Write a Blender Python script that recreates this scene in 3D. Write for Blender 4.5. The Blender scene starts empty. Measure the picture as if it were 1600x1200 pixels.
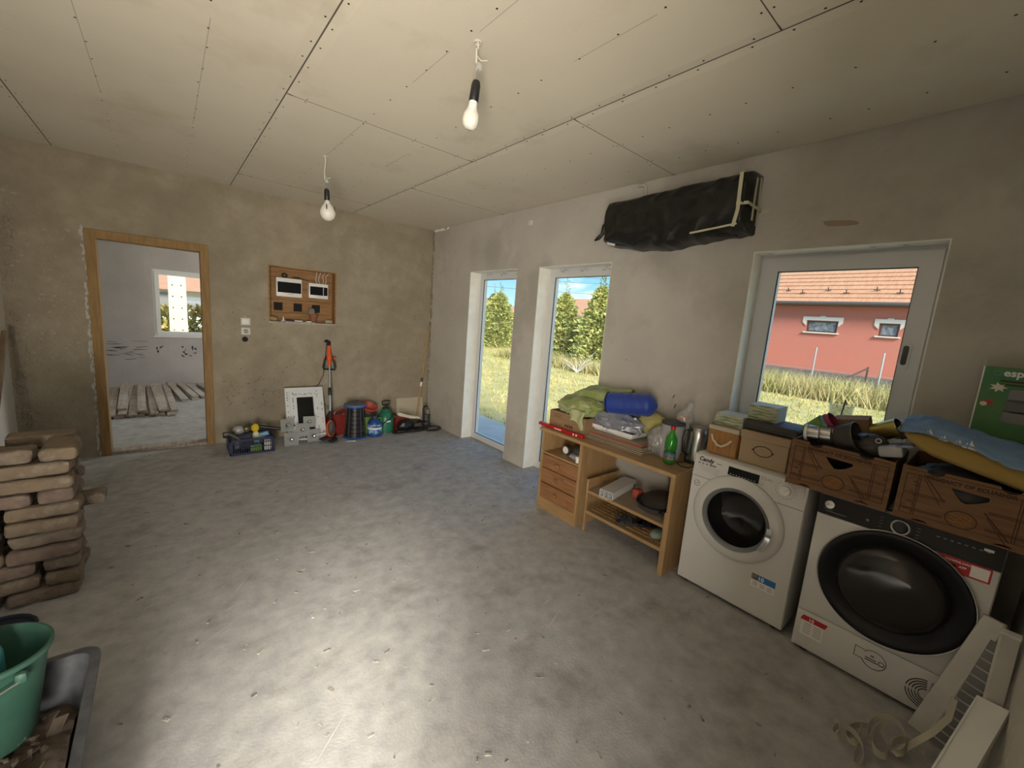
import bpy, bmesh, math, random
from mathutils import Vector, Matrix, noise, Quaternion

random.seed(7)
scn = bpy.context.scene
COL = scn.collection
R = math.radians
PI = math.pi

# ------------------------------------------------------------------ camera
cam_d = bpy.data.cameras.new('camera')
cam = bpy.data.objects.new('camera', cam_d)
COL.objects.link(cam)
cam_d.sensor_fit = 'HORIZONTAL'
cam_d.sensor_width = 36.0
cam_d.lens = 640.846 / 1600 * 36.0
cam_d.clip_start = 0.02
cam_d.clip_end = 400
_r = Vector((0.76708162, -0.63702177, 0.07608586))
_d = Vector((-0.04133715, -0.16742735, -0.98501742))
_f = Vector((0.64021639, 0.75244359, -0.15476311))
cam.matrix_world = Matrix(((_r.x, -_d.x, -_f.x, -2.8908), (_r.y, -_d.y, -_f.y, -5.3031), (_r.z, -_d.z, -_f.z, 1.5744), (0, 0, 0, 1)))
scn.camera = cam

# ------------------------------------------------------------------ sky, sun, fill panels, exposure
SKY_STRENGTH = 1.7
SUN_STRENGTH = 7.2
DOOR_FILL = 580.0
ROOM_FILL = 150.0
EXPOSURE = 0.0
world = bpy.data.worlds.new('sky')
scn.world = world
world.use_nodes = True
wn = world.node_tree.nodes
wl = world.node_tree.links
wn.clear()
w_out = wn.new('ShaderNodeOutputWorld')
w_bg = wn.new('ShaderNodeBackground')
w_tc = wn.new('ShaderNodeTexCoord')
w_sep = wn.new('ShaderNodeSeparateXYZ')
w_ramp = wn.new('ShaderNodeValToRGB')
w_ramp.color_ramp.elements[0].position = 0.0
w_ramp.color_ramp.elements[0].color = (0.50, 0.72, 0.86, 1)
w_ramp.color_ramp.elements[1].position = 0.6
w_ramp.color_ramp.elements[1].color = (0.09, 0.27, 0.58, 1)
e = w_ramp.color_ramp.elements.new(0.12)
e.color = (0.17, 0.45, 0.70, 1)
w_map = wn.new('ShaderNodeMapping')
w_map.inputs['Scale'].default_value = (1.0, 1.0, 4.0)
w_map.inputs['Location'].default_value = (0.35, 0.1, 0.0)
w_noise = wn.new('ShaderNodeTexNoise')
w_noise.inputs['Scale'].default_value = 3.2
w_noise.inputs['Detail'].default_value = 6
w_noise.inputs['Roughness'].default_value = 0.55
w_cr = wn.new('ShaderNodeValToRGB')
w_cr.color_ramp.elements[0].position = 0.55
w_cr.color_ramp.elements[0].color = (0, 0, 0, 1)
w_cr.color_ramp.elements[1].position = 0.66
w_cr.color_ramp.elements[1].color = (1, 1, 1, 1)
w_mix = wn.new('ShaderNodeMix')
w_mix.data_type = 'RGBA'
w_mix.inputs[7].default_value = (0.85, 0.88, 0.9, 1)
wl.new(w_tc.outputs['Generated'], w_sep.inputs[0])
wl.new(w_sep.outputs['Z'], w_ramp.inputs[0])
wl.new(w_tc.outputs['Generated'], w_map.inputs[0])
wl.new(w_map.outputs[0], w_noise.inputs['Vector'])
wl.new(w_noise.outputs[0], w_cr.inputs[0])
wl.new(w_cr.outputs[0], w_mix.inputs[0])
wl.new(w_ramp.outputs[0], w_mix.inputs[6])
wl.new(w_mix.outputs[2], w_bg.inputs[0])
w_bg.inputs[1].default_value = SKY_STRENGTH
wl.new(w_bg.outputs[0], w_out.inputs[0])

sun_d = bpy.data.lights.new('sun', 'SUN')
sun_d.energy = SUN_STRENGTH
sun_d.angle = R(18)
sun_d.color = (1.0, 0.93, 0.80)
sun = bpy.data.objects.new('sun', sun_d)
COL.objects.link(sun)
sun.rotation_euler = Vector((0.43, 0.90, -0.68)).to_track_quat('-Z', 'Y').to_euler()

def area_light(name, loc, direction, w, h, power, color, portal=False, spread=180):
    d = bpy.data.lights.new(name, 'AREA')
    d.shape = 'RECTANGLE'
    d.size = w
    d.size_y = h
    d.energy = power
    d.color = color
    d.spread = R(spread)
    o = bpy.data.objects.new(name, d)
    COL.objects.link(o)
    o.location = loc
    o.rotation_euler = Vector(direction).to_track_quat('-Z', 'Z').to_euler()
    if portal:
        d.cycles.is_portal = True
    return o

# main fill panel added outside the entrance doorway, standing in for daylight
area_light('entrance_fill', (-4.15, -6.55, 0.95), (0.5, 0.87, 0.12), 1.7, 2.2, DOOR_FILL, (1.0, 0.91, 0.78))
# sampling portals in the window openings
area_light('portal_a', (0.23, -1.405, 1.05), (-1, 0, 0), 0.88, 2.1, 1, (1, 1, 1), True)
area_light('portal_b', (0.23, -2.63, 1.05), (-1, 0, 0), 0.88, 2.1, 1, (1, 1, 1), True)
area_light('portal_c', (0.23, -4.62, 1.5), (-1, 0, 0), 0.87, 1.2, 1, (1, 1, 1), True)
area_light('portal_d', (-2.66, 4.28, 1.4), (0, -1, 0), 0.76, 1.12, 1, (1, 1, 1), True)
# fill panel added outside the next room's unseen window to brighten that room
area_light('next_room_fill', (0.26, 1.95, 1.6), (-1, 0, 0), 2.9, 1.2, ROOM_FILL, (1.0, 0.96, 0.90))

vs = scn.view_settings
vs.view_transform = 'Standard'
vs.look = 'None'
vs.exposure = EXPOSURE
vs.gamma = 1.0
vs.use_curve_mapping = False

# ------------------------------------------------------------------ materials
MATS = {}

def mat(name, col, rough=0.6, metal=0.0, col2=None, scale=6.0, detail=4.0, lo=0.35, hi=0.65, stretch=(1, 1, 1), bump=0.0, bscale=60.0, spec=0.5,
        col3=None, scale3=1.0, lo3=0.5, hi3=0.7, coat=0.0, sheen=0.0, trans=0.0):
    m = bpy.data.materials.new(name)
    m.use_nodes = True
    n = m.node_tree.nodes
    l = m.node_tree.links
    b = n['Principled BSDF']
    b.inputs['Base Color'].default_value = (*col, 1)
    b.inputs['Roughness'].default_value = rough
    b.inputs['Metallic'].default_value = metal
    b.inputs['Specular IOR Level'].default_value = spec
    b.inputs['Coat Weight'].default_value = coat
    b.inputs['Sheen Weight'].default_value = sheen
    b.inputs['Transmission Weight'].default_value = trans
    tc = None
    if col2 or bump or col3:
        tc = n.new('ShaderNodeTexCoord')
        mp = n.new('ShaderNodeMapping')
        mp.inputs['Scale'].default_value = stretch
        l.new(tc.outputs['Object'], mp.inputs[0])
    cur = None
    if col2:
        nz = n.new('ShaderNodeTexNoise')
        nz.inputs['Scale'].default_value = scale
        nz.inputs['Detail'].default_value = detail
        nz.inputs['Roughness'].default_value = 0.6
        l.new(mp.outputs[0], nz.inputs['Vector'])
        mr = n.new('ShaderNodeMapRange')
        mr.inputs[1].default_value = lo
        mr.inputs[2].default_value = hi
        l.new(nz.outputs[0], mr.inputs[0])
        mx = n.new('ShaderNodeMix')
        mx.data_type = 'RGBA'
        mx.inputs[6].default_value = (*col, 1)
        mx.inputs[7].default_value = (*col2, 1)
        l.new(mr.outputs[0], mx.inputs[0])
        cur = mx.outputs[2]
    if col3:
        nz3 = n.new('ShaderNodeTexNoise')
        nz3.inputs['Scale'].default_value = scale3
        nz3.inputs['Detail'].default_value = 5
        nz3.inputs['Roughness'].default_value = 0.65
        l.new(tc.outputs['Object'], nz3.inputs['Vector'])
        mr3 = n.new('ShaderNodeMapRange')
        mr3.inputs[1].default_value = lo3
        mr3.inputs[2].default_value = hi3
        l.new(nz3.outputs[0], mr3.inputs[0])
        mx3 = n.new('ShaderNodeMix')
        mx3.data_type = 'RGBA'
        mx3.inputs[7].default_value = (*col3, 1)
        if cur:
            l.new(cur, mx3.inputs[6])
        else:
            mx3.inputs[6].default_value = (*col, 1)
        l.new(mr3.outputs[0], mx3.inputs[0])
        cur = mx3.outputs[2]
    if cur:
        l.new(cur, b.inputs['Base Color'])
    if bump:
        nb = n.new('ShaderNodeTexNoise')
        nb.inputs['Scale'].default_value = bscale
        nb.inputs['Detail'].default_value = 5
        l.new(mp.outputs[0], nb.inputs['Vector'])
        bp = n.new('ShaderNodeBump')
        bp.inputs['Strength'].default_value = bump
        bp.inputs['Distance'].default_value = 0.01
        l.new(nb.outputs[0], bp.inputs['Height'])
        l.new(bp.outputs[0], b.inputs['Normal'])
    MATS[name] = m
    return m

def see_through(name, tint, amount, rough=0.05, col=(0.8, 0.8, 0.8), gloss=0.08):
    """thin clear sheet: transparent + a little diffuse + fresnel gloss"""
    m = bpy.data.materials.new(name)
    m.use_nodes = True
    n = m.node_tree.nodes
    l = m.node_tree.links
    n.clear()
    out = n.new('ShaderNodeOutputMaterial')
    t = n.new('ShaderNodeBsdfTransparent')
    t.inputs[0].default_value = (*tint, 1)
    d = n.new('ShaderNodeBsdfDiffuse')
    d.inputs[0].default_value = (*col, 1)
    g = n.new('ShaderNodeBsdfGlossy')
    g.inputs['Roughness'].default_value = rough
    a = n.new('ShaderNodeMixShader')
    a.inputs[0].default_value = 1 - amount
    l.new(t.outputs[0], a.inputs[1])
    l.new(d.outputs[0], a.inputs[2])
    lw = n.new('ShaderNodeLayerWeight')
    fr = n.new('ShaderNodeMath')
    fr.operation = 'POWER'
    l.new(lw.outputs['Facing'], fr.inputs[0])
    fr.inputs[1].default_value = 5.0
    ad = n.new('ShaderNodeMath')
    ad.operation = 'ADD'
    ad.inputs[1].default_value = gloss
    ad.use_clamp = True
    l.new(fr.outputs[0], ad.inputs[0])
    b = n.new('ShaderNodeMixShader')
    l.new(ad.outputs[0], b.inputs[0])
    l.new(a.outputs[0], b.inputs[1])
    l.new(g.outputs[0], b.inputs[2])
    l.new(b.outputs[0], out.inputs[0])
    MATS[name] = m
    return m

mat('plaster_light', (0.66, 0.63, 0.57), 0.9, col2=(0.6, 0.57, 0.52), scale=2, bump=0.2, bscale=30)
mat('plaster_grey', (0.485, 0.46, 0.415), 0.9, col2=(0.55, 0.525, 0.475), scale=1.6, bump=0.25, bscale=30, col3=(0.42, 0.395, 0.35), scale3=0.9, lo3=0.5, hi3=0.62)
mat('plaster_brown', (0.30, 0.255, 0.185), 0.95, col2=(0.37, 0.32, 0.24), scale=5.5, bump=0.9, bscale=42, col3=(0.25, 0.21, 0.155), scale3=1.3, lo3=0.45, hi3=0.7)
mat('plaster_room', (0.40, 0.37, 0.36), 0.9, col2=(0.46, 0.43, 0.42), scale=2, bump=0.3, bscale=30)
mat('reveal_white', (0.88, 0.87, 0.82), 0.7, col2=(0.80, 0.78, 0.71), scale=6, bump=0.15, bscale=50)
mat('board_paper', (0.68, 0.625, 0.51), 0.85, col2=(0.72, 0.665, 0.55), scale=1.2, col3=(0.61, 0.55, 0.44), scale3=1.7, lo3=0.56, hi3=0.72, bump=0.05, bscale=80)
mat('joint_dark', (0.10, 0.09, 0.07), 0.9)
mat('screw', (0.015, 0.014, 0.013), 0.5, 0.5)
mat('concrete', (0.33, 0.33, 0.335), 0.75, col2=(0.49, 0.485, 0.475), scale=11, detail=10, lo=0.3, hi=0.7, bump=0.16, bscale=90, col3=(0.25, 0.235, 0.215), scale3=3.4, lo3=0.54, hi3=0.8, spec=0.18)
mat('grit', (0.16, 0.14, 0.11), 0.9, col2=(0.5, 0.48, 0.44), scale=30)
mat('pvc', (0.66, 0.67, 0.67), 0.35, spec=0.4)
mat('pvc_grey', (0.70, 0.72, 0.73), 0.4)
mat('gasket', (0.06, 0.06, 0.065), 0.6)
see_through('window_glass', (0.97, 0.99, 0.98), 0.985, 0.01, gloss=0.0)
see_through('clear_plastic', (0.92, 0.93, 0.95), 0.72, 0.12, gloss=0.10)
see_through('bag_plastic', (0.80, 0.83, 0.90), 0.50, 0.25, (0.42, 0.45, 0.55), 0.12)
see_through('clear_glass', (0.9, 0.93, 0.92), 0.85, 0.03, gloss=0.07)
see_through('frosted_glass', (0.85, 0.87, 0.86), 0.6, 0.2, (0.50, 0.51, 0.49), 0.05)
see_through('dark_clear_glass', (0.5, 0.5, 0.5), 0.97, 0.03, (0.1, 0.1, 0.1), 0.05)
see_through('green_pet', (0.25, 0.80, 0.22), 0.80, 0.05, (0.1, 0.5, 0.1), 0.06)
see_through('haze_plastic', (0.85, 0.85, 0.87), 0.35, 0.3, (0.55, 0.55, 0.56), 0.06)
mat('old_frame_wood', (0.33, 0.20, 0.075), 0.7, col2=(0.24, 0.14, 0.05), scale=7, stretch=(6, 6, 0.8), bump=0.2, bscale=40)
mat('pine', (0.40, 0.255, 0.12), 0.5, col2=(0.31, 0.185, 0.08), scale=5, stretch=(7, 0.9, 7), bump=0.06, bscale=40)
mat('pine_upright', (0.41, 0.265, 0.125), 0.5, col2=(0.32, 0.195, 0.085), scale=5, stretch=(7, 7, 0.9), bump=0.06, bscale=40)
mat('pine_red', (0.33, 0.165, 0.07), 0.5, col2=(0.23, 0.10, 0.04), scale=5, stretch=(8, 1.0, 9), col3=(0.12, 0.045, 0.02), scale3=6.5, lo3=0.66, hi3=0.74, bump=0.06)
mat('niche_wood', (0.34, 0.185, 0.07), 0.65, col2=(0.24, 0.12, 0.04), scale=6, stretch=(1, 8, 8), bump=0.15)
mat('dark_hole', (0.012, 0.011, 0.011), 0.9)
mat('plank_pale', (0.47, 0.41, 0.36), 0.75, col2=(0.29, 0.23, 0.19), scale=5, stretch=(9, 1, 9), bump=0.2, col3=(0.52, 0.49, 0.47), scale3=1.3)
mat('brick_old', (0.17, 0.13, 0.098), 0.95, col2=(0.26, 0.215, 0.165), scale=9, bump=0.8, bscale=45, col3=(0.15, 0.105, 0.08), scale3=7, lo3=0.5, hi3=0.68)
mat('brick_red', (0.155, 0.105, 0.082), 0.95, col2=(0.235, 0.185, 0.15), scale=8, bump=0.8, bscale=45, col3=(0.13, 0.085, 0.07), scale3=6, lo3=0.5, hi3=0.7)
mat('brick_buff', (0.22, 0.17, 0.115), 0.95, col2=(0.175, 0.13, 0.09), scale=9, bump=0.8, bscale=45, col3=(0.30, 0.26, 0.21), scale3=9, lo3=0.55, hi3=0.7)
mat('black_film', (0.010, 0.010, 0.009), 0.36, spec=0.45)
mat('masking_tape', (0.55, 0.52, 0.36), 0.7)
mat('white_plastic', (0.80, 0.80, 0.78), 0.35)
mat('white_dusty', (0.70, 0.69, 0.65), 0.6, col2=(0.58, 0.57, 0.53), scale=8)
mat('white_enamel', (0.66, 0.66, 0.645), 0.22, spec=0.5, col2=(0.63, 0.625, 0.61), scale=3)
mat('grey_panel', (0.55, 0.55, 0.54), 0.4)
mat('grey_side', (0.42, 0.44, 0.46), 0.3)
mat('black_plastic', (0.012, 0.012, 0.013), 0.4)
mat('black_gloss', (0.008, 0.008, 0.009), 0.28, spec=0.25)
mat('dark_grey', (0.05, 0.05, 0.052), 0.5)
mat('mid_grey', (0.22, 0.22, 0.22), 0.55)
mat('chrome', (0.75, 0.75, 0.75), 0.12, 1.0)
mat('steel', (0.55, 0.55, 0.54), 0.28, 1.0)
mat('steel_dull', (0.42, 0.41, 0.39), 0.45, 1.0)
mat('ink', (0.02, 0.02, 0.022), 0.6)
mat('ink_grey', (0.22, 0.22, 0.22), 0.6)
mat('ink_brown', (0.06, 0.028, 0.013), 0.8)
mat('ink_rust', (0.40, 0.16, 0.03), 0.8)
mat('paper', (0.82, 0.81, 0.78), 0.7)
mat('label_blue', (0.02, 0.17, 0.42), 0.5)
mat('label_red', (0.45, 0.015, 0.02), 0.5)
mat('label_photo', (0.10, 0.07, 0.05), 0.5, col2=(0.25, 0.2, 0.15), scale=60)
mat('glass_dark', (0.012, 0.012, 0.012), 0.05, spec=0.7, coat=0.3)
mat('drum_steel', (0.22, 0.21, 0.20), 0.35, 0.9)
mat('door_grey', (0.19, 0.20, 0.21), 0.3)
mat('bulb_glass', (0.74, 0.72, 0.66), 0.12, spec=0.5)
mat('cable_white', (0.62, 0.60, 0.53), 0.6)
mat('cable_black', (0.012, 0.012, 0.013), 0.5)
mat('terracotta', (0.30, 0.115, 0.055), 0.85, col2=(0.22, 0.09, 0.05), scale=10)
mat('grey_ceramic', (0.20, 0.18, 0.165), 0.8)
mat('card_brown', (0.30, 0.19, 0.10), 0.85, col2=(0.26, 0.16, 0.08), scale=12, stretch=(1, 0.6, 6))
mat('card_crate', (0.215, 0.115, 0.055), 0.8, col2=(0.165, 0.085, 0.04), scale=7, stretch=(1, 0.7, 9))
mat('card_grey', (0.36, 0.29, 0.21), 0.9, col2=(0.31, 0.25, 0.18), scale=10)
mat('card_box', (0.37, 0.27, 0.165), 0.75)
mat('navy_plastic', (0.010, 0.014, 0.055), 0.45)
mat('navy_dull', (0.02, 0.026, 0.05), 0.7)
mat('orange_plastic', (0.72, 0.10, 0.015), 0.4)
mat('red_plastic', (0.21, 0.018, 0.014), 0.4)
mat('red_dull', (0.42, 0.07, 0.045), 0.6)
mat('red_bright', (0.5, 0.01, 0.012), 0.35)
mat('green_plastic', (0.02, 0.17, 0.09), 0.35)
mat('green_bucket', (0.03, 0.095, 0.068), 0.5, col2=(0.05, 0.13, 0.092), scale=5, col3=(0.40, 0.43, 0.39), scale3=17, lo3=0.66, hi3=0.69)
mat('teal_plastic', (0.06, 0.27, 0.27), 0.4)
mat('blue_plastic', (0.015, 0.06, 0.22), 0.35)
mat('blue_label', (0.25, 0.45, 0.62), 0.45, col2=(0.05, 0.10, 0.28), scale=16, lo=0.45, hi=0.55)
mat('blue_bright', (0.02, 0.08, 0.5), 0.5)
mat('stool_top', (0.10, 0.135, 0.21), 0.55)
mat('yellow_plastic', (0.68, 0.50, 0.02), 0.4)
mat('pale_yellow', (0.62, 0.62, 0.38), 0.5)
mat('wood_handle', (0.42, 0.30, 0.155), 0.6, col2=(0.34, 0.23, 0.11), scale=8, stretch=(6, 6, 1))
mat('wood_handle_dark', (0.21, 0.15, 0.09), 0.7, col2=(0.15, 0.1, 0.06), scale=9)
mat('bamboo', (0.40, 0.20, 0.06), 0.55, col2=(0.28, 0.125, 0.035), scale=9, stretch=(1, 14, 0.8))
mat('canvas', (0.50, 0.44, 0.34), 0.85)
mat('rope', (0.62, 0.53, 0.37), 0.9)
mat('olive_cloth', (0.255, 0.30, 0.095), 0.9, col2=(0.36, 0.42, 0.19), scale=4.5, lo=0.42, hi=0.55, bump=0.2, bscale=120, sheen=0.2)
mat('olive_pale', (0.42, 0.44, 0.24), 0.9, bump=0.2, bscale=120)
mat('sleeping_blue', (0.012, 0.045, 0.30), 0.5, sheen=0.2, bump=0.3, bscale=25)
mat('cushion_yellow', (0.42, 0.38, 0.14), 0.9)
mat('blue_cover', (0.22, 0.35, 0.55), 0.85, col2=(0.13, 0.23, 0.38), scale=3.5, bump=0.25, bscale=60)
mat('foam_mustard', (0.37, 0.25, 0.065), 0.9, bump=0.2, bscale=200)
mat('sail_white', (0.62, 0.64, 0.60), 0.85)
mat('case_black', (0.04, 0.035, 0.03), 0.6, col2=(0.055, 0.048, 0.042), scale=20)
mat('tissue_side', (0.16, 0.24, 0.10), 0.7, col2=(0.50, 0.48, 0.38), scale=9, stretch=(1, 1.3, 9), lo=0.42, hi=0.58)
mat('tissue_top', (0.62, 0.66, 0.68), 0.7, col2=(0.5, 0.58, 0.52), scale=14)
mat('green_cup', (0.12, 0.24, 0.03), 0.45)
mat('teal_cup', (0.10, 0.22, 0.20), 0.45)
mat('maroon_cup', (0.22, 0.02, 0.06), 0.45)
mat('gold_tin', (0.45, 0.35, 0.10), 0.3, 0.8)
mat('green_carton', (0.03, 0.17, 0.06), 0.4, col2=(0.10, 0.22, 0.05), scale=4)
mat('radish', (0.5, 0.05, 0.04), 0.5)
mat('radish_white', (0.7, 0.66, 0.52), 0.5)
mat('orange_food', (0.6, 0.22, 0.03), 0.6)
mat('alu', (0.62, 0.62, 0.62), 0.35, 1.0)
mat('soil', (0.075, 0.056, 0.04), 0.95, col2=(0.135, 0.105, 0.075), scale=14, bump=0.6, bscale=40)
mat('rubble', (0.15, 0.12, 0.09), 0.95, col2=(0.09, 0.07, 0.05), scale=10, bump=0.5)
mat('tub_grey', (0.05, 0.054, 0.062), 0.6, col2=(0.115, 0.12, 0.13), scale=9, col3=(0.30, 0.30, 0.30), scale3=12, lo3=0.67, hi3=0.72)
mat('strap', (0.50, 0.47, 0.38), 0.5)
mat('trunking', (0.62, 0.61, 0.57), 0.5, col2=(0.55, 0.54, 0.50), scale=6)
# outdoors
mat('lawn', (0.60, 0.49, 0.21), 0.95, col2=(0.38, 0.35, 0.12), scale=1.3, detail=8, col3=(0.50, 0.43, 0.22), scale3=3.1, lo3=0.5, hi3=0.65, bump=0.4, bscale=30)
mat('grass_blade', (0.64, 0.53, 0.23), 0.9, col2=(0.36, 0.35, 0.11), scale=0.9, lo=0.42, hi=0.58)
mat('dry_grass', (0.58, 0.48, 0.24), 0.9, col2=(0.38, 0.36, 0.13), scale=1.2)
mat('path', (0.55, 0.55, 0.53), 0.85, col2=(0.48, 0.47, 0.45), scale=5)
mat('house_pink', (0.56, 0.185, 0.135), 0.9, col2=(0.53, 0.19, 0.145), scale=2)
mat('house_trim', (0.72, 0.66, 0.60), 0.8)
mat('roof_tile', (0.50, 0.24, 0.13), 0.85, col2=(0.57, 0.32, 0.19), scale=2.5, stretch=(1, 6, 1))
mat('plinth', (0.11, 0.095, 0.085), 0.9, col2=(0.19, 0.165, 0.145), scale=5, stretch=(1, 1, 4))
mat('gutter', (0.09, 0.07, 0.062), 0.6)
mat('house_window_brown', (0.12, 0.06, 0.045), 0.5)
mat('curtain', (0.35, 0.36, 0.38), 0.9, col2=(0.14, 0.15, 0.17), scale=8, lo=0.4, hi=0.6)
mat('leaf', (0.36, 0.39, 0.12), 0.8, col2=(0.54, 0.52, 0.18), scale=2.4, lo=0.4, hi=0.6)
mat('leaf_dark', (0.18, 0.22, 0.10), 0.8, col2=(0.30, 0.33, 0.12), scale=2.0, lo=0.4, hi=0.62)
mat('bark', (0.12, 0.09, 0.065), 0.9)
mat('dry_twig', (0.62, 0.58, 0.50), 0.9)
mat('hedge', (0.55, 0.36, 0.13), 0.9, col2=(0.42, 0.42, 0.13), scale=2.2, lo=0.42, hi=0.58)
mat('pole_concrete', (0.66, 0.62, 0.50), 0.9, col2=(0.58, 0.55, 0.45), scale=9, bump=0.4)
mat('galv', (0.55, 0.55, 0.55), 0.5, 0.6)
mat('wall_cream', (0.60, 0.58, 0.54), 0.9)
mat('car_white', (0.7, 0.71, 0.73), 0.3)

# ------------------------------------------------------------------ geometry helpers
V = Vector

class G:
    def __init__(s):
        s.v = []
        s.f = []

    def add(s, vs_, fs_):
        b = len(s.v)
        s.v += [V(p) for p in vs_]
        s.f += [tuple(i + b for i in f) for f in fs_]
        return s

    def box(s, p0, p1):
        x0, y0, z0 = [min(a, b) for a, b in zip(p0, p1)]
        x1, y1, z1 = [max(a, b) for a, b in zip(p0, p1)]
        return s.add([(x0, y0, z0), (x1, y0, z0), (x1, y1, z0), (x0, y1, z0), (x0, y0, z1), (x1, y0, z1), (x1, y1, z1), (x0, y1, z1)],
                     [(0, 3, 2, 1), (4, 5, 6, 7), (0, 1, 5, 4), (1, 2, 6, 5), (2, 3, 7, 6), (3, 0, 4, 7)])

    def obox(s, c, ax, ay, az):
        """box from centre and three half-axis vectors"""
        c, ax, ay, az = V(c), V(ax), V(ay), V(az)
        p = [c + ax * i + ay * j + az * k for k in (-1, 1) for i, j in ((-1, -1), (1, -1), (1, 1), (-1, 1))]
        return s.add(p, [(0, 3, 2, 1), (4, 5, 6, 7), (0, 1, 5, 4), (1, 2, 6, 5), (2, 3, 7, 6), (3, 0, 4, 7)])

    def beam(s, a, b, w, h, up=(0, 0, 1)):
        a, b, up = V(a), V(b), V(up)
        d = (b - a)
        dn = d.normalized()
        side = dn.cross(up)
        if side.length < 1e-4:
            side = dn.cross(V((1, 0, 0)))
        side.normalize()
        u2 = side.cross(dn).normalized()
        return s.obox((a + b) / 2, d / 2, side * w / 2, u2 * h / 2)

    def rbox(s, p0, p1, r=0.01, seg=2):
        bm = bmesh.new()
        bmesh.ops.create_cube(bm, size=1)
        c = [(a + b) / 2 for a, b in zip(p0, p1)]
        d = [abs(b - a) for a, b in zip(p0, p1)]
        for v in bm.verts:
            v.co = V((v.co.x * d[0] + c[0], v.co.y * d[1] + c[1], v.co.z * d[2] + c[2]))
        bmesh.ops.bevel(bm, geom=bm.edges[:], offset=min(r, min(d) * 0.49), segments=seg, affect='EDGES', profile=0.5)
        return s.frombm(bm)

    def frombm(s, bm):
        bm.verts.index_update()
        s.add([v.co.copy() for v in bm.verts], [tuple(v.index for v in f.verts) for f in bm.faces])
        bm.free()
        return s

    def ring_pts(s, c, n, r, k, ref=None):
        n = V(n).normalized()
        a = n.orthogonal().normalized() if ref is None else (V(ref) - n * V(ref).dot(n)).normalized()
        b = n.cross(a)
        return [V(c) + (a * math.cos(2 * PI * i / k) + b * math.sin(2 * PI * i / k)) * r for i in range(k)]

    def lathe(s, base, axis, prof, k=24, cap0=True, cap1=True):
        base, axis = V(base), V(axis).normalized()
        ref = axis.orthogonal()
        vs_, fs_ = [], []
        for r, h in prof:
            vs_ += s.ring_pts(base + axis * h, axis, max(r, 1e-5), k, ref)
        for j in range(len(prof) - 1):
            for i in range(k):
                i2 = (i + 1) % k
                fs_.append((j * k + i, j * k + i2, (j + 1) * k + i2, (j + 1) * k + i))
        if cap0:
            fs_.append(tuple(range(k))[::-1])
        if cap1:
            fs_.append(tuple(range((len(prof) - 1) * k, len(prof) * k)))
        return s.add(vs_, fs_)

    def cyl(s, a, b, r0, r1=None, k=16):
        a, b = V(a), V(b)
        return s.lathe(a, b - a, [(r0, 0), (r0 if r1 is None else r1, (b - a).length)], k)

    def tube(s, pts, r, k=6, closed=False):
        pts = [V(p) for p in pts]
        n = len(pts)
        rr = r if isinstance(r, (list, tuple)) else [r] * n
        vs_, fs_ = [], []
        prev = None
        for i, p in enumerate(pts):
            if closed:
                t = pts[(i + 1) % n] - pts[i - 1]
            else:
                t = pts[min(i + 1, n - 1)] - pts[max(i - 1, 0)]
            if t.length < 1e-9:
                t = V((0, 0, 1))
            t.normalize()
            a = t.orthogonal().normalized() if prev is None else (prev - t * prev.dot(t))
            if a.length < 1e-6:
                a = t.orthogonal()
            a.normalize()
            prev = a
            b = t.cross(a)
            vs_ += [p + (a * math.cos(2 * PI * q / k) + b * math.sin(2 * PI * q / k)) * rr[i] for q in range(k)]
        m = n if closed else n - 1
        for j in range(m):
            j2 = (j + 1) % n
            for i in range(k):
                i2 = (i + 1) % k
                fs_.append((j * k + i, j * k + i2, j2 * k + i2, j2 * k + i))
        if not closed:
            fs_.append(tuple(range(k))[::-1])
            fs_.append(tuple(range((n - 1) * k, n * k)))
        return s.add(vs_, fs_)

    def prism(s, poly, ext):
        poly = [V(p) for p in poly]
        ext = V(ext)
        n = len(poly)
        fs_ = [tuple(range(n))[::-1], tuple(range(n, 2 * n))]
        fs_ += [(i, (i + 1) % n, n + (i + 1) % n, n + i) for i in range(n)]
        return s.add(poly + [p + ext for p in poly], fs_)

    def grid(s, fn, nu, nv, closeu=False):
        vs_ = [V(fn(i / (nu if closeu else nu - 1), j / (nv - 1))) for j in range(nv) for i in range(nu)]
        fs_ = []
        for j in range(nv - 1):
            for i in range(nu if closeu else nu - 1):
                i2 = (i + 1) % nu
                fs_.append((j * nu + i, j * nu + i2, (j + 1) * nu + i2, (j + 1) * nu + i))
        return s.add(vs_, fs_)

    def ribbon(s, pts, wdir, w, t):
        """flat strap along pts, wide along wdir"""
        pts = [V(p) for p in pts]
        n = len(pts)
        vs_, fs_ = [], []
        for i, p in enumerate(pts):
            tg = (pts[min(i + 1, n - 1)] - pts[max(i - 1, 0)]).normalized()
            wd = V(wdir(i / (n - 1))) if callable(wdir) else V(wdir)
            wd = (wd - tg * wd.dot(tg)).normalized()
            nn = tg.cross(wd)
            vs_ += [p + wd * w / 2 + nn * t / 2, p - wd * w / 2 + nn * t / 2, p - wd * w / 2 - nn * t / 2, p + wd * w / 2 - nn * t / 2]
        for j in range(n - 1):
            for i in range(4):
                i2 = (i + 1) % 4
                fs_.append((j * 4 + i, j * 4 + i2, (j + 1) * 4 + i2, (j + 1) * 4 + i))
        fs_.append((3, 2, 1, 0))
        fs_.append(tuple(range((n - 1) * 4, n * 4)))
        return s.add(vs_, fs_)

    def ellipsoid(s, c, rad, nu=28, nv=16, fn=None):
        c = V(c)
        def p(u, v):
            a, b = 2 * PI * u, PI * (v * 0.998 + 0.001) - PI / 2
            d = V((math.cos(a) * math.cos(b), math.sin(a) * math.cos(b), math.sin(b)))
            q = V((d.x * rad[0], d.y * rad[1], d.z * rad[2]))
            if fn:
                q = fn(q, d)
            return c + q
        return s.grid(p, nu, nv, True)

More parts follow.
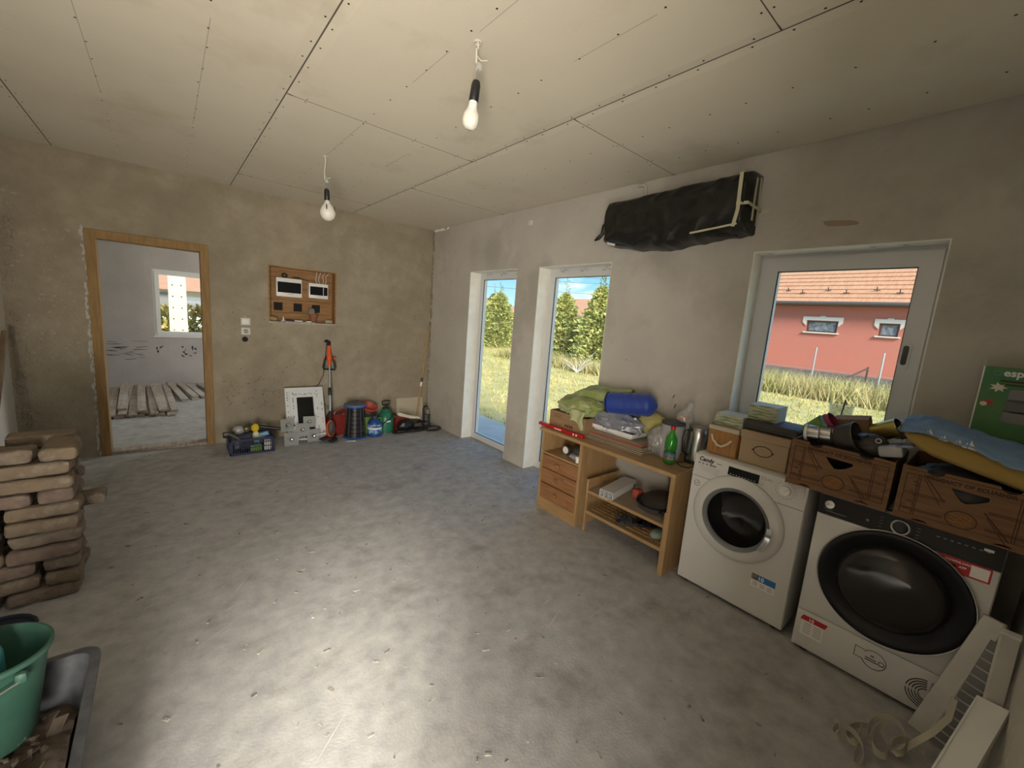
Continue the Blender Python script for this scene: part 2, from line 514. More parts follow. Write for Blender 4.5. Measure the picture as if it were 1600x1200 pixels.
    def turn(s, m):
        s.v = [m @ p for p in s.v]
        return s

def rot_about(c, axis, deg):
    c = V(c)
    return Matrix.Translation(c) @ Matrix.Rotation(R(deg), 4, V(axis)) @ Matrix.Translation(-c)

TM = {}
IDENT = Matrix.Identity(4)

def tag(o, label=None, cat=None, group=None, kind=None):
    if label:
        o['label'] = label
    if cat:
        o['category'] = cat
    if group:
        o['group'] = group
    if kind:
        o['kind'] = kind
    return o

def mk(name, g, m, parent=None, smooth=True, angle=35, local=False, label=None):
    """g holds world coordinates (or the thing's own when local); returns one mesh object"""
    me = bpy.data.meshes.new(name)
    vs_ = g.v
    if parent is not None:
        M = TM.get(parent.name, IDENT)
        if not local:
            Mi = M.inverted()
            vs_ = [Mi @ p for p in vs_]
        TMv = M
    me.from_pydata([tuple(p) for p in vs_], [], g.f)
    bm = bmesh.new()
    bm.from_mesh(me)
    bmesh.ops.recalc_face_normals(bm, faces=bm.faces[:])
    bm.to_mesh(me)
    bm.free()
    me.materials.append(MATS[m] if isinstance(m, str) else m)
    if smooth:
        me.polygons.foreach_set('use_smooth', [True] * len(me.polygons))
        me.set_sharp_from_angle(angle=R(angle))
    o = bpy.data.objects.new(name, me)
    COL.objects.link(o)
    if parent is not None:
        o.parent = parent
        TM[o.name] = TMv
    if label:
        o['label'] = label
    return o

def solo(name, g, m, label, cat, group=None, kind=None, smooth=True, angle=35):
    """a thing that is a single mesh, with its origin at the base"""
    xs = [p.x for p in g.v]; ys = [p.y for p in g.v]; zs = [p.z for p in g.v]
    c = V(((min(xs) + max(xs)) / 2, (min(ys) + max(ys)) / 2, min(zs)))
    g.v = [p - c for p in g.v]
    o = mk(name, g, m, None, smooth, angle)
    o.location = c
    TM[o.name] = Matrix.Translation(c)
    return tag(o, label, cat, group, kind)

def thing(name, loc, label, cat, group=None, rotz=0.0, kind=None):
    o = bpy.data.objects.new(name, None)
    o.empty_display_size = 0.05
    COL.objects.link(o)
    o.location = loc
    o.rotation_euler = (0, 0, rotz)
    TM[o.name] = Matrix.Translation(V(loc)) @ Matrix.Rotation(rotz, 4, 'Z')
    return tag(o, label, cat, group, kind)

def copy_tree(o, parent=None):
    c = o.copy()
    COL.objects.link(c)
    if parent is not None:
        c.parent = parent
    for ch in list(o.children):
        copy_tree(ch, c)
    return c

def text_g(body, size, origin, right, up, bold=0.0, shear=0.0, align='LEFT', spacing=1.0, thick=0.0006):
    cu = bpy.data.curves.new('t', 'FONT')
    cu.body = body
    cu.size = size
    cu.shear = shear
    cu.offset = bold
    cu.align_x = align
    cu.space_character = spacing
    cu.resolution_u = 2
    ob = bpy.data.objects.new('t', cu)
    me = bpy.data.meshes.new_from_object(ob)
    right, up, origin = V(right).normalized(), V(up).normalized(), V(origin)
    nrm = right.cross(up)
    g = G()
    g.add([origin + right * v.co.x + up * v.co.y + nrm * thick for v in me.vertices], [tuple(p.vertices) for p in me.polygons])
    bpy.data.meshes.remove(me)
    bpy.data.objects.remove(ob)
    bpy.data.curves.remove(cu)
    return g

def nz(p, f=1.0, seed=0.0):
    return noise.noise(V((p[0] * f + seed, p[1] * f + seed * 1.7, p[2] * f - seed)))

def lerp(a, b, t):
    return a + (b - a) * t

def arc_pts(c, a, b, r, a0, a1, n):
    c, a, b = V(c), V(a), V(b)
    return [c + (a * math.cos(lerp(a0, a1, i / (n - 1))) + b * math.sin(lerp(a0, a1, i / (n - 1)))) * r for i in range(n)]

def wall_cells(axis, pos, thick, u0, u1, z0, z1, holes):
    """slab with rectangular holes. axis 'x': plane x=pos..pos+thick, u is y.  axis 'y': plane y, u is x."""
    us = sorted({u0, u1} | {h[0] for h in holes} | {h[1] for h in holes})
    zs = sorted({z0, z1} | {h[2] for h in holes} | {h[3] for h in holes})
    us = [u for u in us if u0 <= u <= u1]
    zs = [z for z in zs if z0 <= z <= z1]
    def hole(i, j):
        if i < 0 or j < 0 or i >= len(us) - 1 or j >= len(zs) - 1:
            return True
        uc, zc = (us[i] + us[i + 1]) / 2, (zs[j] + zs[j + 1]) / 2
        return any(h[0] < uc < h[1] and h[2] < zc < h[3] for h in holes)
    idx = {}
    g = G()
    def P(i, j, k):
        key = (i, j, k)
        if key not in idx:
            idx[key] = len(g.v)
            d = pos + k * thick
            g.v.append(V((d, us[i], zs[j])) if axis == 'x' else V((us[i], d, zs[j])))
        return idx[key]
    for i in range(len(us) - 1):
        for j in range(len(zs) - 1):
            if hole(i, j):
                continue
            g.f.append((P(i, j, 0), P(i + 1, j, 0), P(i + 1, j + 1, 0), P(i, j + 1, 0)))
            g.f.append((P(i, j, 1), P(i, j + 1, 1), P(i + 1, j + 1, 1), P(i + 1, j, 1)))
            if hole(i - 1, j):
                g.f.append((P(i, j, 0), P(i, j + 1, 0), P(i, j + 1, 1), P(i, j, 1)))
            if hole(i + 1, j):
                g.f.append((P(i + 1, j, 0), P(i + 1, j, 1), P(i + 1, j + 1, 1), P(i + 1, j + 1, 0)))
            if hole(i, j - 1):
                g.f.append((P(i, j, 0), P(i, j, 1), P(i + 1, j, 1), P(i + 1, j, 0)))
            if hole(i, j + 1):
                g.f.append((P(i, j + 1, 0), P(i + 1, j + 1, 0), P(i + 1, j + 1, 1), P(i, j + 1, 1)))
    return g

def structure(name, g, m, label, smooth=False, cat=None):
    o = mk(name, g, m, None, smooth)
    tag(o, label, cat, None, 'structure')
    TM[o.name] = IDENT
    return o
# ------------------------------------------------------------------ room shell
H = 2.70
XL = -3.91
YN = -5.53
YF = 3.95
FD1 = (-1.849, -0.961, 0.0, 2.114)
FD2 = (-3.077, -2.190, 0.0, 2.114)
W3 = (-5.053, -4.180, 0.92, 2.116)
W5 = (0.5, 3.4, 0.95, 2.25)
NICHE = (-2.012, -1.289, 1.339, 1.967)
DOOR = (-3.410, -2.540, 0.0, 2.0755)
W4 = (-3.045, -2.28, 0.835, 1.955)

floor = structure('floor', G().box((XL - 0.3, YN - 0.3, -0.2), (0.24, YF + 0.3, 0.0)), 'concrete', 'bare grey concrete floor with stains and grit', cat='floor')
ceiling = structure('ceiling', G().box((XL - 0.3, YN - 0.3, H + 0.0128), (0.24, YF + 0.3, H + 0.16)), 'joint_dark', 'plasterboard ceiling with open dark joints and screw heads', cat='ceiling')
wall_back = structure('wall_back', wall_cells('y', 0.0, 0.14, XL, 0.0, 0.0, H + 0.0128, [DOOR, NICHE]), 'plaster_brown', 'rough brown cement plaster wall with the doorway and fuse niche', cat='wall')
wall_right = structure('wall_right', wall_cells('x', 0.0, 0.24, YN - 0.3, YF + 0.3, 0.0, H + 0.0128, [FD1, FD2, W3, W5]), 'plaster_grey', 'grey plastered outer wall with two glazed doors and a window', cat='wall')
wall_left = structure('wall_left', G().box((XL - 0.3, YN - 0.3, 0), (XL, YF + 0.3, H + 0.0128)), 'plaster_light', 'pale plastered wall at the left edge of the photo', cat='wall')
wall_near = structure('wall_near', wall_cells('y', YN - 0.3, 0.3, XL, 0.0, 0.0, H + 0.0128, [(-3.73, -2.93, 0.0, 2.1)]), 'plaster_light', 'plastered wall beside the tumble dryer at the right edge', cat='wall')
wall_far = structure('wall_far', wall_cells('y', YF, 0.3, XL, 0.0, 0.0, H + 0.0128, [W4]), 'plaster_room', 'grey far wall of the next room with a small window', cat='wall')

# plasterboard sheets with tapered long edges
XS = [XL, -3.56, -2.335, -1.10, 0.0]
YS = [[0.0, -3.9, YN], [0.0, -3.9, YN], [0.0, -0.56, -2.56, -4.58, YN], [0.0, -1.55, -3.555, YN]]
for c in range(4):
    xa, xb = XS[c] + 0.003, XS[c + 1] - 0.003
    for k in range(len(YS[c]) - 1):
        ya, yb = YS[c][k] - 0.002, YS[c][k + 1] + 0.002
        z = H
        tp = 0.05 if xb - xa > 0.2 else 0.02
        poly = [(xa, ya, z + 0.0035), (xa + tp, ya, z), (xb - tp, ya, z), (xb, ya, z + 0.0035), (xb, ya, z + 0.0125), (xa, ya, z + 0.0125)]
        mk('ceiling_panel', G().prism(poly, (0, yb - ya, 0)), 'board_paper', ceiling, False)
mk('ceiling_panel', G().box((XL, 0.14, H), (0, YF, H + 0.0125)), 'board_paper', ceiling, False)
for c, y in ((2, -2.56), (2, -4.58), (3, -3.555), (3, -1.55), (2, -0.56)):
    mk('joint_gap', G().box((XS[c] + 0.004, y - 0.0022, H - 0.0004), (XS[c + 1] - 0.004, y + 0.0022, H + 0.004)), 'joint_dark', ceiling, False)
for x in XS[1:4]:
    mk('joint_gap', G().box((x - 0.0032, YN, H + 0.003), (x + 0.0032, -0.001, H + 0.010)), 'joint_dark', ceiling, False)
g = G()
rows = [(-3.13, 0.2, -4.9), (-2.70, 0.2, -4.9), (-1.90, 0.2, -5.4), (-1.49, 0.2, -5.4), (-0.68, 0.2, -5.4), (-0.27, 0.2, -5.4)]
for x, st, end in rows:
    y = -0.12
    while y > end:
        g.lathe((x + random.uniform(-0.008, 0.008), y + random.uniform(-0.03, 0.03), H - 0.0006), (0, 0, 1), [(0.0048, 0), (0.0048, 0.001)], 8)
        y -= st
for x in (-3.56, -2.335, -1.10):
    for s in (-1, 1):
        y = -0.1
        while y > -5.4:
            g.lathe((x + s * 0.022, y + random.uniform(-0.03, 0.03) + s * 0.03, H + 0.0012), (0, 0, 1), [(0.0045, 0), (0.0045, 0.001)], 8)
            y -= 0.19
for c, y in ((2, -2.56), (2, -4.58), (3, -3.555), (3, -1.55), (2, -0.56)):
    for i in range(4):
        for s in (-1, 1):
            g.lathe((XS[c] + 0.1 + 0.33 * i, y + s * 0.02, H - 0.0006), (0, 0, 1), [(0.0045, 0), (0.0045, 0.001)], 8)
tag(mk('screw_heads', g, 'screw', ceiling, False), 'dark drywall screw heads in rows', kind='stuff')
# faint pencil / joint lines between screws
mat('scuff_line', (0.36, 0.33, 0.29), 0.9)
g = G()
for x, ya, yb in ((-1.905, -1.75, -2.5), (-1.90, -3.2, -3.55), (-1.88, -3.75, -4.1), (-3.13, -1.7, -2.7), (-2.70, -1.6, -3.0), (-1.50, -1.9, -2.3), (-1.485, -3.9, -4.3)):
    g.box((x - 0.0012, ya, H - 0.0005), (x + 0.0012, yb, H + 0.001))
tag(mk('pencil_lines', g, 'scuff_line', ceiling, False), 'thin pencil lines along the screw rows')

# rough mortar in the corners and small marks on the plaster
def lumps(pts, name, m, parent, rmin, rmax, seed, stretch=(1, 1, 1)):
    rnd = random.Random(seed)
    g = G()
    for p in pts:
        r = rnd.uniform(rmin, rmax)
        bm = bmesh.new()
        bmesh.ops.create_icosphere(bm, subdivisions=1, radius=1)
        for v in bm.verts:
            k = r * (0.7 + 0.6 * rnd.random())
            v.co = V((p[0] + v.co.x * k * stretch[0], p[1] + v.co.y * k * stretch[1], p[2] + v.co.z * k * stretch[2]))
        g.frombm(bm)
    return tag(mk(name, g, m, parent, True, 60), kind='stuff')

rnd = random.Random(3)
lumps([(-0.004 + rnd.uniform(-0.004, 0), -rnd.uniform(0, 0.035), rnd.uniform(0.05, 2.66)) for i in range(150)], 'mortar_edge', 'plaster_brown', wall_back, 0.010, 0.026, 1, (0.35, 1.0, 1.4))
lumps([(XL + rnd.uniform(0.0, 0.10), -rnd.uniform(0, 0.012), rnd.uniform(0.05, 2.2)) for i in range(260)], 'mortar_ridge', 'plaster_brown', wall_back, 0.006, 0.02, 2, (1.0, 0.35, 1.5))
lumps([(-3.425 + rnd.uniform(-0.012, 0.012), -0.003, rnd.uniform(0.02, 2.08)) for i in range(90)], 'plaster_bead', 'plaster_grey', wall_back, 0.006, 0.014, 4, (0.8, 0.5, 2.2))
lumps([(-rnd.uniform(0.0, 0.012), -rnd.uniform(0.02, 0.40), H - rnd.uniform(0.0, 0.02)) for i in range(30)], 'foam_edge', 'reveal_white', wall_right, 0.006, 0.014, 5)

def blotches(name, m, parent, spots, plane, off=0.0006):
    """flat irregular patches lying on a wall; spots: (u, z, half width, half height, angle)"""
    rnd = random.Random(len(spots) * 13 + 5)
    g = G()
    for u, z, a, b, ang in spots:
        n = 12
        pts = []
        for i in range(n):
            t = 2 * PI * i / n
            k = 0.65 + 0.5 * rnd.random()
            du, dz = a * k * math.cos(t), b * k * math.sin(t)
            uu = u + du * math.cos(ang) - dz * math.sin(ang)
            zz = z + du * math.sin(ang) + dz * math.cos(ang)
            pts.append((plane[1] + off * plane[2], uu, zz) if plane[0] == 'x' else (uu, plane[1] + off * plane[2], zz))
        g.add(pts, [tuple(range(n))])
    return tag(mk(name, g, m, parent, False), kind='stuff')

rnd = random.Random(9)
mat('scuff', (0.36, 0.34, 0.29), 0.9)
mat('dark_mark', (0.10, 0.085, 0.065), 0.9)
mat('patch_tan', (0.36, 0.27, 0.19), 0.9)
mat('patch_grey', (0.36, 0.335, 0.305), 0.9)
blotches('plaster_scuffs', 'scuff', wall_back, [(rnd.uniform(-3.85, -3.5), rnd.uniform(0.9, 2.35), rnd.uniform(0.004, 0.02), rnd.uniform(0.003, 0.012), rnd.uniform(0, 3)) for i in range(70)]
         + [(rnd.uniform(-2.4, -1.5), rnd.uniform(0.5, 0.9), rnd.uniform(0.006, 0.02), 0.003, rnd.uniform(-0.3, 0.3)) for i in range(7)], ('y', 0.0, -1))
blotches('plaster_pits', 'dark_mark', wall_back, [(rnd.uniform(-2.5, -0.1), rnd.uniform(0.35, 1.5), rnd.uniform(0.003, 0.012), rnd.uniform(0.002, 0.005), rnd.uniform(0, 3)) for i in range(110)], ('y', 0.0, -1))
blotches('repair_patch', 'patch_tan', wall_right, [(-4.60, 2.24, 0.10, 0.020, 0.12)], ('x', 0.0, -1))
blotches('plaster_pits', 'dark_mark', wall_right, [(rnd.uniform(-0.6, -0.06), rnd.uniform(0.4, 2.4), rnd.uniform(0.002, 0.006), rnd.uniform(0.004, 0.012), 0) for i in range(45)]
         + [(-3.33, 1.32, 0.005, 0.005, 0), (-3.78, 1.1, 0.006, 0.02, 0.4), (-3.8, 1.03, 0.005, 0.02, 0.3)], ('x', 0.0, -1))
blotches('soot_marks', 'ink', wall_far, [(rnd.uniform(-3.7, -3.2), rnd.uniform(0.42, 0.75), rnd.uniform(0.03, 0.12), rnd.uniform(0.002, 0.006), rnd.uniform(-0.25, 0.15)) for i in range(26)]
         + [(-2.98 + rnd.uniform(-0.06, 0.06), rnd.uniform(0.5, 0.66), 0.025, 0.010, rnd.uniform(0.5, 1.5)) for i in range(5)]
         + [(-2.62 + rnd.uniform(-0.12, 0.12), rnd.uniform(0.48, 0.66), rnd.uniform(0.012, 0.03), rnd.uniform(0.006, 0.02), rnd.uniform(0, 3)) for i in range(14)], ('y', YF, -1))
g = G()
rnd = random.Random(40)
for i in range(46):
    x, y, a = rnd.uniform(-3.1, -0.4), rnd.uniform(-4.6, -0.4), rnd.gauss(0.5, 0.5)
    L, w_ = rnd.uniform(0.02, 0.13), rnd.uniform(0.0012, 0.0035)
    d = V((math.cos(a), math.sin(a), 0))
    n_ = V((-d.y, d.x, 0))
    p = V((x, y, 0.0005))
    g.add([p - d * L, p + n_ * w_, p + d * L, p - n_ * w_ * 0.6], [(0, 1, 2, 3)])
mat('chalk', (0.58, 0.57, 0.55), 0.9)
tag(mk('scratches', g, 'chalk', floor, False), 'pale scratches in the concrete', kind='stuff')
blotches('dark_scrapes', 'dark_mark', wall_back, [(rnd.uniform(-2.45, -1.85), rnd.uniform(0.36, 0.75), rnd.uniform(0.008, 0.03), rnd.uniform(0.0015, 0.004), rnd.uniform(0, 3)) for i in range(60)], ('y', 0.0, -1))
mk('plaster_seam', G().obox((-2.062, -0.001, 2.33), (0.004, 0, 0), (0, 0.003, 0), (0.004, 0, 0.37)), 'plaster_brown', wall_back, False)
# grit and crumbs on the floor
g = G()
rnd = random.Random(21)
for i in range(620):
    x, y = rnd.uniform(-3.2, -0.1), rnd.uniform(-5.0, -0.15)
    if i % 4 == 0:
        x = -rnd.random() ** 2 * 0.35 - 0.01
        y = rnd.uniform(-3.0, -0.3)
    r = rnd.uniform(0.0015, 0.006)
    a = rnd.uniform(0, PI)
    l = r * rnd.uniform(1, 3.5)
    d = V((math.cos(a), math.sin(a), 0))
    g.obox((x, y, r * 0.35), d * l, V((-d.y, d.x, 0)) * r, V((0, 0, r * 0.35)))
solo('floor_grit', g, 'grit', 'scattered grit, crumbs and wood chips on the concrete floor', 'grit', kind='stuff', smooth=False)

# ------------------------------------------------------------------ windows and doors
def pvc_window(name, label, hole, x0, depth, fw, sash, film=False):
    y0, y1, z0, z1 = hole
    w = thing(name, (0.0, (y0 + y1) / 2, z0), label, 'window', kind='structure')
    t = 0.006
    lin = G()
    lin.box((0.0, y0, z0), (x0, y0 + t, z1))
    mk('reveal', G().box((0.001, y0, z0), (x0, y0 + t, z1)), 'reveal_white', w, False)
    mk('reveal', G().box((0.001, y1 - t, z0), (x0, y1, z1)), 'reveal_white', w, False)
    mk('reveal', G().box((0.001, y0 + t, z1 - t), (x0, y1 - t, z1)), 'reveal_white', w, False)
    if z0 > 0.1:
        mk('window_sill', G().rbox((-0.015, y0 - 0.0, z0 - 0.0), (x0, y1 + 0.0, z0 + 0.02), 0.004), 'reveal_white', w, False)
    def bars(a0, a1, b0, b1, wd, xa, xb):
        g = G()
        g.box((xa, a0, b0), (xb, a0 + wd, b1))
        g.box((xa, a1 - wd, b0), (xb, a1, b1))
        g.box((xa, a0 + wd, b0), (xb, a1 - wd, b0 + wd))
        g.box((xa, a0 + wd, b1 - wd), (xb, a1 - wd, b1))
        return g
    zf = z0 + (0.02 if z0 > 0.1 else 0.0)
    mk('outer_frame', bars(y0 + t, y1 - t, zf, z1 - t, fw, x0, x0 + depth), 'pvc', w, False)
    q = t + fw - 0.012
    s = mk('sash', bars(y0 + q, y1 - q, zf + fw - 0.012, z1 - q, sash, x0 - 0.014, x0 + depth - 0.02), 'pvc', w, False)
    q2 = q + sash
    mk('gasket', bars(y0 + q2 - 0.001, y1 - q2 + 0.001, zf + fw - 0.012 + sash - 0.001, z1 - q2 + 0.001, 0.006, x0 - 0.004, x0 + 0.006), 'gasket', s, False)
    mk('pane', G().box((x0 + 0.014, y0 + q2 - 0.004, zf + fw + sash - 0.016), (x0 + 0.018, y1 - q2 + 0.004, z1 - q2 + 0.004)), 'window_glass', w, False)
    return w, s

win1, sash1 = pvc_window('window_1', 'narrow full-height glazed door nearest the back corner', FD1, 0.155, 0.07, 0.035, 0.055)
win2, sash2 = pvc_window('window_2', 'full-height glazed door next to the wooden desk', FD2, 0.155, 0.07, 0.035, 0.06)
win3, sash3 = pvc_window('window_3', 'white plastic window above the washing machine facing the pink house', W3, 0.14, 0.075, 0.03, 0.085)
win5, sash5 = pvc_window('window_5_added', 'unseen wide white window added in the side wall to light the next room', W5, 0.12, 0.07, 0.04, 0.06)  # out of view, added to let more light into the next room
for w, (ya, yb) in ((win1, (-1.0, -1.8)), (win2, (-2.25, -3.0))):
    for k in range(3):
        y = lerp(ya, yb, 0.15 + 0.35 * k)
        pts = [(0.135 - 0.01 * math.sin(i), y - 0.02 * i + 0.012 * math.sin(2.3 * i + k), 2.085 + 0.016 * math.cos(1.9 * i + k)) for i in range(7)]
        mk('torn_film', G().ribbon(pts, (0, 0.3, 1), 0.010, 0.001), 'clear_plastic', w)
# slot handle plate
g = G()
pl = [(0.1245, -4.966 + 0.022 * math.cos(2 * PI * i / 20), 1.54 + 0.05 * (1 if math.sin(2 * PI * i / 20) > 0 else -1) + 0.022 * math.sin(2 * PI * i / 20)) for i in range(20)]
hp = mk('handle_plate', g.prism(pl, (-0.005, 0, 0)), 'pvc', sash3)
pl = [(0.119, -4.966 + 0.012 * math.cos(2 * PI * i / 16), 1.545 + 0.04 * (1 if math.sin(2 * PI * i / 16) > 0 else -1) + 0.012 * math.sin(2 * PI * i / 16)) for i in range(16)]
mk('handle_slot', G().prism(pl, (-0.001, 0, 0)), 'dark_grey', hp)
# printed profile film on the reveal head
for k, y in enumerate((-4.30, -4.80, -4.93)):
    mk('film_print', text_g('GEALAN', 0.030, (0.05, y + 0.03, 2.1098), (0, -1, 0), (1, 0, 0), 0.0004, spacing=1.05), 'ink_grey' if k else 'ink_rust', win3, False)
    ring = G().tube(arc_pts((0.061, y + 0.045, 2.1097), (1, 0, 0), (0, 1, 0), 0.010, 0.4, 5.6, 12), 0.0012, 4)
    mk('film_print', ring, 'ink_grey' if k else 'ink_rust', win3)

# next room window
w4 = thing('window_4', (-2.66, YF, W4[2]), 'small white window on the far wall of the next room', 'window', kind='structure')
a0, a1, b0, b1 = W4
def bars_y(a0, a1, b0, b1, wd, ya, yb):
    g = G()
    g.box((a0, ya, b0), (a0 + wd, yb, b1))
    g.box((a1 - wd, ya, b0), (a1, yb, b1))
    g.box((a0 + wd, ya, b0), (a1 - wd, yb, b0 + wd))
    g.box((a0 + wd, ya, b1 - wd), (a1 - wd, yb, b1))
    return g
mk('outer_frame', bars_y(a0, a1, b0, b1, 0.04, YF + 0.005, YF + 0.08), 'pvc', w4, False)
s4 = mk('sash', bars_y(a0 + 0.03, a1 - 0.03, b0 + 0.03, b1 - 0.03, 0.055, YF - 0.012, YF + 0.05), 'pvc', w4, False)
mk('window_handle', G().rbox((-2.372, YF - 0.045, 1.33), (-2.352, YF - 0.012, 1.46), 0.006), 'white_plastic', s4)
mk('pane', G().box((a0 + 0.08, YF + 0.02, b0 + 0.08), (a1 - 0.08, YF + 0.024, b1 - 0.08)), 'window_glass', w4, False)
mk('window_sill', G().box((a0 - 0.02, YF - 0.02, b0 - 0.012), (a1 + 0.02, YF + 0.06, b0)), 'reveal_white', w4, False)

# doorway casing
d1 = thing('door_1', (-2.975, 0.0, 0.0), 'bare orange-brown wooden casing of the open doorway to the next room', 'door frame', kind='structure')
mk('door_jamb', G().rbox((-3.412, -0.014, 0.0), (-3.343, 0.155, 2.078), 0.003, 1), 'old_frame_wood', d1)
mk('door_jamb', G().rbox((-2.605, -0.014, 0.0), (-2.537, 0.155, 2.078), 0.003, 1), 'old_frame_wood', d1)
mk('door_head', G().rbox((-3.343, -0.014, 2.004), (-2.605, 0.155, 2.078), 0.003, 1), 'old_frame_wood', d1)
mk('threshold', G().rbox((-3.343, 0.0, 0.0), (-2.605, 0.14, 0.03), 0.004, 1), 'plank_pale', d1)

d2 = thing('door_2', (-3.33, YN - 0.15, 0.0), 'open entrance doorway behind the photographer', 'door frame', kind='structure')
mk('door_jamb', G().box((-3.73, YN - 0.25, 0.0), (-3.71, YN - 0.05, 2.1)), 'old_frame_wood', d2, False)
mk('door_jamb', G().box((-2.95, YN - 0.25, 0.0), (-2.93, YN - 0.05, 2.1)), 'old_frame_wood', d2, False)
mk('door_head', G().box((-3.71, YN - 0.25, 2.08), (-2.95, YN - 0.05, 2.1)), 'old_frame_wood', d2, False)

# ------------------------------------------------------------------ fuse niche in the brown wall
n0, n1, nb, nt = NICHE
niche = thing('wall_niche', ((n0 + n1) / 2, 0.05, nb), 'board-lined recess in the brown wall holding two fuse boxes', 'niche')
zs = [nb, 1.455, 1.60, 1.73, 1.85, nt]
holes_z = (1.475, 1.555)
mk('gap_blocking_sheet', G().box((n0, 0.1392, nb), (n1, 0.146, nt)), 'dark_grey', niche, False)  # added dark sheet, keeps next-room light out of the board gaps
for k in range(5):
    za, zb = zs[k] + 0.002, zs[k + 1] - 0.002
    mk('back_board', G().box((n0, 0.118 + 0.003 * (k % 2), za), (n1, 0.139, zb)), 'niche_wood', niche, False)
mk('side_board', G().box((n0, 0.002, nb), (n0 + 0.016, 0.117, nt)), 'niche_wood', niche, False)
mk('side_board', G().box((n1 - 0.016, 0.002, nb), (n1, 0.117, nt)), 'niche_wood', niche, False)
mk('head_board', G().box((n0 + 0.016, 0.002, nt - 0.014), (n1 - 0.016, 0.117, nt)), 'niche_wood', niche, False)
mk('sill_board', G().box((n0 - 0.004, -0.012, nb - 0.006), (n1 + 0.004, 0.117, nb + 0.014)), 'plank_pale', niche, False)
for x in (-1.895, -1.69, -1.49):
    mk('dark_opening', G().box((x - 0.045, 0.1165, holes_z[0] + 0.0), (x + 0.045, 0.1195, holes_z[1] + 0.012)), 'dark_hole', niche, False, label='square dark cut-out')

def fuse_box(x0, x1, z0, z1, label, lever):
    y0 = 0.045
    t = thing('fuse_box', ((x0 + x1) / 2, 0.09, z0), label, 'fuse box')
    mk('housing', G().rbox((x0, y0, z0), (x1, 0.1165, z1), 0.006), 'white_plastic', t)
    h = z1 - z0
    f = mk('door', G().rbox((x0 + 0.012, y0 - 0.006, z0 + 0.22 * h), (x1 - 0.010, y0, z1 - 0.22 * h), 0.002, 1), 'black_gloss', t, label='dark tinted flap')
    mk('latch', G().tube([(lerp(x0, x1, 0.45), y0 - 0.004, z0 + 0.16 * h), (lerp(x0, x1, 0.62), y0 - 0.004, z0 + 0.15 * h), (lerp(x0, x1, 0.64), y0 - 0.004, z0 + 0.21 * h)], 0.0016, 5), 'ink_grey', t)
    if lever:
        mk('hinge_strip', G().box((lerp(x0, x1, 0.72), y0 - 0.007, z0 + 0.24 * h), (lerp(x0, x1, 0.75), y0 - 0.0055, z1 - 0.24 * h)), 'pvc_grey', t, False)
    return t
fuse_box(-1.925, -1.66, 1.635, 1.845, 'larger white fuse box with dark flap, left in the niche', False)
fuse_box(-1.585, -1.37, 1.645, 1.82, 'smaller white fuse box under the loose cables, right in the niche', True)
for k in range(4):
    x = -1.49 + 0.045 * k
    pts = [(x, 0.08, 1.952), (x - 0.008 - 0.01 * k, 0.07, 1.91), (x - 0.015 * (k % 2 + 1), 0.075, 1.86), (-1.485 + 0.03 * k, 0.082, 1.822)]
    solo('electric_cable', G().tube(pts, 0.0042, 6), 'cable_white', ('leftmost', 'second from left', 'third from left', 'rightmost')[k] + ' of the white cables looping into the small fuse box', 'cable', 'cables above the small fuse box')
solo('tape_roll', G().tube(arc_pts((-1.835, 0.08, 1.872), (1, 0, 0), (0, 0.3, 0.95), 0.022, 0, 2 * PI, 16)[:-1], 0.009, 8, True), 'black_plastic', 'small black roll standing on the larger fuse box', 'roll')
solo('pliers', G().tube([(-1.75, 0.075, 1.85), (-1.70, 0.075, 1.858), (-1.64, 0.08, 1.85), (-1.58, 0.085, 1.838)], [0.012, 0.01, 0.005, 0.003], 6), 'dark_grey', 'dark hand tool lying across the top of the fuse boxes', 'tool')
# odds and ends on the niche sill
zb = nb + 0.0145
def flower_pot(x, y, z, r0, r1, h, m, label):
    t = thing('flower_pot', (x, y, z), label, 'flower pot', 'small clay pots in the niche')
    mk('pot_body', G().lathe((x, y, z), (0, 0, 1), [(r0, 0), (r1, h * 0.72), (r1 - 0.004, h * 0.72), (r0 - 0.004, 0.006)], 20), m, t)
    mk('pot_rim', G().lathe((x, y, z + h * 0.70), (0, 0, 1), [(r1, 0), (r1 + 0.005, 0), (r1 + 0.005, h * 0.3), (r1 - 0.002, h * 0.3), (r1 - 0.006, 0.002)], 20, False, False), m, t)
flower_pot(-1.535, 0.06, zb, 0.032, 0.043, 0.105, 'terracotta', 'terracotta pot standing on the niche sill under a grey pot')
g = G().lathe((-1.552, 0.062, zb + 0.106), (-0.1, 0, 1), [(0.044, 0), (0.042, 0.02), (0.034, 0.06), (0.032, 0.062), (0.0, 0.062)], 20)
solo('flower_pot', g, 'grey_ceramic', 'upturned grey pot on top of the terracotta pot in the niche', 'flower pot', 'small clay pots in the niche')
solo('pipe_offcut', G().lathe((-1.38, 0.075, zb + 0.0215), (0.75, -1, 0), [(0.018, 0), (0.0215, 0), (0.0215, 0.07), (0.018, 0.07)], 18, False, False), 'canvas', 'short pale pipe offcut at the right end of the niche sill', 'pipe')
solo('plastic_funnel', G().lathe((-1.855, 0.055, zb), (0, 0, 1), [(0.028, 0), (0.026, 0.006), (0.008, 0.024), (0.005, 0.055), (0.003, 0.055)], 16), 'white_plastic', 'little white plastic funnel on the niche sill', 'funnel')
solo('conical_cap', G().lathe((-1.985, 0.06, zb + 0.03), (1, -0.6, -0.12), [(0.022, 0), (0.026, 0), (0.022, 0.07), (0.018, 0.07)], 14, True, False), 'wood_handle', 'tan conical cap lying at the left end of the niche sill', 'cap')
solo('plaster_offcut', G().rbox((-1.745, 0.02, zb), (-1.66, 0.05, zb + 0.02), 0.002, 1), 'white_plastic', 'longer white block lying mid-sill in the niche', 'block')
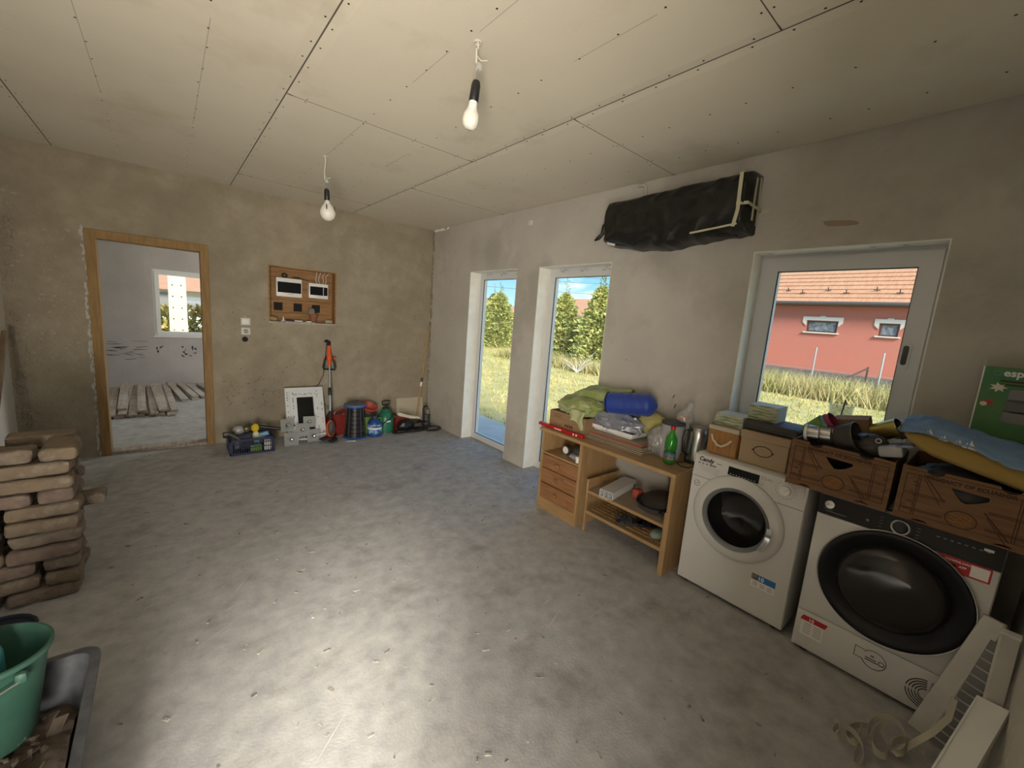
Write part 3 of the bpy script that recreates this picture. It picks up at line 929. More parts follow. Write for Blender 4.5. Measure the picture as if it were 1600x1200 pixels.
solo('plaster_offcut', G().rbox((-1.625, 0.0, zb), (-1.57, 0.03, zb + 0.018), 0.002, 1), 'white_plastic', 'shorter white block in front of the terracotta pot', 'block')
solo('wood_stick', G().obox((-1.70, 0.006, zb + 0.004), (0.16, -0.004, 0), (0, 0.008, 0), (0, 0, 0.0035)), 'plank_pale', 'thin pale stick lying along the niche sill edge', 'stick')
solo('dark_rag', G().ellipsoid((-1.79, 0.075, zb + 0.012), (0.055, 0.03, 0.014), 16, 8, lambda q, d: q * (1 + 0.3 * nz(d, 3, 2))), 'dark_grey', 'dark scrap lying behind the white funnel in the niche', 'scrap')

# switch, socket, empty box
sw = thing('light_switch', (-2.232, 0, 1.30), 'white rocker light switch above the socket on the brown wall', 'switch')
mk('frame', G().rbox((-2.276, -0.016, 1.294), (-2.188, 0.0, 1.374), 0.005), 'white_dusty', sw)
mk('rocker', G().rbox((-2.262, -0.021, 1.306), (-2.202, -0.015, 1.362), 0.003), 'white_plastic', sw)
mk('wire_stub', G().tube([(-2.235, -0.003, 1.374), (-2.23, -0.008, 1.388), (-2.25, -0.006, 1.392)], 0.003, 5), 'cable_white', sw)
so = thing('wall_socket', (-2.232, 0, 1.19), 'white power socket between the switch and the empty box hole', 'socket')
mk('frame', G().rbox((-2.274, -0.016, 1.192), (-2.190, 0.0, 1.268), 0.005), 'white_dusty', so)
mk('socket_well', G().lathe((-2.232, -0.0165, 1.230), (0, -1, 0), [(0.022, 0), (0.022, 0.002), (0.018, 0.002), (0.016, 0.0005)], 20), 'mid_grey', so)
mk('earth_clip', G().box((-2.250, -0.0205, 1.228), (-2.214, -0.018, 1.232)), 'white_plastic', so, False)
ho = thing('junction_box', (-2.240, 0, 1.14), 'empty round dark junction box below the socket', 'junction box')
mk('box_rim', G().lathe((-2.240, -0.0005, 1.142), (0, -1, 0), [(0.030, 0), (0.030, 0.003), (0.026, 0.003), (0.026, 0)], 20, False, False), 'dark_grey', ho)
mk('box_cavity', G().lathe((-2.240, -0.0004, 1.142), (0, -1, 0), [(0.026, 0), (0.026, 0.0008)], 20), 'dark_hole', ho)
solo('wall_sensor', G().rbox((-0.022, -2.04, 2.53), (0.0, -1.99, 2.58), 0.004), 'white_dusty', 'small white box on the grey wall near the ceiling', 'wall box')
solo('drain_conduit', G().tube([(-0.012, -3.33, 2.57), (-0.012, -3.33, 2.66), (-0.012, -3.315, 2.675), (-0.012, -3.26, 2.68)], 0.014, 8), 'plaster_grey', 'short plastered conduit stub above the wrapped unit', 'conduit')

# ------------------------------------------------------------------ ceiling bulbs
def bulb_lamp(x, y, drop, tilt, label, twin):
    t = thing('pendant_bulb', (x, y, H), label, 'light bulb', 'bare bulbs hanging on wires')
    top = V((x, y, H))
    zl = H - drop
    pts = [top, top + V((0.004, 0, -0.03)), V((x - 0.004, y, zl + 0.10)), V((x - 0.002, y, zl + 0.045))]
    mk('cord', G().tube(pts, 0.0035, 6), 'cable_white', t)
    mk('rose_clip', G().tube(arc_pts((x, y, H - 0.006), (1, 0, 0), (0, 1, 0), 0.016, 0, 2 * PI, 12)[:-1], 0.003, 5, True), 'cable_white', t)
    mk('wire_tail', G().tube([(x - 0.002, y, zl + 0.075), (x + 0.015, y - 0.008, zl + 0.058), (x + 0.04, y - 0.02, zl + 0.066)], 0.002, 5), 'cable_white', t)
    mk('terminal_block', G().rbox((x + 0.001, y - 0.011, zl + 0.022), (x + 0.021, y + 0.009, zl + 0.05), 0.003), 'clear_plastic', t)
    d = V((tilt, -tilt * 0.3, -1)).normalized()
    p = V((x + 0.010, y, zl + 0.03))
    mk('lead', G().tube([p, p + d * 0.03, p + d * 0.055], 0.0035, 5), 'mid_grey', t)
    p = p + d * 0.045
    s = mk('socket', G().lathe(p, d, [(0.006, 0), (0.015, 0.006), (0.019, 0.02), (0.020, 0.085), (0.018, 0.088)], 20), 'black_plastic', t)
    q = p + d * 0.084
    if twin:
        b = mk('bulb', G().lathe(q, d, [(0.014, 0), (0.020, 0.02), (0.030, 0.035), (0.048, 0.06), (0.058, 0.09), (0.057, 0.105), (0.045, 0.135), (0.022, 0.152), (0.001, 0.156)], 28), 'bulb_glass', t)
        mk('bulb_slot', G().obox(q + d * 0.075 + V((-0.020, -0.046, 0.0)), V((0.004, 0, 0)), V((0, 0.004, 0)), d * 0.032), 'dark_grey', b)
        mk('bulb_slot', G().obox(q + d * 0.075 + V((0.043, -0.028, 0.0)), V((0.004, 0, 0)), V((0, 0.004, 0)), d * 0.028), 'dark_grey', b)
    else:
        b = mk('bulb_collar', G().lathe(q, d, [(0.0175, 0), (0.0185, 0.02), (0.022, 0.035), (0.030, 0.052), (0.033, 0.058)], 28, True, False), 'white_plastic', t)
        mk('bulb', G().lathe(q + d * 0.056, d, [(0.0325, 0), (0.035, 0.012), (0.0345, 0.03), (0.029, 0.045), (0.018, 0.055), (0.001, 0.058)], 28, True, False), 'bulb_glass', t)
    return t
bulb_lamp(-1.908, -1.744, 0.22, 0.05, 'bare globe bulb hanging farther from the camera by the niche wall', True)
bulb_lamp(-1.853, -3.698, 0.13, -0.10, 'bare pear-shaped bulb hanging nearest the camera from a bent wire', False)
# ------------------------------------------------------------------ outdoors
GZ = -0.20
g = G().grid(lambda u, v: (lerp(0.24, 60, u), lerp(-40, 70, v), GZ), 2, 2)
gr = mk('ground', g, 'lawn', None, False)
tag(gr, 'sunlit dry yellow-green lawn outside the windows', 'lawn', kind='structure')
TM[gr.name] = IDENT
gr2 = mk('ground_yard', G().grid(lambda u, v: (lerp(-50, 0.24, u), lerp(YF + 0.3, 70, v), GZ), 2, 2), 'lawn', None, False)
tag(gr2, 'pale ground behind the next room', 'ground', kind='structure')
gr3 = mk('ground_entrance', G().grid(lambda u, v: (lerp(-50, 0.24, u), lerp(-40, YN - 0.3, v), GZ), 2, 2), 'path', None, False)
tag(gr3, 'paved yard in front of the entrance', 'ground', kind='structure')
pa = mk('garden_path', G().box((0.24, -6, GZ), (1.35, 4.2, GZ + 0.05)), 'path', None, False)
tag(pa, 'pale concrete strip along the house outside the glazed doors', 'path', kind='structure')

def blades(n, area, hmin, hmax, wid, seed, lean=0.5, clump=1):
    rnd = random.Random(seed)
    g = G()
    x0, x1, y0, y1 = area
    for i in range(n):
        cx, cy = rnd.uniform(x0, x1), rnd.uniform(y0, y1)
        for k in range(clump):
            x, y = cx + rnd.gauss(0, 0.05), cy + rnd.gauss(0, 0.05)
            h = rnd.uniform(hmin, hmax)
            a = rnd.uniform(0, 2 * PI)
            w = wid * rnd.uniform(0.6, 1.3)
            dx, dy = math.cos(a), math.sin(a)
            lx, ly = rnd.gauss(0, lean) * h, rnd.gauss(0, lean) * h
            g.add([(x - dx * w, y - dy * w, GZ), (x + dx * w, y + dy * w, GZ), (x + lx, y + ly, GZ + h)], [(0, 1, 2)])
    return g
solo('lawn_grass', blades(9000, (1.4, 12.5, -4, 15), 0.04, 0.11, 0.012, 1, 0.6, 3), 'grass_blade', 'short dry grass of the lawn', 'grass', kind='stuff', smooth=False)
solo('tall_dry_grass', blades(2600, (12.6, 15.2, -6.0, 4.0), 0.35, 0.8, 0.02, 2, 0.35, 3), 'dry_grass', 'tall straw-coloured grass along the wire fence', 'grass', kind='stuff', smooth=False)
solo('tall_dry_grass', blades(1800, (8.9, 10.4, 3.8, 10.0), 0.2, 0.6, 0.018, 3, 0.35, 3), 'dry_grass', 'tall straw-coloured grass at the foot of the conifers', 'grass', kind='stuff', smooth=False)

# pink house
HX = 18.0
house = thing('pink_house', (HX + 4, -2.5, GZ), 'salmon-pink neighbouring house with red tile roof seen through the window', 'house')
y0h, y1h = -10.0, 5.5
ez = 3.12
# window spans on the facade
WA = (-0.80, 0.26, 2.03, 2.50)     # wide window
WB = (-2.66, -2.09, 2.02, 2.50)
mk('wall', wall_cells('x', HX, 0.3, y0h, y1h, GZ, ez + 0.1, [WA, WB]), 'house_pink', house, False)
mk('rear_wall', G().box((HX + 8, y0h, GZ), (HX + 8.3, y1h, ez)), 'house_pink', house, False)
mk('side_wall', G().box((HX + 0.3, y0h, GZ), (HX + 8, y0h + 0.3, ez)), 'house_pink', house, False)
mk('side_wall', G().box((HX + 0.3, y1h - 0.3, GZ), (HX + 8, y1h, ez)), 'house_pink', house, False)
mk('plinth', G().box((HX - 0.06, y0h, GZ), (HX - 0.001, y1h, 0.42)), 'plinth', house, False)
mk('gutter', G().tube([(HX - 0.42, y0h - 0.2, ez + 0.06), (HX - 0.42, y1h + 0.2, ez + 0.06)], 0.085, 8), 'gutter', house)
mk('fascia', G().box((HX - 0.36, y0h - 0.2, ez - 0.02), (HX - 0.0, y1h + 0.2, ez + 0.12)), 'gutter', house, False)
roof = mk('roof', G().prism([(HX - 0.38, y0h - 0.3, ez + 0.10), (HX + 4.1, y0h - 0.3, ez + 3.2), (HX + 8.6, y0h - 0.3, ez + 0.10), (HX + 8.6, y0h - 0.3, ez), (HX - 0.3, y0h - 0.3, ez)], (0, y1h - y0h + 0.6, 0)), 'roof_tile', house, False)
sl = V((4.48, 0, 3.1)).normalized()
up = V((-sl.z, 0, sl.x))
p0 = V((HX - 0.38, 0, ez + 0.10))
for k in range(16):
    a = p0 + sl * (0.34 * k)
    g = G()
    b = a + sl * 0.36
    g.add([a + up * 0.045 + V((0, y0h - 0.3, 0)), a + up * 0.045 + V((0, y1h + 0.3, 0)), b + up * 0.008 + V((0, y1h + 0.3, 0)), b + up * 0.008 + V((0, y0h - 0.3, 0)),
           a + V((0, y0h - 0.3, 0)), a + V((0, y1h + 0.3, 0))], [(0, 1, 2, 3), (4, 5, 1, 0)])
    mk('tile_course', g, 'roof_tile', roof, False)
for k, (y, row) in enumerate(((1.25, 2.5), (0.65, 1.9), (-0.2, 2.5), (-0.85, 1.9), (-1.75, 2.5), (-2.45, 1.9))):
    q = p0 + sl * (0.34 * row) + up * 0.05 + V((0, y, 0))
    g = G()
    g.beam(q, q + up * 0.16 + sl * 0.02, 0.03, 0.03)
    g.beam(q + V((0, -0.10, 0)) + up * 0.03, q + V((0, 0.10, 0)) + up * 0.03, 0.03, 0.03)
    mk('snow_guard', g, 'gutter', roof, False)
for wa in (WA, WB):
    ya, yb, za, zb_ = wa
    f = mk('window', G().box((HX + 0.05, ya, za), (HX + 0.12, ya + 0.07, zb_)).box((HX + 0.05, yb - 0.07, za), (HX + 0.12, yb, zb_)).box((HX + 0.05, ya + 0.07, za), (HX + 0.12, yb - 0.07, za + 0.06)).box((HX + 0.05, ya + 0.07, zb_ - 0.06), (HX + 0.12, yb - 0.07, zb_)), 'house_window_brown', house, False)
    mk('pane', G().box((HX + 0.08, ya + 0.06, za + 0.05), (HX + 0.09, yb - 0.06, zb_ - 0.05)), 'curtain', f, False)
    t = 0.16
    pol = [(ya - 0.02, zb_ - 0.22), (ya - t, zb_ - 0.08), (ya - t, zb_ + t), ((ya + yb) / 2 - 0.09, zb_ + t), ((ya + yb) / 2 - 0.09, zb_ + t + 0.04), ((ya + yb) / 2 + 0.09, zb_ + t + 0.04), ((ya + yb) / 2 + 0.09, zb_ + t), (yb + t, zb_ + t), (yb + t, zb_ - 0.08), (yb + 0.02, zb_ - 0.22), (yb + 0.02, zb_ + 0.01), (ya - 0.02, zb_ + 0.01)]
    mk('window_surround', G().prism([(HX - 0.04, a, b) for a, b in pol], (0.04, 0, 0)), 'house_trim', house, False)
    mk('window_ledge', G().box((HX - 0.08, ya - 0.08, za - 0.05), (HX + 0.05, yb + 0.08, za)), 'house_trim', house, False)

# wire fence in front of it
fence = thing('wire_fence', (15.5, -2, GZ), 'low wire fence with thin metal posts before the pink house', 'fence')
for y in (3.5, 1.3, -0.85, -2.75, -5.0):
    mk('post', G().cyl((15.5, y, GZ), (15.5, y, 1.42), 0.028, k=8), 'galv', fence)
for z in (0.1, 0.62):
    mk('wire', G().tube([(15.5, 4, z), (15.5, -6, z)], 0.008, 4), 'galv', fence)
g = G()
for i in range(110):
    y = 4 - i * 0.09
    g.beam((15.5, y, GZ + 0.05), (15.5, y - 0.62, 0.62), 0.004, 0.004)
    g.beam((15.5, y - 0.62, GZ + 0.05), (15.5, y, 0.62), 0.004, 0.004)
tag(mk('wire_mesh', g, 'galv', fence, False), kind='stuff')
mk('brace_post', G().beam((14.6, -1.2, GZ), (15.4, -2.42, 0.85), 0.05, 0.05).beam((15.4, -2.42, 0.9), (15.4, -2.42, GZ), 0.05, 0.05), 'gutter', fence, False)

# conifers and bushes beyond the lawn
def foliage(n, fn, smin, smax, seed):
    rnd = random.Random(seed)
    g = G()
    for i in range(n):
        c, out = fn(rnd)
        s = rnd.uniform(smin, smax)
        ax = (out + V((rnd.gauss(0, 0.5), rnd.gauss(0, 0.5), rnd.gauss(0, 0.35)))).normalized()
        bx = ax.cross(V((rnd.gauss(0, 1), rnd.gauss(0, 1), rnd.gauss(0, 1)))).normalized()
        g.add([c - ax * s * 0.3, c + bx * s * 0.34, c + ax * s, c - bx * s * 0.34], [(0, 1, 2, 3)])
    return g

def conifer(x, y, h, r, label, m, seed, leaders=1, n=2600):
    t = thing('conifer_tree', (x, y, GZ), label, 'tree', 'conifers beyond the lawn')
    mk('trunk', G().tube([(x, y, GZ), (x, y, GZ + h * 0.5), (x + 0.05, y, GZ + h)], [0.09, 0.06, 0.012], 7), 'bark', t)
    def fn(rnd):
        v = rnd.random() ** 1.25
        tier = (v * 9) % 1.0
        rad = r * (1 - v) ** 0.62 * (0.62 + 0.38 * (1 - tier)) + 0.06
        a = rnd.uniform(0, 2 * PI)
        lob = 1 + 0.22 * math.sin(3 * a + seed) * math.sin(11 * v + seed)
        k = rnd.random() ** 0.35 * rad * lob
        d = V((math.cos(a), math.sin(a), 0))
        return V((x, y, GZ + 0.15 + v * h * 0.93)) + d * k + V((0, 0, -0.1 * k)), d + V((0, 0, 0.35))
    tag(mk('foliage', foliage(int(n * 2.2), fn, 0.06, 0.17, seed), m, t, False), kind='stuff')
    for q in range(leaders):
        rnd = random.Random(seed + q)
        bx, by = x + rnd.uniform(-0.4, 0.4) * (q > 0), y + rnd.uniform(-0.5, 0.5) * (q > 0)
        g = G()
        zt = GZ + h * (0.86 if q else 0.92)
        hh = rnd.uniform(0.75, 1.05)
        g.tube([(bx, by, zt - 0.3), (bx, by, zt + hh)], [0.02, 0.006], 5)
        for w in range(7):
            a = rnd.uniform(0, 2 * PI)
            z = zt + hh * (0.1 + 0.12 * w)
            L = 0.26 * (1 - w / 9)
            g.tube([(bx, by, z), (bx + math.cos(a) * L, by + math.sin(a) * L, z + 0.12)], [0.012, 0.02], 4)
        mk('leader', g, 'leaf_dark', t)

conifer(13.2, 15.4, 3.45, 2.0, 'green conifer framed by the narrow glazed door', 'leaf', 3, 2, 5200)
conifer(10.9, 7.65, 3.15, 1.35, 'pointed conifer left in the wider glazed door', 'leaf', 5, 1, 4200)
conifer(10.8, 5.55, 3.45, 1.35, 'tallest many-tipped conifer right in the wider glazed door', 'leaf', 8, 4, 4600)
conifer(12.4, 6.7, 2.5, 1.5, 'darker low conifer filling the gap in the wider glazed door', 'leaf_dark', 11, 1, 3600)
conifer(12.6, 10.0, 3.0, 1.6, 'dark conifer hidden by the pier between the glazed doors', 'leaf_dark', 14, 1, 2600)
conifer(15.6, 19.2, 3.6, 1.8, 'far dark conifer at the left of the narrow glazed door', 'leaf_dark', 17, 1, 2600)
def dry_bush(x, y, h, seed, label):
    rnd = random.Random(seed)
    t = thing('dry_bush', (x, y, GZ), label, 'bush')
    for i in range(16):
        a = rnd.uniform(0, 2 * PI)
        l = rnd.uniform(0.4, 1.0) * h
        d = V((math.cos(a), math.sin(a), rnd.uniform(0.6, 1.6))).normalized()
        p = V((x, y, GZ))
        pts = [p]
        for k in range(4):
            p = p + d * l / 4
            d = (d + V((rnd.gauss(0, 0.25), rnd.gauss(0, 0.25), -0.12))).normalized()
            pts.append(p)
        mk('twig', G().tube(pts, [0.022, 0.017, 0.012, 0.008, 0.004], 5), 'dry_twig', t)
dry_bush(8.8, 4.75, 1.25, 4, 'bare pale twiggy shrub in front of the conifers')
# house roof behind the conifers, power lines
fh = thing('far_house', (30, 22, GZ), 'distant house with a red tile roof behind the conifers', 'house')
mk('wall', G().box((26.5, 18, GZ), (33.5, 31, 2.3)), 'wall_cream', fh, False)
mk('roof', G().prism([(26, 17.5, 2.3), (30, 17.5, 4.2), (34, 17.5, 2.3)], (0, 14, 0)), 'roof_tile', fh, False)
fh2 = thing('far_house', (26, 39, GZ), 'distant house with a pale red roof at the left of the narrow glazed door', 'house')
mk('wall', G().box((23, 36, GZ), (29, 43, 2.6)), 'wall_cream', fh2, False)
mk('roof', G().prism([(22.5, 35.5, 2.6), (22.5, 43.5, 2.6), (22.5, 39.5, 4.4)], (7, 0, 0)), 'roof_tile', fh2, False)
for k, z in enumerate((5.9, 5.45, 4.6)):
    pts = [(lerp(8, 34, i / 12), lerp(32, 8, i / 12), z - 0.5 * math.sin(PI * i / 12)) for i in range(13)]
    solo('power_line', G().tube(pts, 0.018, 4), 'gutter', ['highest thin power line above the trees', 'middle thin power line above the trees', 'lowest thin power line crossing the tree tops'][k], 'cable', 'power lines')

# seen through the next room's window
pole = thing('utility_pole', (-2.63, 9.35, GZ), 'pale perforated concrete utility pole outside the next room', 'pole')
mk('shaft', G().add([(-2.83, 9.2, GZ), (-2.43, 9.2, GZ), (-2.43, 9.5, GZ), (-2.83, 9.5, GZ), (-2.79, 9.22, 7.0), (-2.47, 9.22, 7.0), (-2.47, 9.48, 7.0), (-2.79, 9.48, 7.0)], [(0, 3, 2, 1), (4, 5, 6, 7), (0, 1, 5, 4), (1, 2, 6, 5), (2, 3, 7, 6), (3, 0, 4, 7)]), 'pole_concrete', pole, False)
for i in range(9):
    for x in (-2.735, -2.55):
        z = 0.3 + 0.3 * i
        mk('pole_hole', G().lathe((x, 9.212, z), (0, -1, 0), [(0.017, 0), (0.017, 0.02)], 8), 'gutter', pole)
def hfn(rnd):
    return V((rnd.uniform(-6, 1.5), rnd.uniform(10.2, 11.0), GZ + rnd.random() * 1.42)), V((0, -1, 0.4))
hd = thing('hedge', (-2, 10.7, GZ), 'autumn-coloured hedge beyond the concrete pole', 'hedge')
tag(mk('foliage', foliage(9000, hfn, 0.10, 0.2, 44), 'hedge', hd, False), kind='stuff')
gar = thing('garage', (-3, 24, GZ), 'distant cream garage under a red roof behind the hedge', 'house')
mk('wall', G().box((-9, 22, GZ), (2.5, 28, 1.75)), 'wall_cream', gar, False)
mk('garage_door', G().box((-3.5, 21.95, GZ), (-2.6, 22.0, 1.6)), 'mid_grey', gar, False)
mk('roof', G().prism([(-9.5, 21.5, 1.75), (-9.5, 28.5, 1.75), (-9.5, 25, 2.55)], (12.5, 0, 0)), 'roof_tile', gar, False)
car = thing('parked_car', (-1.4, 17, GZ), 'white car parked beyond the hedge', 'car')
mk('body', G().rbox((-3.4, 16.2, 0.15), (0.8, 17.9, 0.95), 0.15, 3), 'car_white', car)
mk('cabin', G().rbox((-2.6, 16.3, 0.9), (-0.2, 17.8, 1.42), 0.2, 3), 'mid_grey', car)
for x in (-2.7, 0.0):
    mk('wheel', G().lathe((x, 16.15, 0.12), (0, 1, 0), [(0.32, 0), (0.32, 0.2)], 16), 'black_plastic', car)

# ------------------------------------------------------------------ boards on the next room's floor
rnd = random.Random(12)
mesh_plank = None
def plank(a, b, z, w, th, label, roll=0.0):
    a, b = V((a[0], a[1], z)), V((b[0], b[1], z + rnd.uniform(0, 0.02)))
    d = (b - a)
    L = d.length
    g = G()
    n = 7
    dn = d.normalized()
    side = V((dn.y, -dn.x, 0))
    up_ = V((0, 0, 1)) + side * roll
    bow = rnd.uniform(-0.012, 0.012)
    pts = [a + dn * L * i / (n - 1) + V((0, 0, abs(bow) * math.sin(PI * i / (n - 1)))) for i in range(n)]
    g.ribbon(pts, side + V((0, 0, roll)), w, th)
    solo('floorboard', g, 'plank_pale', label, 'board', 'loose boards in the next room', smooth=False)
ORD = ['leftmost', 'second from left', 'third from left', 'fourth from left', 'fifth from left', 'second from right', 'rightmost']
for lay in range(3):
    for k in range(7):
        if lay == 2 and k in (0, 2, 4, 6):
            continue
        xa = -3.50 + 0.102 * k + (0.0, 0.04, 0.015)[lay] + rnd.uniform(-0.012, 0.012)
        ya = (1.44, 1.52, 1.60)[lay] + rnd.uniform(-0.10, 0.14)
        lean = rnd.uniform(-0.055, 0.035) * (lay + 0.6)
        plank((xa, ya), (xa + lean - 0.05, 3.70 - rnd.uniform(0, 0.3)), (0.0125, 0.040, 0.068)[lay], (0.090, 0.078, 0.088)[lay], 0.022, ORD[k] + ' pale board in the ' + ('bottom', 'middle', 'top')[lay] + ' layer of the left pile next door', rnd.uniform(-0.03, 0.03))
for lay in range(2):
    for k, (xa, ya, xb, yb) in enumerate([(-2.73, 2.30, -2.90, 3.8), (-2.60, 2.42, -2.77, 3.8), (-2.48, 2.50, -2.64, 3.75), (-2.34, 2.75, -2.50, 3.8)]):
        plank((xa + rnd.uniform(-0.01, 0.01), ya + rnd.uniform(-0.03, 0.08)), (xb + rnd.uniform(-0.01, 0.01), yb - rnd.uniform(0, 0.2)), 0.0125 + lay * 0.026, 0.085, 0.02, ORD[k if k < 3 else 6] + ' pale board in the ' + ('lower', 'upper')[lay] + ' layer of the small right pile next door')
# ------------------------------------------------------------------ pine desk with drawers
def plate(outer, holes, to3d, ext):
    """flat plate with holes; outer/holes are lists of 2-D points, to3d maps them, ext is the thickness vector"""
    bm = bmesh.new()
    edges = []
    for loop in [outer] + holes:
        vs_ = [bm.verts.new(to3d(*p)) for p in loop]
        edges += [bm.edges.new((vs_[i], vs_[(i + 1) % len(vs_)])) for i in range(len(vs_))]
    bmesh.ops.triangle_fill(bm, edges=edges, use_beauty=True)
    r = bmesh.ops.extrude_face_region(bm, geom=bm.faces[:])
    for v in [x for x in r['geom'] if isinstance(x, bmesh.types.BMVert)]:
        v.co += V(ext)
    g = G()
    g.frombm(bm)
    return g

DX = -0.49
desk = thing('desk', (-0.26, -3.52, 0), 'pine desk with three drawers and an open cubby, heaped with things', 'desk')
mk('desk_top', G().rbox((DX - 0.012, -4.128, 0.672), (-0.02, -2.90, 0.70), 0.004, 1), 'pine', desk)
mk('side_panel', G().box((DX, -2.957, 0), (-0.03, -2.932, 0.672)), 'pine_upright', desk, False)
mk('side_panel', G().box((DX, -3.372, 0), (-0.03, -3.345, 0.672)), 'pine_upright', desk, False)
mk('side_panel', G().box((DX, -4.122, 0), (-0.03, -4.096, 0.672)), 'pine_upright', desk, False)
mk('apron', G().box((-0.085, -4.096, 0.525), (-0.065, -3.372, 0.672)), 'pine', desk, False)
mk('cubby_floor', G().box((DX + 0.004, -3.345, 0.486), (-0.03, -2.957, 0.50)), 'pine', desk, False)
mk('back_panel', G().box((-0.045, -3.345, 0.05), (-0.035, -2.957, 0.672)), 'pine_upright', desk, False)
mk('plinth_board', G().box((DX + 0.003, -3.345, 0.0), (DX + 0.022, -2.957, 0.10)), 'pine', desk, False)
for za, zb_ in ((0.371, 0.483), (0.240, 0.364), (0.106, 0.233)):
    d = mk('drawer', G().rbox((DX - 0.006, -3.341, za), (DX + 0.36, -2.961, zb_), 0.003, 1), 'pine_red', desk)
    zc = (za + zb_) / 2
    mk('knob', G().lathe((DX - 0.006, -3.151, zc), (-1, 0, 0), [(0.009, 0), (0.008, 0.010), (0.018, 0.016), (0.019, 0.022), (0.014, 0.029), (0.001, 0.031)], 16), 'pine_red', d)

# cubby contents
ck = thing('alarm_clock', (-0.36, -3.10, 0.5), 'small round alarm clock in the desk cubby', 'clock')
mk('case', G().lathe((-0.38, -3.105, 0.535), (1, 0, 0), [(0.034, 0), (0.036, 0.006), (0.036, 0.03), (0.03, 0.036)], 20), 'steel_dull', ck)
mk('dial', G().lathe((-0.381, -3.105, 0.535), (1, 0, 0), [(0.029, 0), (0.029, 0.001)], 20), 'paper', ck)
mk('foot', G().box((-0.375, -3.125, 0.5), (-0.35, -3.085, 0.506)), 'dark_grey', ck, False)
solo('dark_pouch', G().ellipsoid((-0.33, -3.20, 0.54), (0.05, 0.05, 0.045), 16, 10, lambda q, d: q * (1 + 0.25 * nz(d, 2.5, 3))), 'dark_grey', 'dark crumpled pouch beside the alarm clock in the cubby', 'pouch')
solo('plastic_wrap', G().ellipsoid((-0.38, -3.245, 0.518), (0.06, 0.075, 0.024), 20, 10, lambda q, d: q * (1 + 0.3 * nz(d, 3.5, 5))), 'haze_plastic', 'crumpled clear wrap at the front of the cubby', 'wrap')
solo('adhesive_tub', G().lathe((-0.44, -3.30, 0.50), (0, 0, 1), [(0.022, 0), (0.024, 0.035), (0.026, 0.036), (0.026, 0.048), (0.024, 0.05)], 16), 'white_plastic', 'small white tub in the right front of the cubby', 'tub')

# shoe rack pushed under the desk
rack = thing('shoe_rack', (-0.27, -3.74, 0), 'low pine shoe rack with a lattice shelf pushed under the desk', 'rack')
for y in (-3.44, -4.085):
    for x in (-0.462, -0.09):
        mk('leg', G().rbox((x - 0.012, y - 0.008, 0), (x + 0.012, y + 0.008, 0.42), 0.003, 1), 'pine_upright', rack)
    mk('end_board', G().box((-0.45, y - 0.006, 0.345), (-0.102, y + 0.006, 0.418)), 'pine', rack, False)
mk('upper_shelf', G().box((-0.458, -4.077, 0.322), (-0.10, -3.448, 0.332)), 'card_grey', rack, False)
mk('shelf_rail', G().box((-0.468, -4.077, 0.312), (-0.458, -3.448, 0.334)), 'pine', rack, False)
g = G()
g.box((-0.470, -4.077, 0.148), (-0.455, -3.448, 0.172))
g.box((-0.105, -4.077, 0.148), (-0.09, -3.448, 0.172))
for i in range(17):
    y = -3.458 - 0.0381 * i
    g.box((-0.457, y - 0.011, 0.156), (-0.10, y + 0.011, 0.164))
for i in range(8):
    x = -0.44 + 0.046 * i
    g.box((x - 0.012, -4.077, 0.160), (x + 0.012, -3.448, 0.168))
mk('lattice_shelf', g, 'pine', rack, False)
# things on the rack
prof = thing('pvc_profile', (-0.3, -3.60, 0.333), 'white hollow plastic window profile lying on the rack shelf', 'profile')
g = G()
c0, c1 = V((-0.47, -3.615, 0.362)), V((-0.08, -3.555, 0.362))
ax = (c1 - c0).normalized()
sd = V((ax.y, -ax.x, 0))
for off, w_, h_ in ((-0.052, 0.004, 0.056), (-0.02, 0.003, 0.056), (0.016, 0.003, 0.056), (0.052, 0.004, 0.056)):
    g.beam(c0 + sd * off, c1 + sd * off, w_, h_)
g.beam(c0 + V((0, 0, 0.027)), c1 + V((0, 0, 0.027)), 0.108, 0.003)
g.beam(c0 - V((0, 0, 0.027)), c1 - V((0, 0, 0.027)), 0.108, 0.003)
mk('hollow_section', g, 'pvc', prof, False)
pan = thing('frying_pan', (-0.28, -3.90, 0.333), 'dark frying pan with lid leaning on the rack shelf', 'pan')
mk('pan_body', G().lathe((-0.28, -3.91, 0.335), (0, 0, 1), [(0.10, 0), (0.13, 0.008), (0.14, 0.04), (0.136, 0.04), (0.125, 0.012), (0.0, 0.008)], 26, True, False), 'dark_grey', pan)
mk('pan_handle', G().tube([(-0.38, -3.99, 0.365), (-0.44, -4.04, 0.372)], 0.011, 8), 'black_plastic', pan)
pot2 = solo('pan_lid', G().lathe((-0.235, -3.90, 0.378), (-0.3, 0.1, 1), [(0.125, 0), (0.122, 0.010), (0.085, 0.03), (0.0, 0.04)], 26), 'case_black', 'dark domed lid lying on the frying pan', 'lid')
solo('red_holder', G().rbox((-0.27, -3.755, 0.333), (-0.20, -3.70, 0.40), 0.012), 'red_dull', 'small red plastic holder between the white profile and the pan', 'holder')
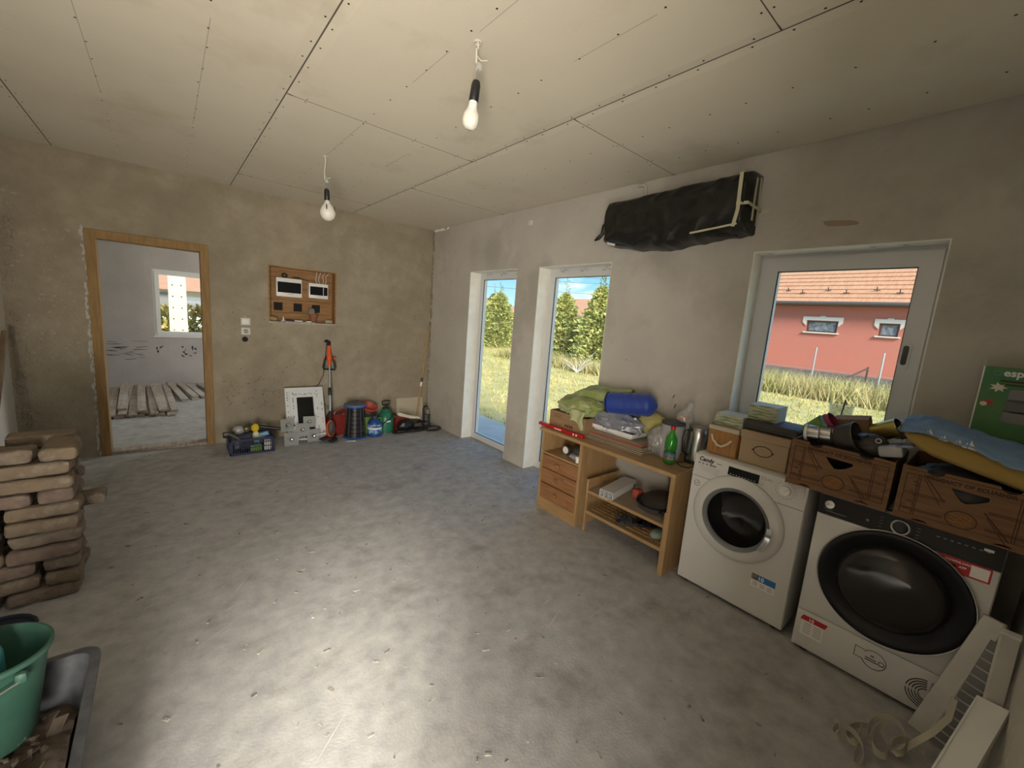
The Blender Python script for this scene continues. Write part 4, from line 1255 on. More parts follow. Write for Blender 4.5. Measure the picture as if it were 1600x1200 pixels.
def sandal(x, y, rz, m, label):
    t = thing('sandal', (x, y, 0.169), label, 'sandal', rotz=rz)
    g = G()
    n = 20
    pl = []
    for i in range(n):
        a = 2 * PI * i / n
        pl.append((0.12 * math.cos(a), (0.042 + 0.006 * math.cos(a)) * math.sin(a), 0.0))
    mk('sole', g.prism(pl, (0, 0, 0.018)), m, t, local=True)
    for k in range(5):
        u = 0.02 + 0.018 * k
        pts = [(u, -0.044 + 0.003 * k, 0.014)] + [(u, 0.044 * -math.cos(PI * j / 6), 0.018 + 0.042 * math.sin(PI * j / 6)) for j in range(1, 6)] + [(u, 0.044 - 0.003 * k, 0.014)]
        mk('strap', G().ribbon(pts, (1, 0, 0), 0.011, 0.003), m, t, local=True)
sandal(-0.34, -3.765, 2.6, 'dark_grey', 'dark strappy sandal on the lattice shelf')
sandal(-0.22, -3.86, 2.7, 'black_plastic', 'black strappy sandal behind the dark one on the lattice shelf')
solo('green_slipper', G().ellipsoid((-0.35, -3.99, 0.198), (0.085, 0.05, 0.029), 22, 12, lambda q, d: V((q.x, q.y * (1 + 0.2 * d.x), q.z if q.z < 0 else q.z * (1.1 - 0.25 * d.x)))), mat('grey_green', (0.22, 0.27, 0.22), 0.8), 'grey-green slipper at the right end of the lattice shelf', 'slipper')

# ------------------------------------------------------------------ on the desk
def carton(name, x0, x1, y0, y1, z0, z1, m, label, cat='box', wall=0.004, open_top=True):
    t = thing(name, ((x0 + x1) / 2, (y0 + y1) / 2, z0), label, cat)
    mk('base', G().box((x0, y0, z0), (x1, y1, z0 + wall)), m, t, False)
    mk('side', G().box((x0, y0, z0 + wall), (x0 + wall, y1, z1)), m, t, False)
    mk('side', G().box((x1 - wall, y0, z0 + wall), (x1, y1, z1)), m, t, False)
    mk('side', G().box((x0 + wall, y0, z0 + wall), (x1 - wall, y0 + wall, z1)), m, t, False)
    mk('side', G().box((x0 + wall, y1 - wall, z0 + wall), (x1 - wall, y1, z1)), m, t, False)
    return t
bx = carton('cardboard_box', -0.395, -0.08, -3.295, -2.905, 0.7005, 0.845, 'card_brown', 'brown cardboard box under the green blanket on the desk')
g = G()
for z in (0.80, 0.815, 0.735):
    g.box((-0.3962, -3.04, z), (-0.3952, -2.95, z + 0.003))
for k in range(4):
    g.box((-0.3962, -3.10 - 0.022 * k, 0.735), (-0.3952, -3.086 - 0.022 * k, 0.755))
g.box((-0.3962, -3.275, 0.795), (-0.3952, -3.245, 0.805))
mk('box_print', g, 'ink_brown', bx, False)

def cloth(c, rad, seed, amp, floor_z, folds=5.0, nu=72, nv=36):
    c = V(c)
    def fn(q, d):
        n1 = noise.noise(V((d.x * 2.1 + seed, d.y * 2.1, d.z * 2.1)))
        n2 = noise.noise(V((d.x * folds + seed * 2, d.y * folds * 0.6, d.z * folds)))
        rid = 1 - abs(n2) * 2
        n3 = noise.noise(V((d.x * 11 + seed, d.y * 9, d.z * 11)))
        q = q * (1 + amp * (0.9 * n1 + 0.75 * rid - 0.25 + 0.22 * n3))
        if c.z + q.z < floor_z:
            q.z = floor_z - c.z
        return q
    return G().ellipsoid(c, rad, nu, nv, fn)
def fold_roll(p, q, r, seed, squash=0.6, n=26, k=18, amp=0.25):
    """a soft roll of cloth from p to q"""
    p, q = V(p), V(q)
    d = (q - p)
    dn = d.normalized()
    s = dn.cross(V((0, 0, 1))).normalized()
    u = s.cross(dn)
    def f(a, b):
        t = b
        prof = math.sin(PI * min(max(t, 0.015), 0.985)) ** 0.35
        ang = 2 * PI * a
        w = 1 + amp * noise.noise(V((math.cos(ang) * 1.3 + seed, math.sin(ang) * 1.3, t * 4.5))) + 0.12 * noise.noise(V((math.cos(ang) * 4 + seed, math.sin(ang) * 4, t * 14)))
        return p + d * t + (s * math.cos(ang) + u * math.sin(ang) * squash) * r * prof * w + u * 0.015 * math.sin(t * 7 + seed)
    return G().grid(f, k, n, True)
bl = thing('blanket', (-0.24, -3.1, 0.845), 'crumpled olive-green blanket heaped on the cardboard box', 'blanket')
mk('folded_pile', cloth((-0.235, -3.12, 0.90), (0.165, 0.20, 0.10), 1.3, 0.16, 0.848), 'olive_cloth', bl, angle=80)
mk('fold', fold_roll((-0.35, -2.95, 0.90), (-0.33, -3.28, 0.93), 0.055, 2.0), 'olive_pale', bl, angle=80)
mk('fold', fold_roll((-0.22, -3.0, 0.99), (-0.18, -3.42, 1.04), 0.085, 5.0, 0.55), 'olive_cloth', bl, angle=80)
mk('fold', fold_roll((-0.12, -3.06, 1.03), (-0.10, -3.50, 1.075), 0.075, 7.0, 0.5), 'olive_cloth', bl, angle=80)
mk('fold', fold_roll((-0.29, -2.93, 0.875), (-0.36, -3.12, 0.885), 0.05, 9.0, 0.7), 'olive_pale', bl, angle=80)
g = G().grid(lambda u, v: (-0.404 - 0.008 * math.sin(9 * u) - 0.012 * v, lerp(-3.14, -3.285, u) + 0.01 * math.sin(7 * v + 5 * u), lerp(0.90, 0.785 + 0.03 * math.sin(5 * u), v)), 22, 14)
mk('hanging_corner', g, 'olive_pale', bl, angle=80)

lv = thing('spirit_level', (-0.43, -3.08, 0.7005), 'red spirit level lying along the front edge of the desk', 'level')
mk('body', G().rbox((-0.452, -3.32, 0.7005), (-0.412, -2.845, 0.724), 0.003, 1), 'red_bright', lv)
mk('end_cap', G().rbox((-0.453, -2.845, 0.7003), (-0.411, -2.835, 0.7245), 0.002, 1), 'black_plastic', lv)
mk('level_print', G().box((-0.4528, -3.10, 0.708), (-0.4522, -3.02, 0.716)).box((-0.4528, -3.27, 0.706), (-0.4522, -3.255, 0.72)).box((-0.4528, -3.24, 0.706), (-0.4522, -3.225, 0.72)), 'paper', lv, False)
rnd = random.Random(31)
z = 0.7005
for k in range(7):
    th = 0.008 if k < 5 else 0.005
    a = rnd.uniform(-0.02, 0.02)
    x0, x1 = -0.37 + 0.012 * k + rnd.uniform(-0.008, 0.008), -0.04
    y0, y1 = -3.80 + 0.012 * k + rnd.uniform(-0.012, 0.012), -3.30 + 0.004 * k
    g = G().rbox((x0, y0, z), (x1, y1, z + th), 0.002, 1).turn(rot_about(((x0 + x1) / 2, (y0 + y1) / 2, z), (0, 0, 1), math.degrees(a)))
    solo('cardboard_sheet', g, 'card_grey' if k != 4 else 'red_dull', ('bottom', 'second from bottom', 'third from bottom', 'fourth from bottom', '', 'second from top', 'topmost')[k] + ' grey-brown cardboard sheet in the stack under the white tray' if k != 4 else 'thin red sheet between the cardboard sheets under the tray', 'cardboard', 'cardboard sheets stacked on the desk')
    z += th + 0.0008
TZ = z
tr = thing('plastic_tray', (-0.17, -3.43, TZ), 'white shallow plastic tray on the cardboard sheets', 'tray')
g = G()
xa, xb, ya, yb = -0.30, -0.04, -3.665, -3.20
def trayring(e, zz):
    return [(xa - e, ya - e, zz), (xb + e, ya - e, zz), (xb + e, yb + e, zz), (xa - e, yb + e, zz)]
rings = [trayring(-0.03, TZ + 0.001), trayring(-0.02, TZ + 0.02), trayring(0.0, TZ + 0.022), trayring(0.006, TZ + 0.05), trayring(0.0, TZ + 0.05), trayring(-0.008, TZ + 0.024), trayring(-0.034, TZ + 0.006)]
vs_ = [p for r_ in rings for p in r_]
fs_ = [(j * 4 + i, j * 4 + (i + 1) % 4, (j + 1) * 4 + (i + 1) % 4, (j + 1) * 4 + i) for j in range(len(rings) - 1) for i in range(4)]
fs_ += [(3, 2, 1, 0), (24, 25, 26, 27)]
g.add(vs_, fs_)
mk('tray_body', g, 'white_plastic', tr, False)
mk('rim_clip', G().box((-0.3085, -3.44, TZ + 0.03), (-0.3055, -3.435, TZ + 0.04)), 'ink', tr, False)
solo('dark_clothes', cloth((-0.19, -3.50, TZ + 0.045), (0.09, 0.13, 0.035), 4.4, 0.2, TZ + 0.008, 5, 40, 20), 'ink', 'dark cloth inside the plastic bag on the tray', 'cloth', angle=80)
solo('plastic_bag', cloth((-0.195, -3.44, TZ + 0.085), (0.12, 0.235, 0.09), 8.2, 0.2, TZ + 0.012, 8), 'bag_plastic', 'grey-blue translucent plastic bag lying in the white tray', 'plastic bag', angle=80)
def sleeping(p, q, r):
    p, q = V(p), V(q)
    d = q - p
    dn = d.normalized()
    s = dn.cross(V((0, 0, 1))).normalized()
    u = s.cross(dn)
    def f(a, b):
        ang = 2 * PI * a
        e = min(b, 1 - b) * 1.0
        prof = min(1.0, (max(e, 0.002) / 0.12)) ** 0.5
        w = 1 + 0.035 * noise.noise(V((math.cos(ang) * 2, math.sin(ang) * 2, b * 9))) + 0.02 * math.sin(b * 40) * (0.4 + 0.6 * b)
        return p + d * b + (s * math.cos(ang) + u * math.sin(ang)) * r * prof * w
    return G().grid(f, 28, 40, True)
sb = thing('sleeping_bag', (-0.2, -3.55, 0.93), 'rolled bright blue sleeping bag on top of the plastic bag', 'sleeping bag')
mk('roll', sleeping((-0.26, -3.345, 0.985), (-0.14, -3.74, 1.03), 0.085), 'sleeping_blue', sb, angle=80)
dn = (V((-0.14, -3.74, 1.03)) - V((-0.26, -3.345, 0.985)))
cc = V((-0.26, -3.345, 0.985)) + dn * 0.1
mk('drawcord', G().tube(G().ring_pts(cc, dn, 0.083, 24), 0.005, 5, True), 'navy_plastic', sb)
solo('cushion', cloth((-0.11, -3.70, 0.88), (0.085, 0.11, 0.09), 6.1, 0.10, TZ + 0.02, 3, 40, 20), 'cushion_yellow', 'small yellow-olive cushion behind the blue sleeping bag', 'cushion', angle=80)
solo('clear_bag', cloth((-0.22, -3.825, 0.79), (0.075, 0.07, 0.105), 3.3, 0.18, 0.7012, 9), 'clear_plastic', 'clear bag of dark scraps hanging beside the tray', 'plastic bag', angle=80)
solo('bag_scraps', cloth((-0.22, -3.825, 0.775), (0.05, 0.045, 0.06), 5.3, 0.35, 0.706, 9, 40, 20), 'label_photo', 'dark scraps inside the clear bag', 'scraps', angle=80)

cn = thing('food_canister', (-0.20, -3.912, 0.7005), 'tall hazy plastic canister with a dark lid on the desk', 'canister')
mk('canister_body', G().lathe((-0.20, -3.912, 0.7005), (0, 0, 1), [(0.068, 0), (0.073, 0.01), (0.075, 0.235), (0.072, 0.24)], 28), 'haze_plastic', cn)
mk('lid', G().lathe((-0.20, -3.912, 0.9405), (0, 0, 1), [(0.078, 0), (0.080, 0.006), (0.078, 0.018), (0.06, 0.024), (0.0, 0.024)], 28), 'dark_grey', cn)
mk('canister_content', G().lathe((-0.20, -3.912, 0.706), (0, 0, 1), [(0.062, 0), (0.066, 0.15), (0.0, 0.152)], 20), 'mid_grey', cn)
cb = thing('snack_bag', (-0.13, -3.97, 0.9655), 'clear twisted bag of orange snacks on the canister lid', 'plastic bag')
g = G().lathe((-0.15, -3.95, 0.966), (0.1, -0.35, 1), [(0.055, 0), (0.062, 0.02), (0.045, 0.06), (0.02, 0.10), (0.022, 0.135), (0.006, 0.15)], 20)
g.v = [p + V((nz(p, 40, 1), nz(p, 40, 2), nz(p, 40, 3))) * 0.01 for p in g.v]
g.v = [V((p.x, p.y, max(p.z, 0.9655))) for p in g.v]
mk('bag_film', g, 'clear_plastic', cb, angle=80)
for k in range(9):
    a = k * 2.4
    mk('snack', G().ellipsoid((-0.15 + 0.03 * math.cos(a), -3.955 + 0.03 * math.sin(a), 0.985 + 0.006 * (k % 3)), (0.016, 0.013, 0.011), 10, 6), 'orange_food' if k % 3 else 'radish_white', cb)

def bottle(x, y, z, s, m, capm, label, with_label):
    t = thing('drink_bottle', (x, y, z), label, 'bottle')
    pr = [(0.026, 0), (0.033, 0.008), (0.034, 0.03), (0.033, 0.075), (0.029, 0.09), (0.034, 0.105), (0.035, 0.15), (0.030, 0.18), (0.018, 0.205), (0.0125, 0.222), (0.0125, 0.235)]
    mk('bottle_body', G().lathe((x, y, z), (0, 0, 1), [(r * s * (1.14 if r > 0.02 else 1), h * s) for r, h in pr], 24), m, t)
    mk('cap', G().lathe((x, y, z + 0.2352 * s), (0, 0, 1), [(0.0155 * s, 0), (0.0155 * s, 0.02 * s), (0.013 * s, 0.022 * s)], 16), capm, t)
    if with_label:
        l_ = mk('paper_label', G().lathe((x, y, z + 0.034 * s), (0, 0, 1), [(0.0396 * s, 0), (0.0390 * s, 0.045 * s)], 24, False, False), 'label_photo', t)
        mk('label_band', G().lathe((x, y, z + 0.066 * s), (0, 0, 1), [(0.0398 * s, 0), (0.0396 * s, 0.010 * s)], 24, False, False), 'label_blue', l_)
bottle(-0.335, -3.985, 0.7005, 1.0, 'green_pet', 'red_bright', 'green plastic bottle with a red cap at the desk front', True)
bottle(-0.09, -4.165, 0.852, 0.85, 'clear_plastic', 'red_bright', 'clear plastic bottle with a red cap behind the bamboo basket', False)

kt = thing('electric_kettle', (-0.135, -4.065, 0.7005), 'steel electric kettle with black handle on its round base', 'kettle')
mk('base_plate', G().lathe((-0.135, -4.065, 0.7005), (0, 0, 1), [(0.068, 0), (0.07, 0.004), (0.068, 0.016), (0.06, 0.02)], 26), 'black_plastic', kt)
mk('jug', G().lathe((-0.135, -4.065, 0.7215), (0, 0, 1), [(0.064, 0), (0.065, 0.02), (0.060, 0.17), (0.058, 0.21), (0.055, 0.214)], 28), 'steel', kt)
mk('lid', G().lathe((-0.135, -4.065, 0.936), (0, 0, 1), [(0.058, 0), (0.055, 0.012), (0.03, 0.02), (0.0, 0.021)], 24), 'steel_dull', kt)
hd_ = V((-0.75, 0.35, 0)).normalized()
k0 = V((-0.135, -4.065, 0))
mk('handle', G().tube([k0 + hd_ * 0.058 + V((0, 0, 0.93)), k0 + hd_ * 0.10 + V((0, 0, 0.925)), k0 + hd_ * 0.112 + V((0, 0, 0.87)), k0 + hd_ * 0.105 + V((0, 0, 0.78)), k0 + hd_ * 0.07 + V((0, 0, 0.755))], 0.011, 8), 'black_plastic', kt)
mk('cord', G().tube([k0 + V((-0.06, 0.03, 0.706)), k0 + V((-0.14, 0.06, 0.705)), k0 + V((-0.19, 0.0, 0.705)), k0 + V((-0.17, -0.045, 0.705)), k0 + V((-0.08, -0.048, 0.705))], 0.003, 6), 'cable_black', kt)

# ------------------------------------------------------------------ washing machine
WXF, WY0, WY1 = -0.41, -4.784, -4.184
wm = thing('washing_machine', (-0.2, -4.484, 0), 'white front-loading washing machine with chrome door handle beside the desk', 'washing machine')
cab = G().rbox((WXF + 0.006, WY0, 0.02), (-0.012, WY0 + 0.02, 0.852), 0.008, 2).rbox((WXF + 0.006, WY1 - 0.02, 0.02), (-0.012, WY1, 0.852), 0.008, 2)
cab.rbox((WXF + 0.03, WY0 + 0.002, 0.825), (-0.012, WY1 - 0.002, 0.852), 0.008, 2).box((-0.03, WY0 + 0.01, 0.03), (-0.014, WY1 - 0.01, 0.83)).box((WXF + 0.01, WY0 + 0.01, 0.022), (-0.02, WY1 - 0.01, 0.035))
mk('cabinet', cab, 'white_enamel', wm)
mk('front_panel', plate([(WY0 + 0.004, 0.03), (WY1 - 0.004, 0.03), (WY1 - 0.004, 0.71), (WY0 + 0.004, 0.71)], [[(-4.472 + 0.168 * math.cos(2 * PI * i / 48), 0.537 + 0.168 * math.sin(2 * PI * i / 48)) for i in range(48)]], lambda u, v: (WXF, u, v), (0.012, 0, 0)), 'white_enamel', wm, False)
cp = G().prism([(WXF - 0.001, WY0 + 0.003, 0.714), (WXF + 0.012, WY0 + 0.003, 0.83), (WXF + 0.022, WY0 + 0.003, 0.845), (WXF + 0.04, WY0 + 0.003, 0.852), (WXF + 0.10, WY0 + 0.003, 0.8535), (WXF + 0.10, WY0 + 0.003, 0.714)], (0, WY1 - WY0 - 0.006, 0))
pan_ = mk('control_panel', cp, 'white_enamel', wm)
def wf(y, z, off=0.0012):
    """point on the sloped control panel"""
    x = WXF - 0.001 + (z - 0.714) / 0.116 * 0.013
    return V((x - off, y, z))
def on_panel(y0, y1, z0, z1, off=0.0012):
    return G().add([wf(y0, z0, off), wf(y1, z0, off), wf(y1, z1, off), wf(y0, z1, off)], [(0, 1, 2, 3)])
dr = mk('detergent_drawer', G().add([wf(-4.20, 0.728), wf(-4.352, 0.728), wf(-4.348, 0.788), wf(-4.20, 0.788)], [(0, 1, 2, 3)]), 'white_enamel', wm, False)
mk('drawer_grip', G().add([wf(-4.215, 0.782, 0.002), wf(-4.245, 0.752, 0.002), wf(-4.338, 0.744, 0.002), wf(-4.338, 0.784, 0.002)], [(0, 1, 2, 3)]), 'grey_panel', dr, False)
mk('panel_seam', G().box((WXF - 0.0018, -4.3565, 0.716), (WXF + 0.0005, -4.355, 0.735)), 'grey_panel', wm, False)
mk('panel_seam', G().box((WXF - 0.0015, WY0 + 0.006, 0.7105), (WXF + 0.004, WY1 - 0.006, 0.7135)), 'ink_grey', wm, False)
ds = mk('display', on_panel(-4.387, -4.553, 0.778, 0.827, 0.0016), 'black_gloss', wm, False)
g = G()
for k in range(9):
    g.v += on_panel(-4.40 - 0.016 * k, -4.408 - 0.016 * k, 0.785, 0.788, 0.0022).v
    g.f.append(tuple(range(4 * k, 4 * k + 4)))
mk('display_marks', g, 'pvc_grey', ds, False)
mk('brand_name', text_g('Candy', 0.034, wf(-4.212, 0.812, 0.001), (0, -1, 0), (0.11, 0, 1), 0.0014, 0.15), 'ink', wm, False)
mk('small_print', G().beam(wf(-4.318, 0.818), wf(-4.346, 0.818), 0.001, 0.005), 'ink_grey', wm, False)
g = G()
for k in range(4):
    c = wf(-4.218 - 0.022 * k, 0.797, 0.0014)
    g.tube(arc_pts(c, (0, 1, 0), (0.08, 0, 1), 0.005, 0, 2 * PI, 10)[:-1], 0.0016, 4, True)
mk('badge_dots', g, 'ink', wm)
mk('energy_badge', on_panel(-4.288, -4.318, 0.792, 0.803, 0.0018), 'grey_green', wm, False)
mk('door_badge', G().tube(arc_pts((WXF - 0.001, -4.225, 0.668), (0, 1, 0), (0, 0, 1), 0.017, 0, 2 * PI, 20)[:-1], 0.0012, 4, True).box((WXF - 0.001, -4.232, 0.668), (WXF - 0.0002, -4.228, 0.676)).box((WXF - 0.001, -4.224, 0.662), (WXF - 0.0002, -4.216, 0.665)), 'ink', wm)
kn = wf(-4.685, 0.790, 0.0)
kd = V((-1, 0, 0.08))
nb_ = mk('program_knob', G().lathe(kn, kd, [(0.036, 0), (0.036, 0.006), (0.030, 0.010), (0.027, 0.026), (0.024, 0.029), (0.0, 0.029)], 30), 'white_plastic', wm)
mk('knob_mark', G().beam(kn + kd * 0.0295 + V((0, -0.004, 0.004)), kn + kd * 0.0295 + V((0, -0.018, 0.012)), 0.0018, 0.0012), 'ink', nb_, False)
g = G()
for k in range(16):
    a = 2 * PI * k / 16 + 0.15
    c = wf(-4.685 + 0.048 * math.cos(a), 0.790 + 0.046 * math.sin(a), 0.0012)
    g.beam(c + V((0, -0.003, 0)), c + V((0, 0.003, 0)), 0.0008, 0.003)
mk('program_marks', g, 'ink_grey', wm, False)
mk('icon', G().tube([wf(-4.565, 0.826), wf(-4.585, 0.826), wf(-4.585, 0.811), wf(-4.565, 0.811), wf(-4.565, 0.826)], 0.001, 4), 'ink_grey', wm)
mk('small_print', G().beam(wf(-4.592, 0.820), wf(-4.612, 0.820), 0.0008, 0.002).beam(wf(-4.592, 0.813), wf(-4.618, 0.813), 0.0008, 0.002), 'ink_grey', wm, False)
mk('icon', G().tube(arc_pts(wf(-4.567, 0.785), (0, 1, 0), (0.08, 0, 1), 0.009, 0, 2 * PI, 12)[:-1], 0.0008, 4, True), 'ink_grey', wm)
DC = V((WXF, -4.472, 0.537))
door = mk('door', G().lathe(DC + V((0.004, 0, 0)), (-1, 0, 0), [(0.246, 0.0), (0.246, 0.012), (0.240, 0.020), (0.224, 0.026), (0.196, 0.034), (0.184, 0.034), (0.178, 0.022)], 56, False, False), 'white_enamel', wm)
mk('door_ring', G().lathe(DC, (-1, 0, 0), [(0.183, 0.026), (0.180, 0.031), (0.168, 0.024), (0.160, 0.010)], 56, False, False), 'door_grey', door)
mk('door_glass', G().lathe(DC, (-1, 0, 0), [(0.166, 0.018), (0.152, -0.012), (0.138, -0.055), (0.115, -0.088), (0.07, -0.102), (0.0, -0.106)], 48, False, False), 'dark_clear_glass', door)
mk('drum', G().lathe(DC + V((0.025, 0, 0)), (1, 0, 0), [(0.178, 0.0), (0.182, 0.03), (0.225, 0.06), (0.225, 0.32), (0.0, 0.33)], 40, False, False), 'drum_steel', wm)
mk('door_seal', G().lathe(DC + V((0.012, 0, 0)), (1, 0, 0), [(0.170, 0.0), (0.174, 0.02), (0.178, 0.04)], 40, False, False), 'dark_grey', wm)
a0_, a1_ = -0.62, 0.16
hpts = [DC + V((-0.036 - 0.010 * math.sin(PI * i / 10), -0.186 * math.cos(lerp(a0_, a1_, i / 10)), 0.186 * math.sin(lerp(a0_, a1_, i / 10)))) for i in range(11)]
mk('door_handle', G().ribbon(hpts, lambda t: (0, -math.cos(lerp(a0_, a1_, t)), math.sin(lerp(a0_, a1_, t))), 0.024, 0.006), 'chrome', door)
lb = mk('energy_label', G().box((WXF - 0.0012, -4.722, 0.196), (WXF - 0.0002, -4.602, 0.270)), 'paper', wm, False)
mk('label_band', G().box((WXF - 0.0018, -4.722, 0.237), (WXF - 0.0011, -4.63, 0.272)), 'label_blue', lb, False)
mk('label_picture', G().box((WXF - 0.0018, -4.63, 0.237), (WXF - 0.0011, -4.602, 0.272)), 'label_photo', lb, False)
mk('label_text', text_g('10', 0.032, (WXF - 0.0016, -4.634, 0.243), (0, -1, 0), (0, 0, 1), 0.001), 'paper', lb, False)
g = G()
for r_ in range(3):
    for c_ in range(3):
        g.box((WXF - 0.0018, -4.612 - 0.037 * c_, 0.205 + 0.009 * r_), (WXF - 0.0011, -4.636 - 0.037 * c_, 0.2075 + 0.009 * r_))
mk('label_lines', g, 'ink_grey', lb, False)
mk('filter_hatch', G().tube([(WXF - 0.0005, -4.285, 0.135), (WXF - 0.0005, -4.285, 0.13), (WXF - 0.0005, -4.345, 0.13), (WXF - 0.0005, -4.347, 0.135)], 0.0008, 4), 'grey_panel', wm)
mk('toe_kick', G().box((WXF + 0.02, WY0 + 0.01, 0.012), (-0.02, WY1 - 0.01, 0.03)), 'dark_grey', wm, False)
for x in (WXF + 0.05, -0.06):
    for y in (WY0 + 0.05, WY1 - 0.05):
        mk('foot', G().cyl((x, y, 0), (x, y, 0.022), 0.02, k=12), 'black_plastic', wm)

# ------------------------------------------------------------------ tumble dryer
GX, GY0, GY1 = -0.453, -5.440, -4.840
td = thing('tumble_dryer', (-0.24, -5.14, 0), 'white tumble dryer with large black door ring in the near corner', 'tumble dryer')
mk('cabinet', G().rbox((GX + 0.012, GY0, 0.02), (-0.012, GY1, 0.85), 0.004, 2), 'white_enamel', td)
mk('front_panel', G().rbox((GX, GY0 + 0.003, 0.230), (GX + 0.02, GY1 - 0.003, 0.752), 0.005, 2), 'white_enamel', td)
mk('lower_panel', G().rbox((GX, GY0 + 0.003, 0.028), (GX + 0.02, GY1 - 0.003, 0.2275), 0.004, 2), 'white_enamel', td)
fas = mk('control_panel', G().prism([(GX - 0.003, GY0 + 0.002, 0.755), (GX + 0.010, GY0 + 0.002, 0.846), (GX + 0.06, GY0 + 0.002, 0.852), (GX + 0.06, GY0 + 0.002, 0.755)], (0, GY1 - GY0 - 0.004, 0)), 'black_gloss', td, False)
mk('panel_trim', G().beam((GX + 0.008, GY0 + 0.002, 0.849), (GX + 0.008, GY1 - 0.002, 0.849), 0.002, 0.002), 'mid_grey', td, False)
def gp(y, z, off=0.0012):
    return V((GX - 0.003 + (z - 0.755) / 0.091 * 0.013 - off, y, z))
mk('brand_badge', G().lathe(gp(-4.885, 0.805, 0), (-1, 0, 0.14), [(0.019, 0), (0.019, 0.003), (0.016, 0.004)], 24), 'steel', fas)
mk('badge_script', G().tube([gp(-4.876, 0.80, 0.005), gp(-4.882, 0.808, 0.005), gp(-4.887, 0.803, 0.005), gp(-4.895, 0.81, 0.005)], 0.001, 4), 'ink', fas)
mk('small_print', G().box(tuple(gp(-4.875, 0.772)), tuple(gp(-4.955, 0.7745))).box(tuple(gp(-4.865, 0.781)), tuple(gp(-4.90, 0.7835))), 'ink_grey', fas, False)
mk('dial_ring', G().tube(arc_pts(gp(-5.140, 0.803, 0.004), (0, 1, 0), (0.14, 0, 1), 0.029, 0, 2 * PI, 28)[:-1], 0.0045, 8, True), 'steel', fas)
mk('dial', G().lathe(gp(-5.140, 0.803, 0), (-1, 0, 0.14), [(0.025, 0), (0.025, 0.010), (0.022, 0.012), (0.0, 0.012)], 26), 'black_plastic', fas)
g = G()
for k in range(8):
    for y in (-5.075, -5.195):
        if k < 4:
            c = gp(y, 0.780 + 0.014 * k)
            g.beam(c + V((0, 0.006, 0)), c - V((0, 0.006, 0)), 0.0006, 0.0018)
    c = gp(-5.255 - 0.020 * k, 0.815)
    g.beam(c + V((0, 0.005, 0)), c - V((0, 0.005, 0)), 0.0006, 0.004)
mk('panel_marks', g, 'ink_grey', fas, False)
mk('panel_icon', G().box(tuple(gp(-5.382, 0.817)), tuple(gp(-5.408, 0.827))), 'pvc_grey', fas, False)
mk('panel_icon', G().lathe(gp(-5.03, 0.79), (-1, 0, 0), [(0.006, 0), (0.006, 0.0006)], 10), 'ink_grey', fas)
EC = V((GX, -5.150, 0.512))
ddoor = mk('door', G().lathe(EC + V((0.006, 0, 0)), (-1, 0, 0), [(0.262, 0), (0.262, 0.022), (0.257, 0.030), (0.235, 0.031), (0.196, 0.012), (0.190, 0.010)], 64, True, False), 'black_gloss', td)
mk('door_trim', G().tube(arc_pts(EC + V((-0.014, 0, 0)), (0, 1, 0), (0, 0, 1), 0.2635, 0, 2 * PI, 64)[:-1], 0.0035, 6, True), 'steel', ddoor)
mk('door_glass', G().lathe(EC, (-1, 0, 0), [(0.190, 0.004), (0.186, 0.020), (0.172, 0.040), (0.14, 0.055), (0.09, 0.063), (0.0, 0.066)], 56, False, False), mat('smoke_glass', (0.022, 0.02, 0.019), 0.06, spec=0.5), ddoor)
rl = mk('promo_label', G().box((GX - 0.0012, -4.962, 0.10), (GX - 0.0002, -4.868, 0.19)), 'paper', td, False)
mk('label_band', G().add([(GX - 0.0016, -4.862, 0.178), (GX - 0.0016, -4.965, 0.178), (GX - 0.0016, -4.975, 0.205), (GX - 0.0016, -4.872, 0.205)], [(0, 1, 2, 3)]), 'label_red', rl, False)
mk('label_text', text_g('10', 0.024, (GX - 0.0019, -4.896, 0.182), (0, -1, 0), (0, 0, 1), 0.0008), 'paper', rl, False)
g = G()
for r_ in range(5):
    g.box((GX - 0.0018, -4.88, 0.115 + 0.012 * r_), (GX - 0.0011, -4.912, 0.118 + 0.012 * r_))
    g.box((GX - 0.0018, -4.922, 0.115 + 0.012 * r_), (GX - 0.0011, -4.955, 0.118 + 0.012 * r_))
mk('label_lines', g, 'ink_grey', rl, False)
g = G().tube([(GX - 0.001, -5.085, 0.185), (GX - 0.001, -5.085, 0.135), (GX - 0.001, -5.118, 0.135)] + [(GX - 0.001, -5.155 + 0.043 * math.cos(a), 0.152 + 0.043 * math.sin(a)) for a in [lerp(-0.5, -2 * PI + 0.6, i / 18) for i in range(19)]] + [(GX - 0.001, -5.118, 0.182), (GX - 0.001, -5.085, 0.185)], 0.0014, 4)
g.box((GX - 0.0014, -5.125, 0.150), (GX - 0.0006, -5.165, 0.154)).box((GX - 0.0014, -5.125, 0.140), (GX - 0.0006, -5.170, 0.144)).box((GX - 0.0014, -5.142, 0.165), (GX - 0.0006, -5.155, 0.170))
g.tube(arc_pts((GX - 0.001, -5.182, 0.150), (0, 1, 0), (0, 0, 1), 0.010, 0, 2 * PI, 14)[:-1], 0.0016, 4, True)
mk('diagram_sticker', g, 'ink', td)
vent = G()
for r_ in (0.026, 0.036, 0.046, 0.056, 0.066):
    for q in range(4):
        vent.tube(arc_pts((GX - 0.0006, -5.335, 0.118), (0, 1, 0), (0, 0, 1), r_, q * PI / 2 + 0.10, (q + 1) * PI / 2 - 0.10, 10), 0.0022, 4)
mk('vent_slots', vent, 'dark_hole', td)
ra = mk('app_sticker', G().prism([(GX - 0.0002, -5.252, 0.752), (GX - 0.0002, -5.418, 0.752), (GX - 0.0002, -5.418, 0.690), (GX - 0.0002, -5.312, 0.690)], (-0.0008, 0, 0)), 'label_red', td, False)
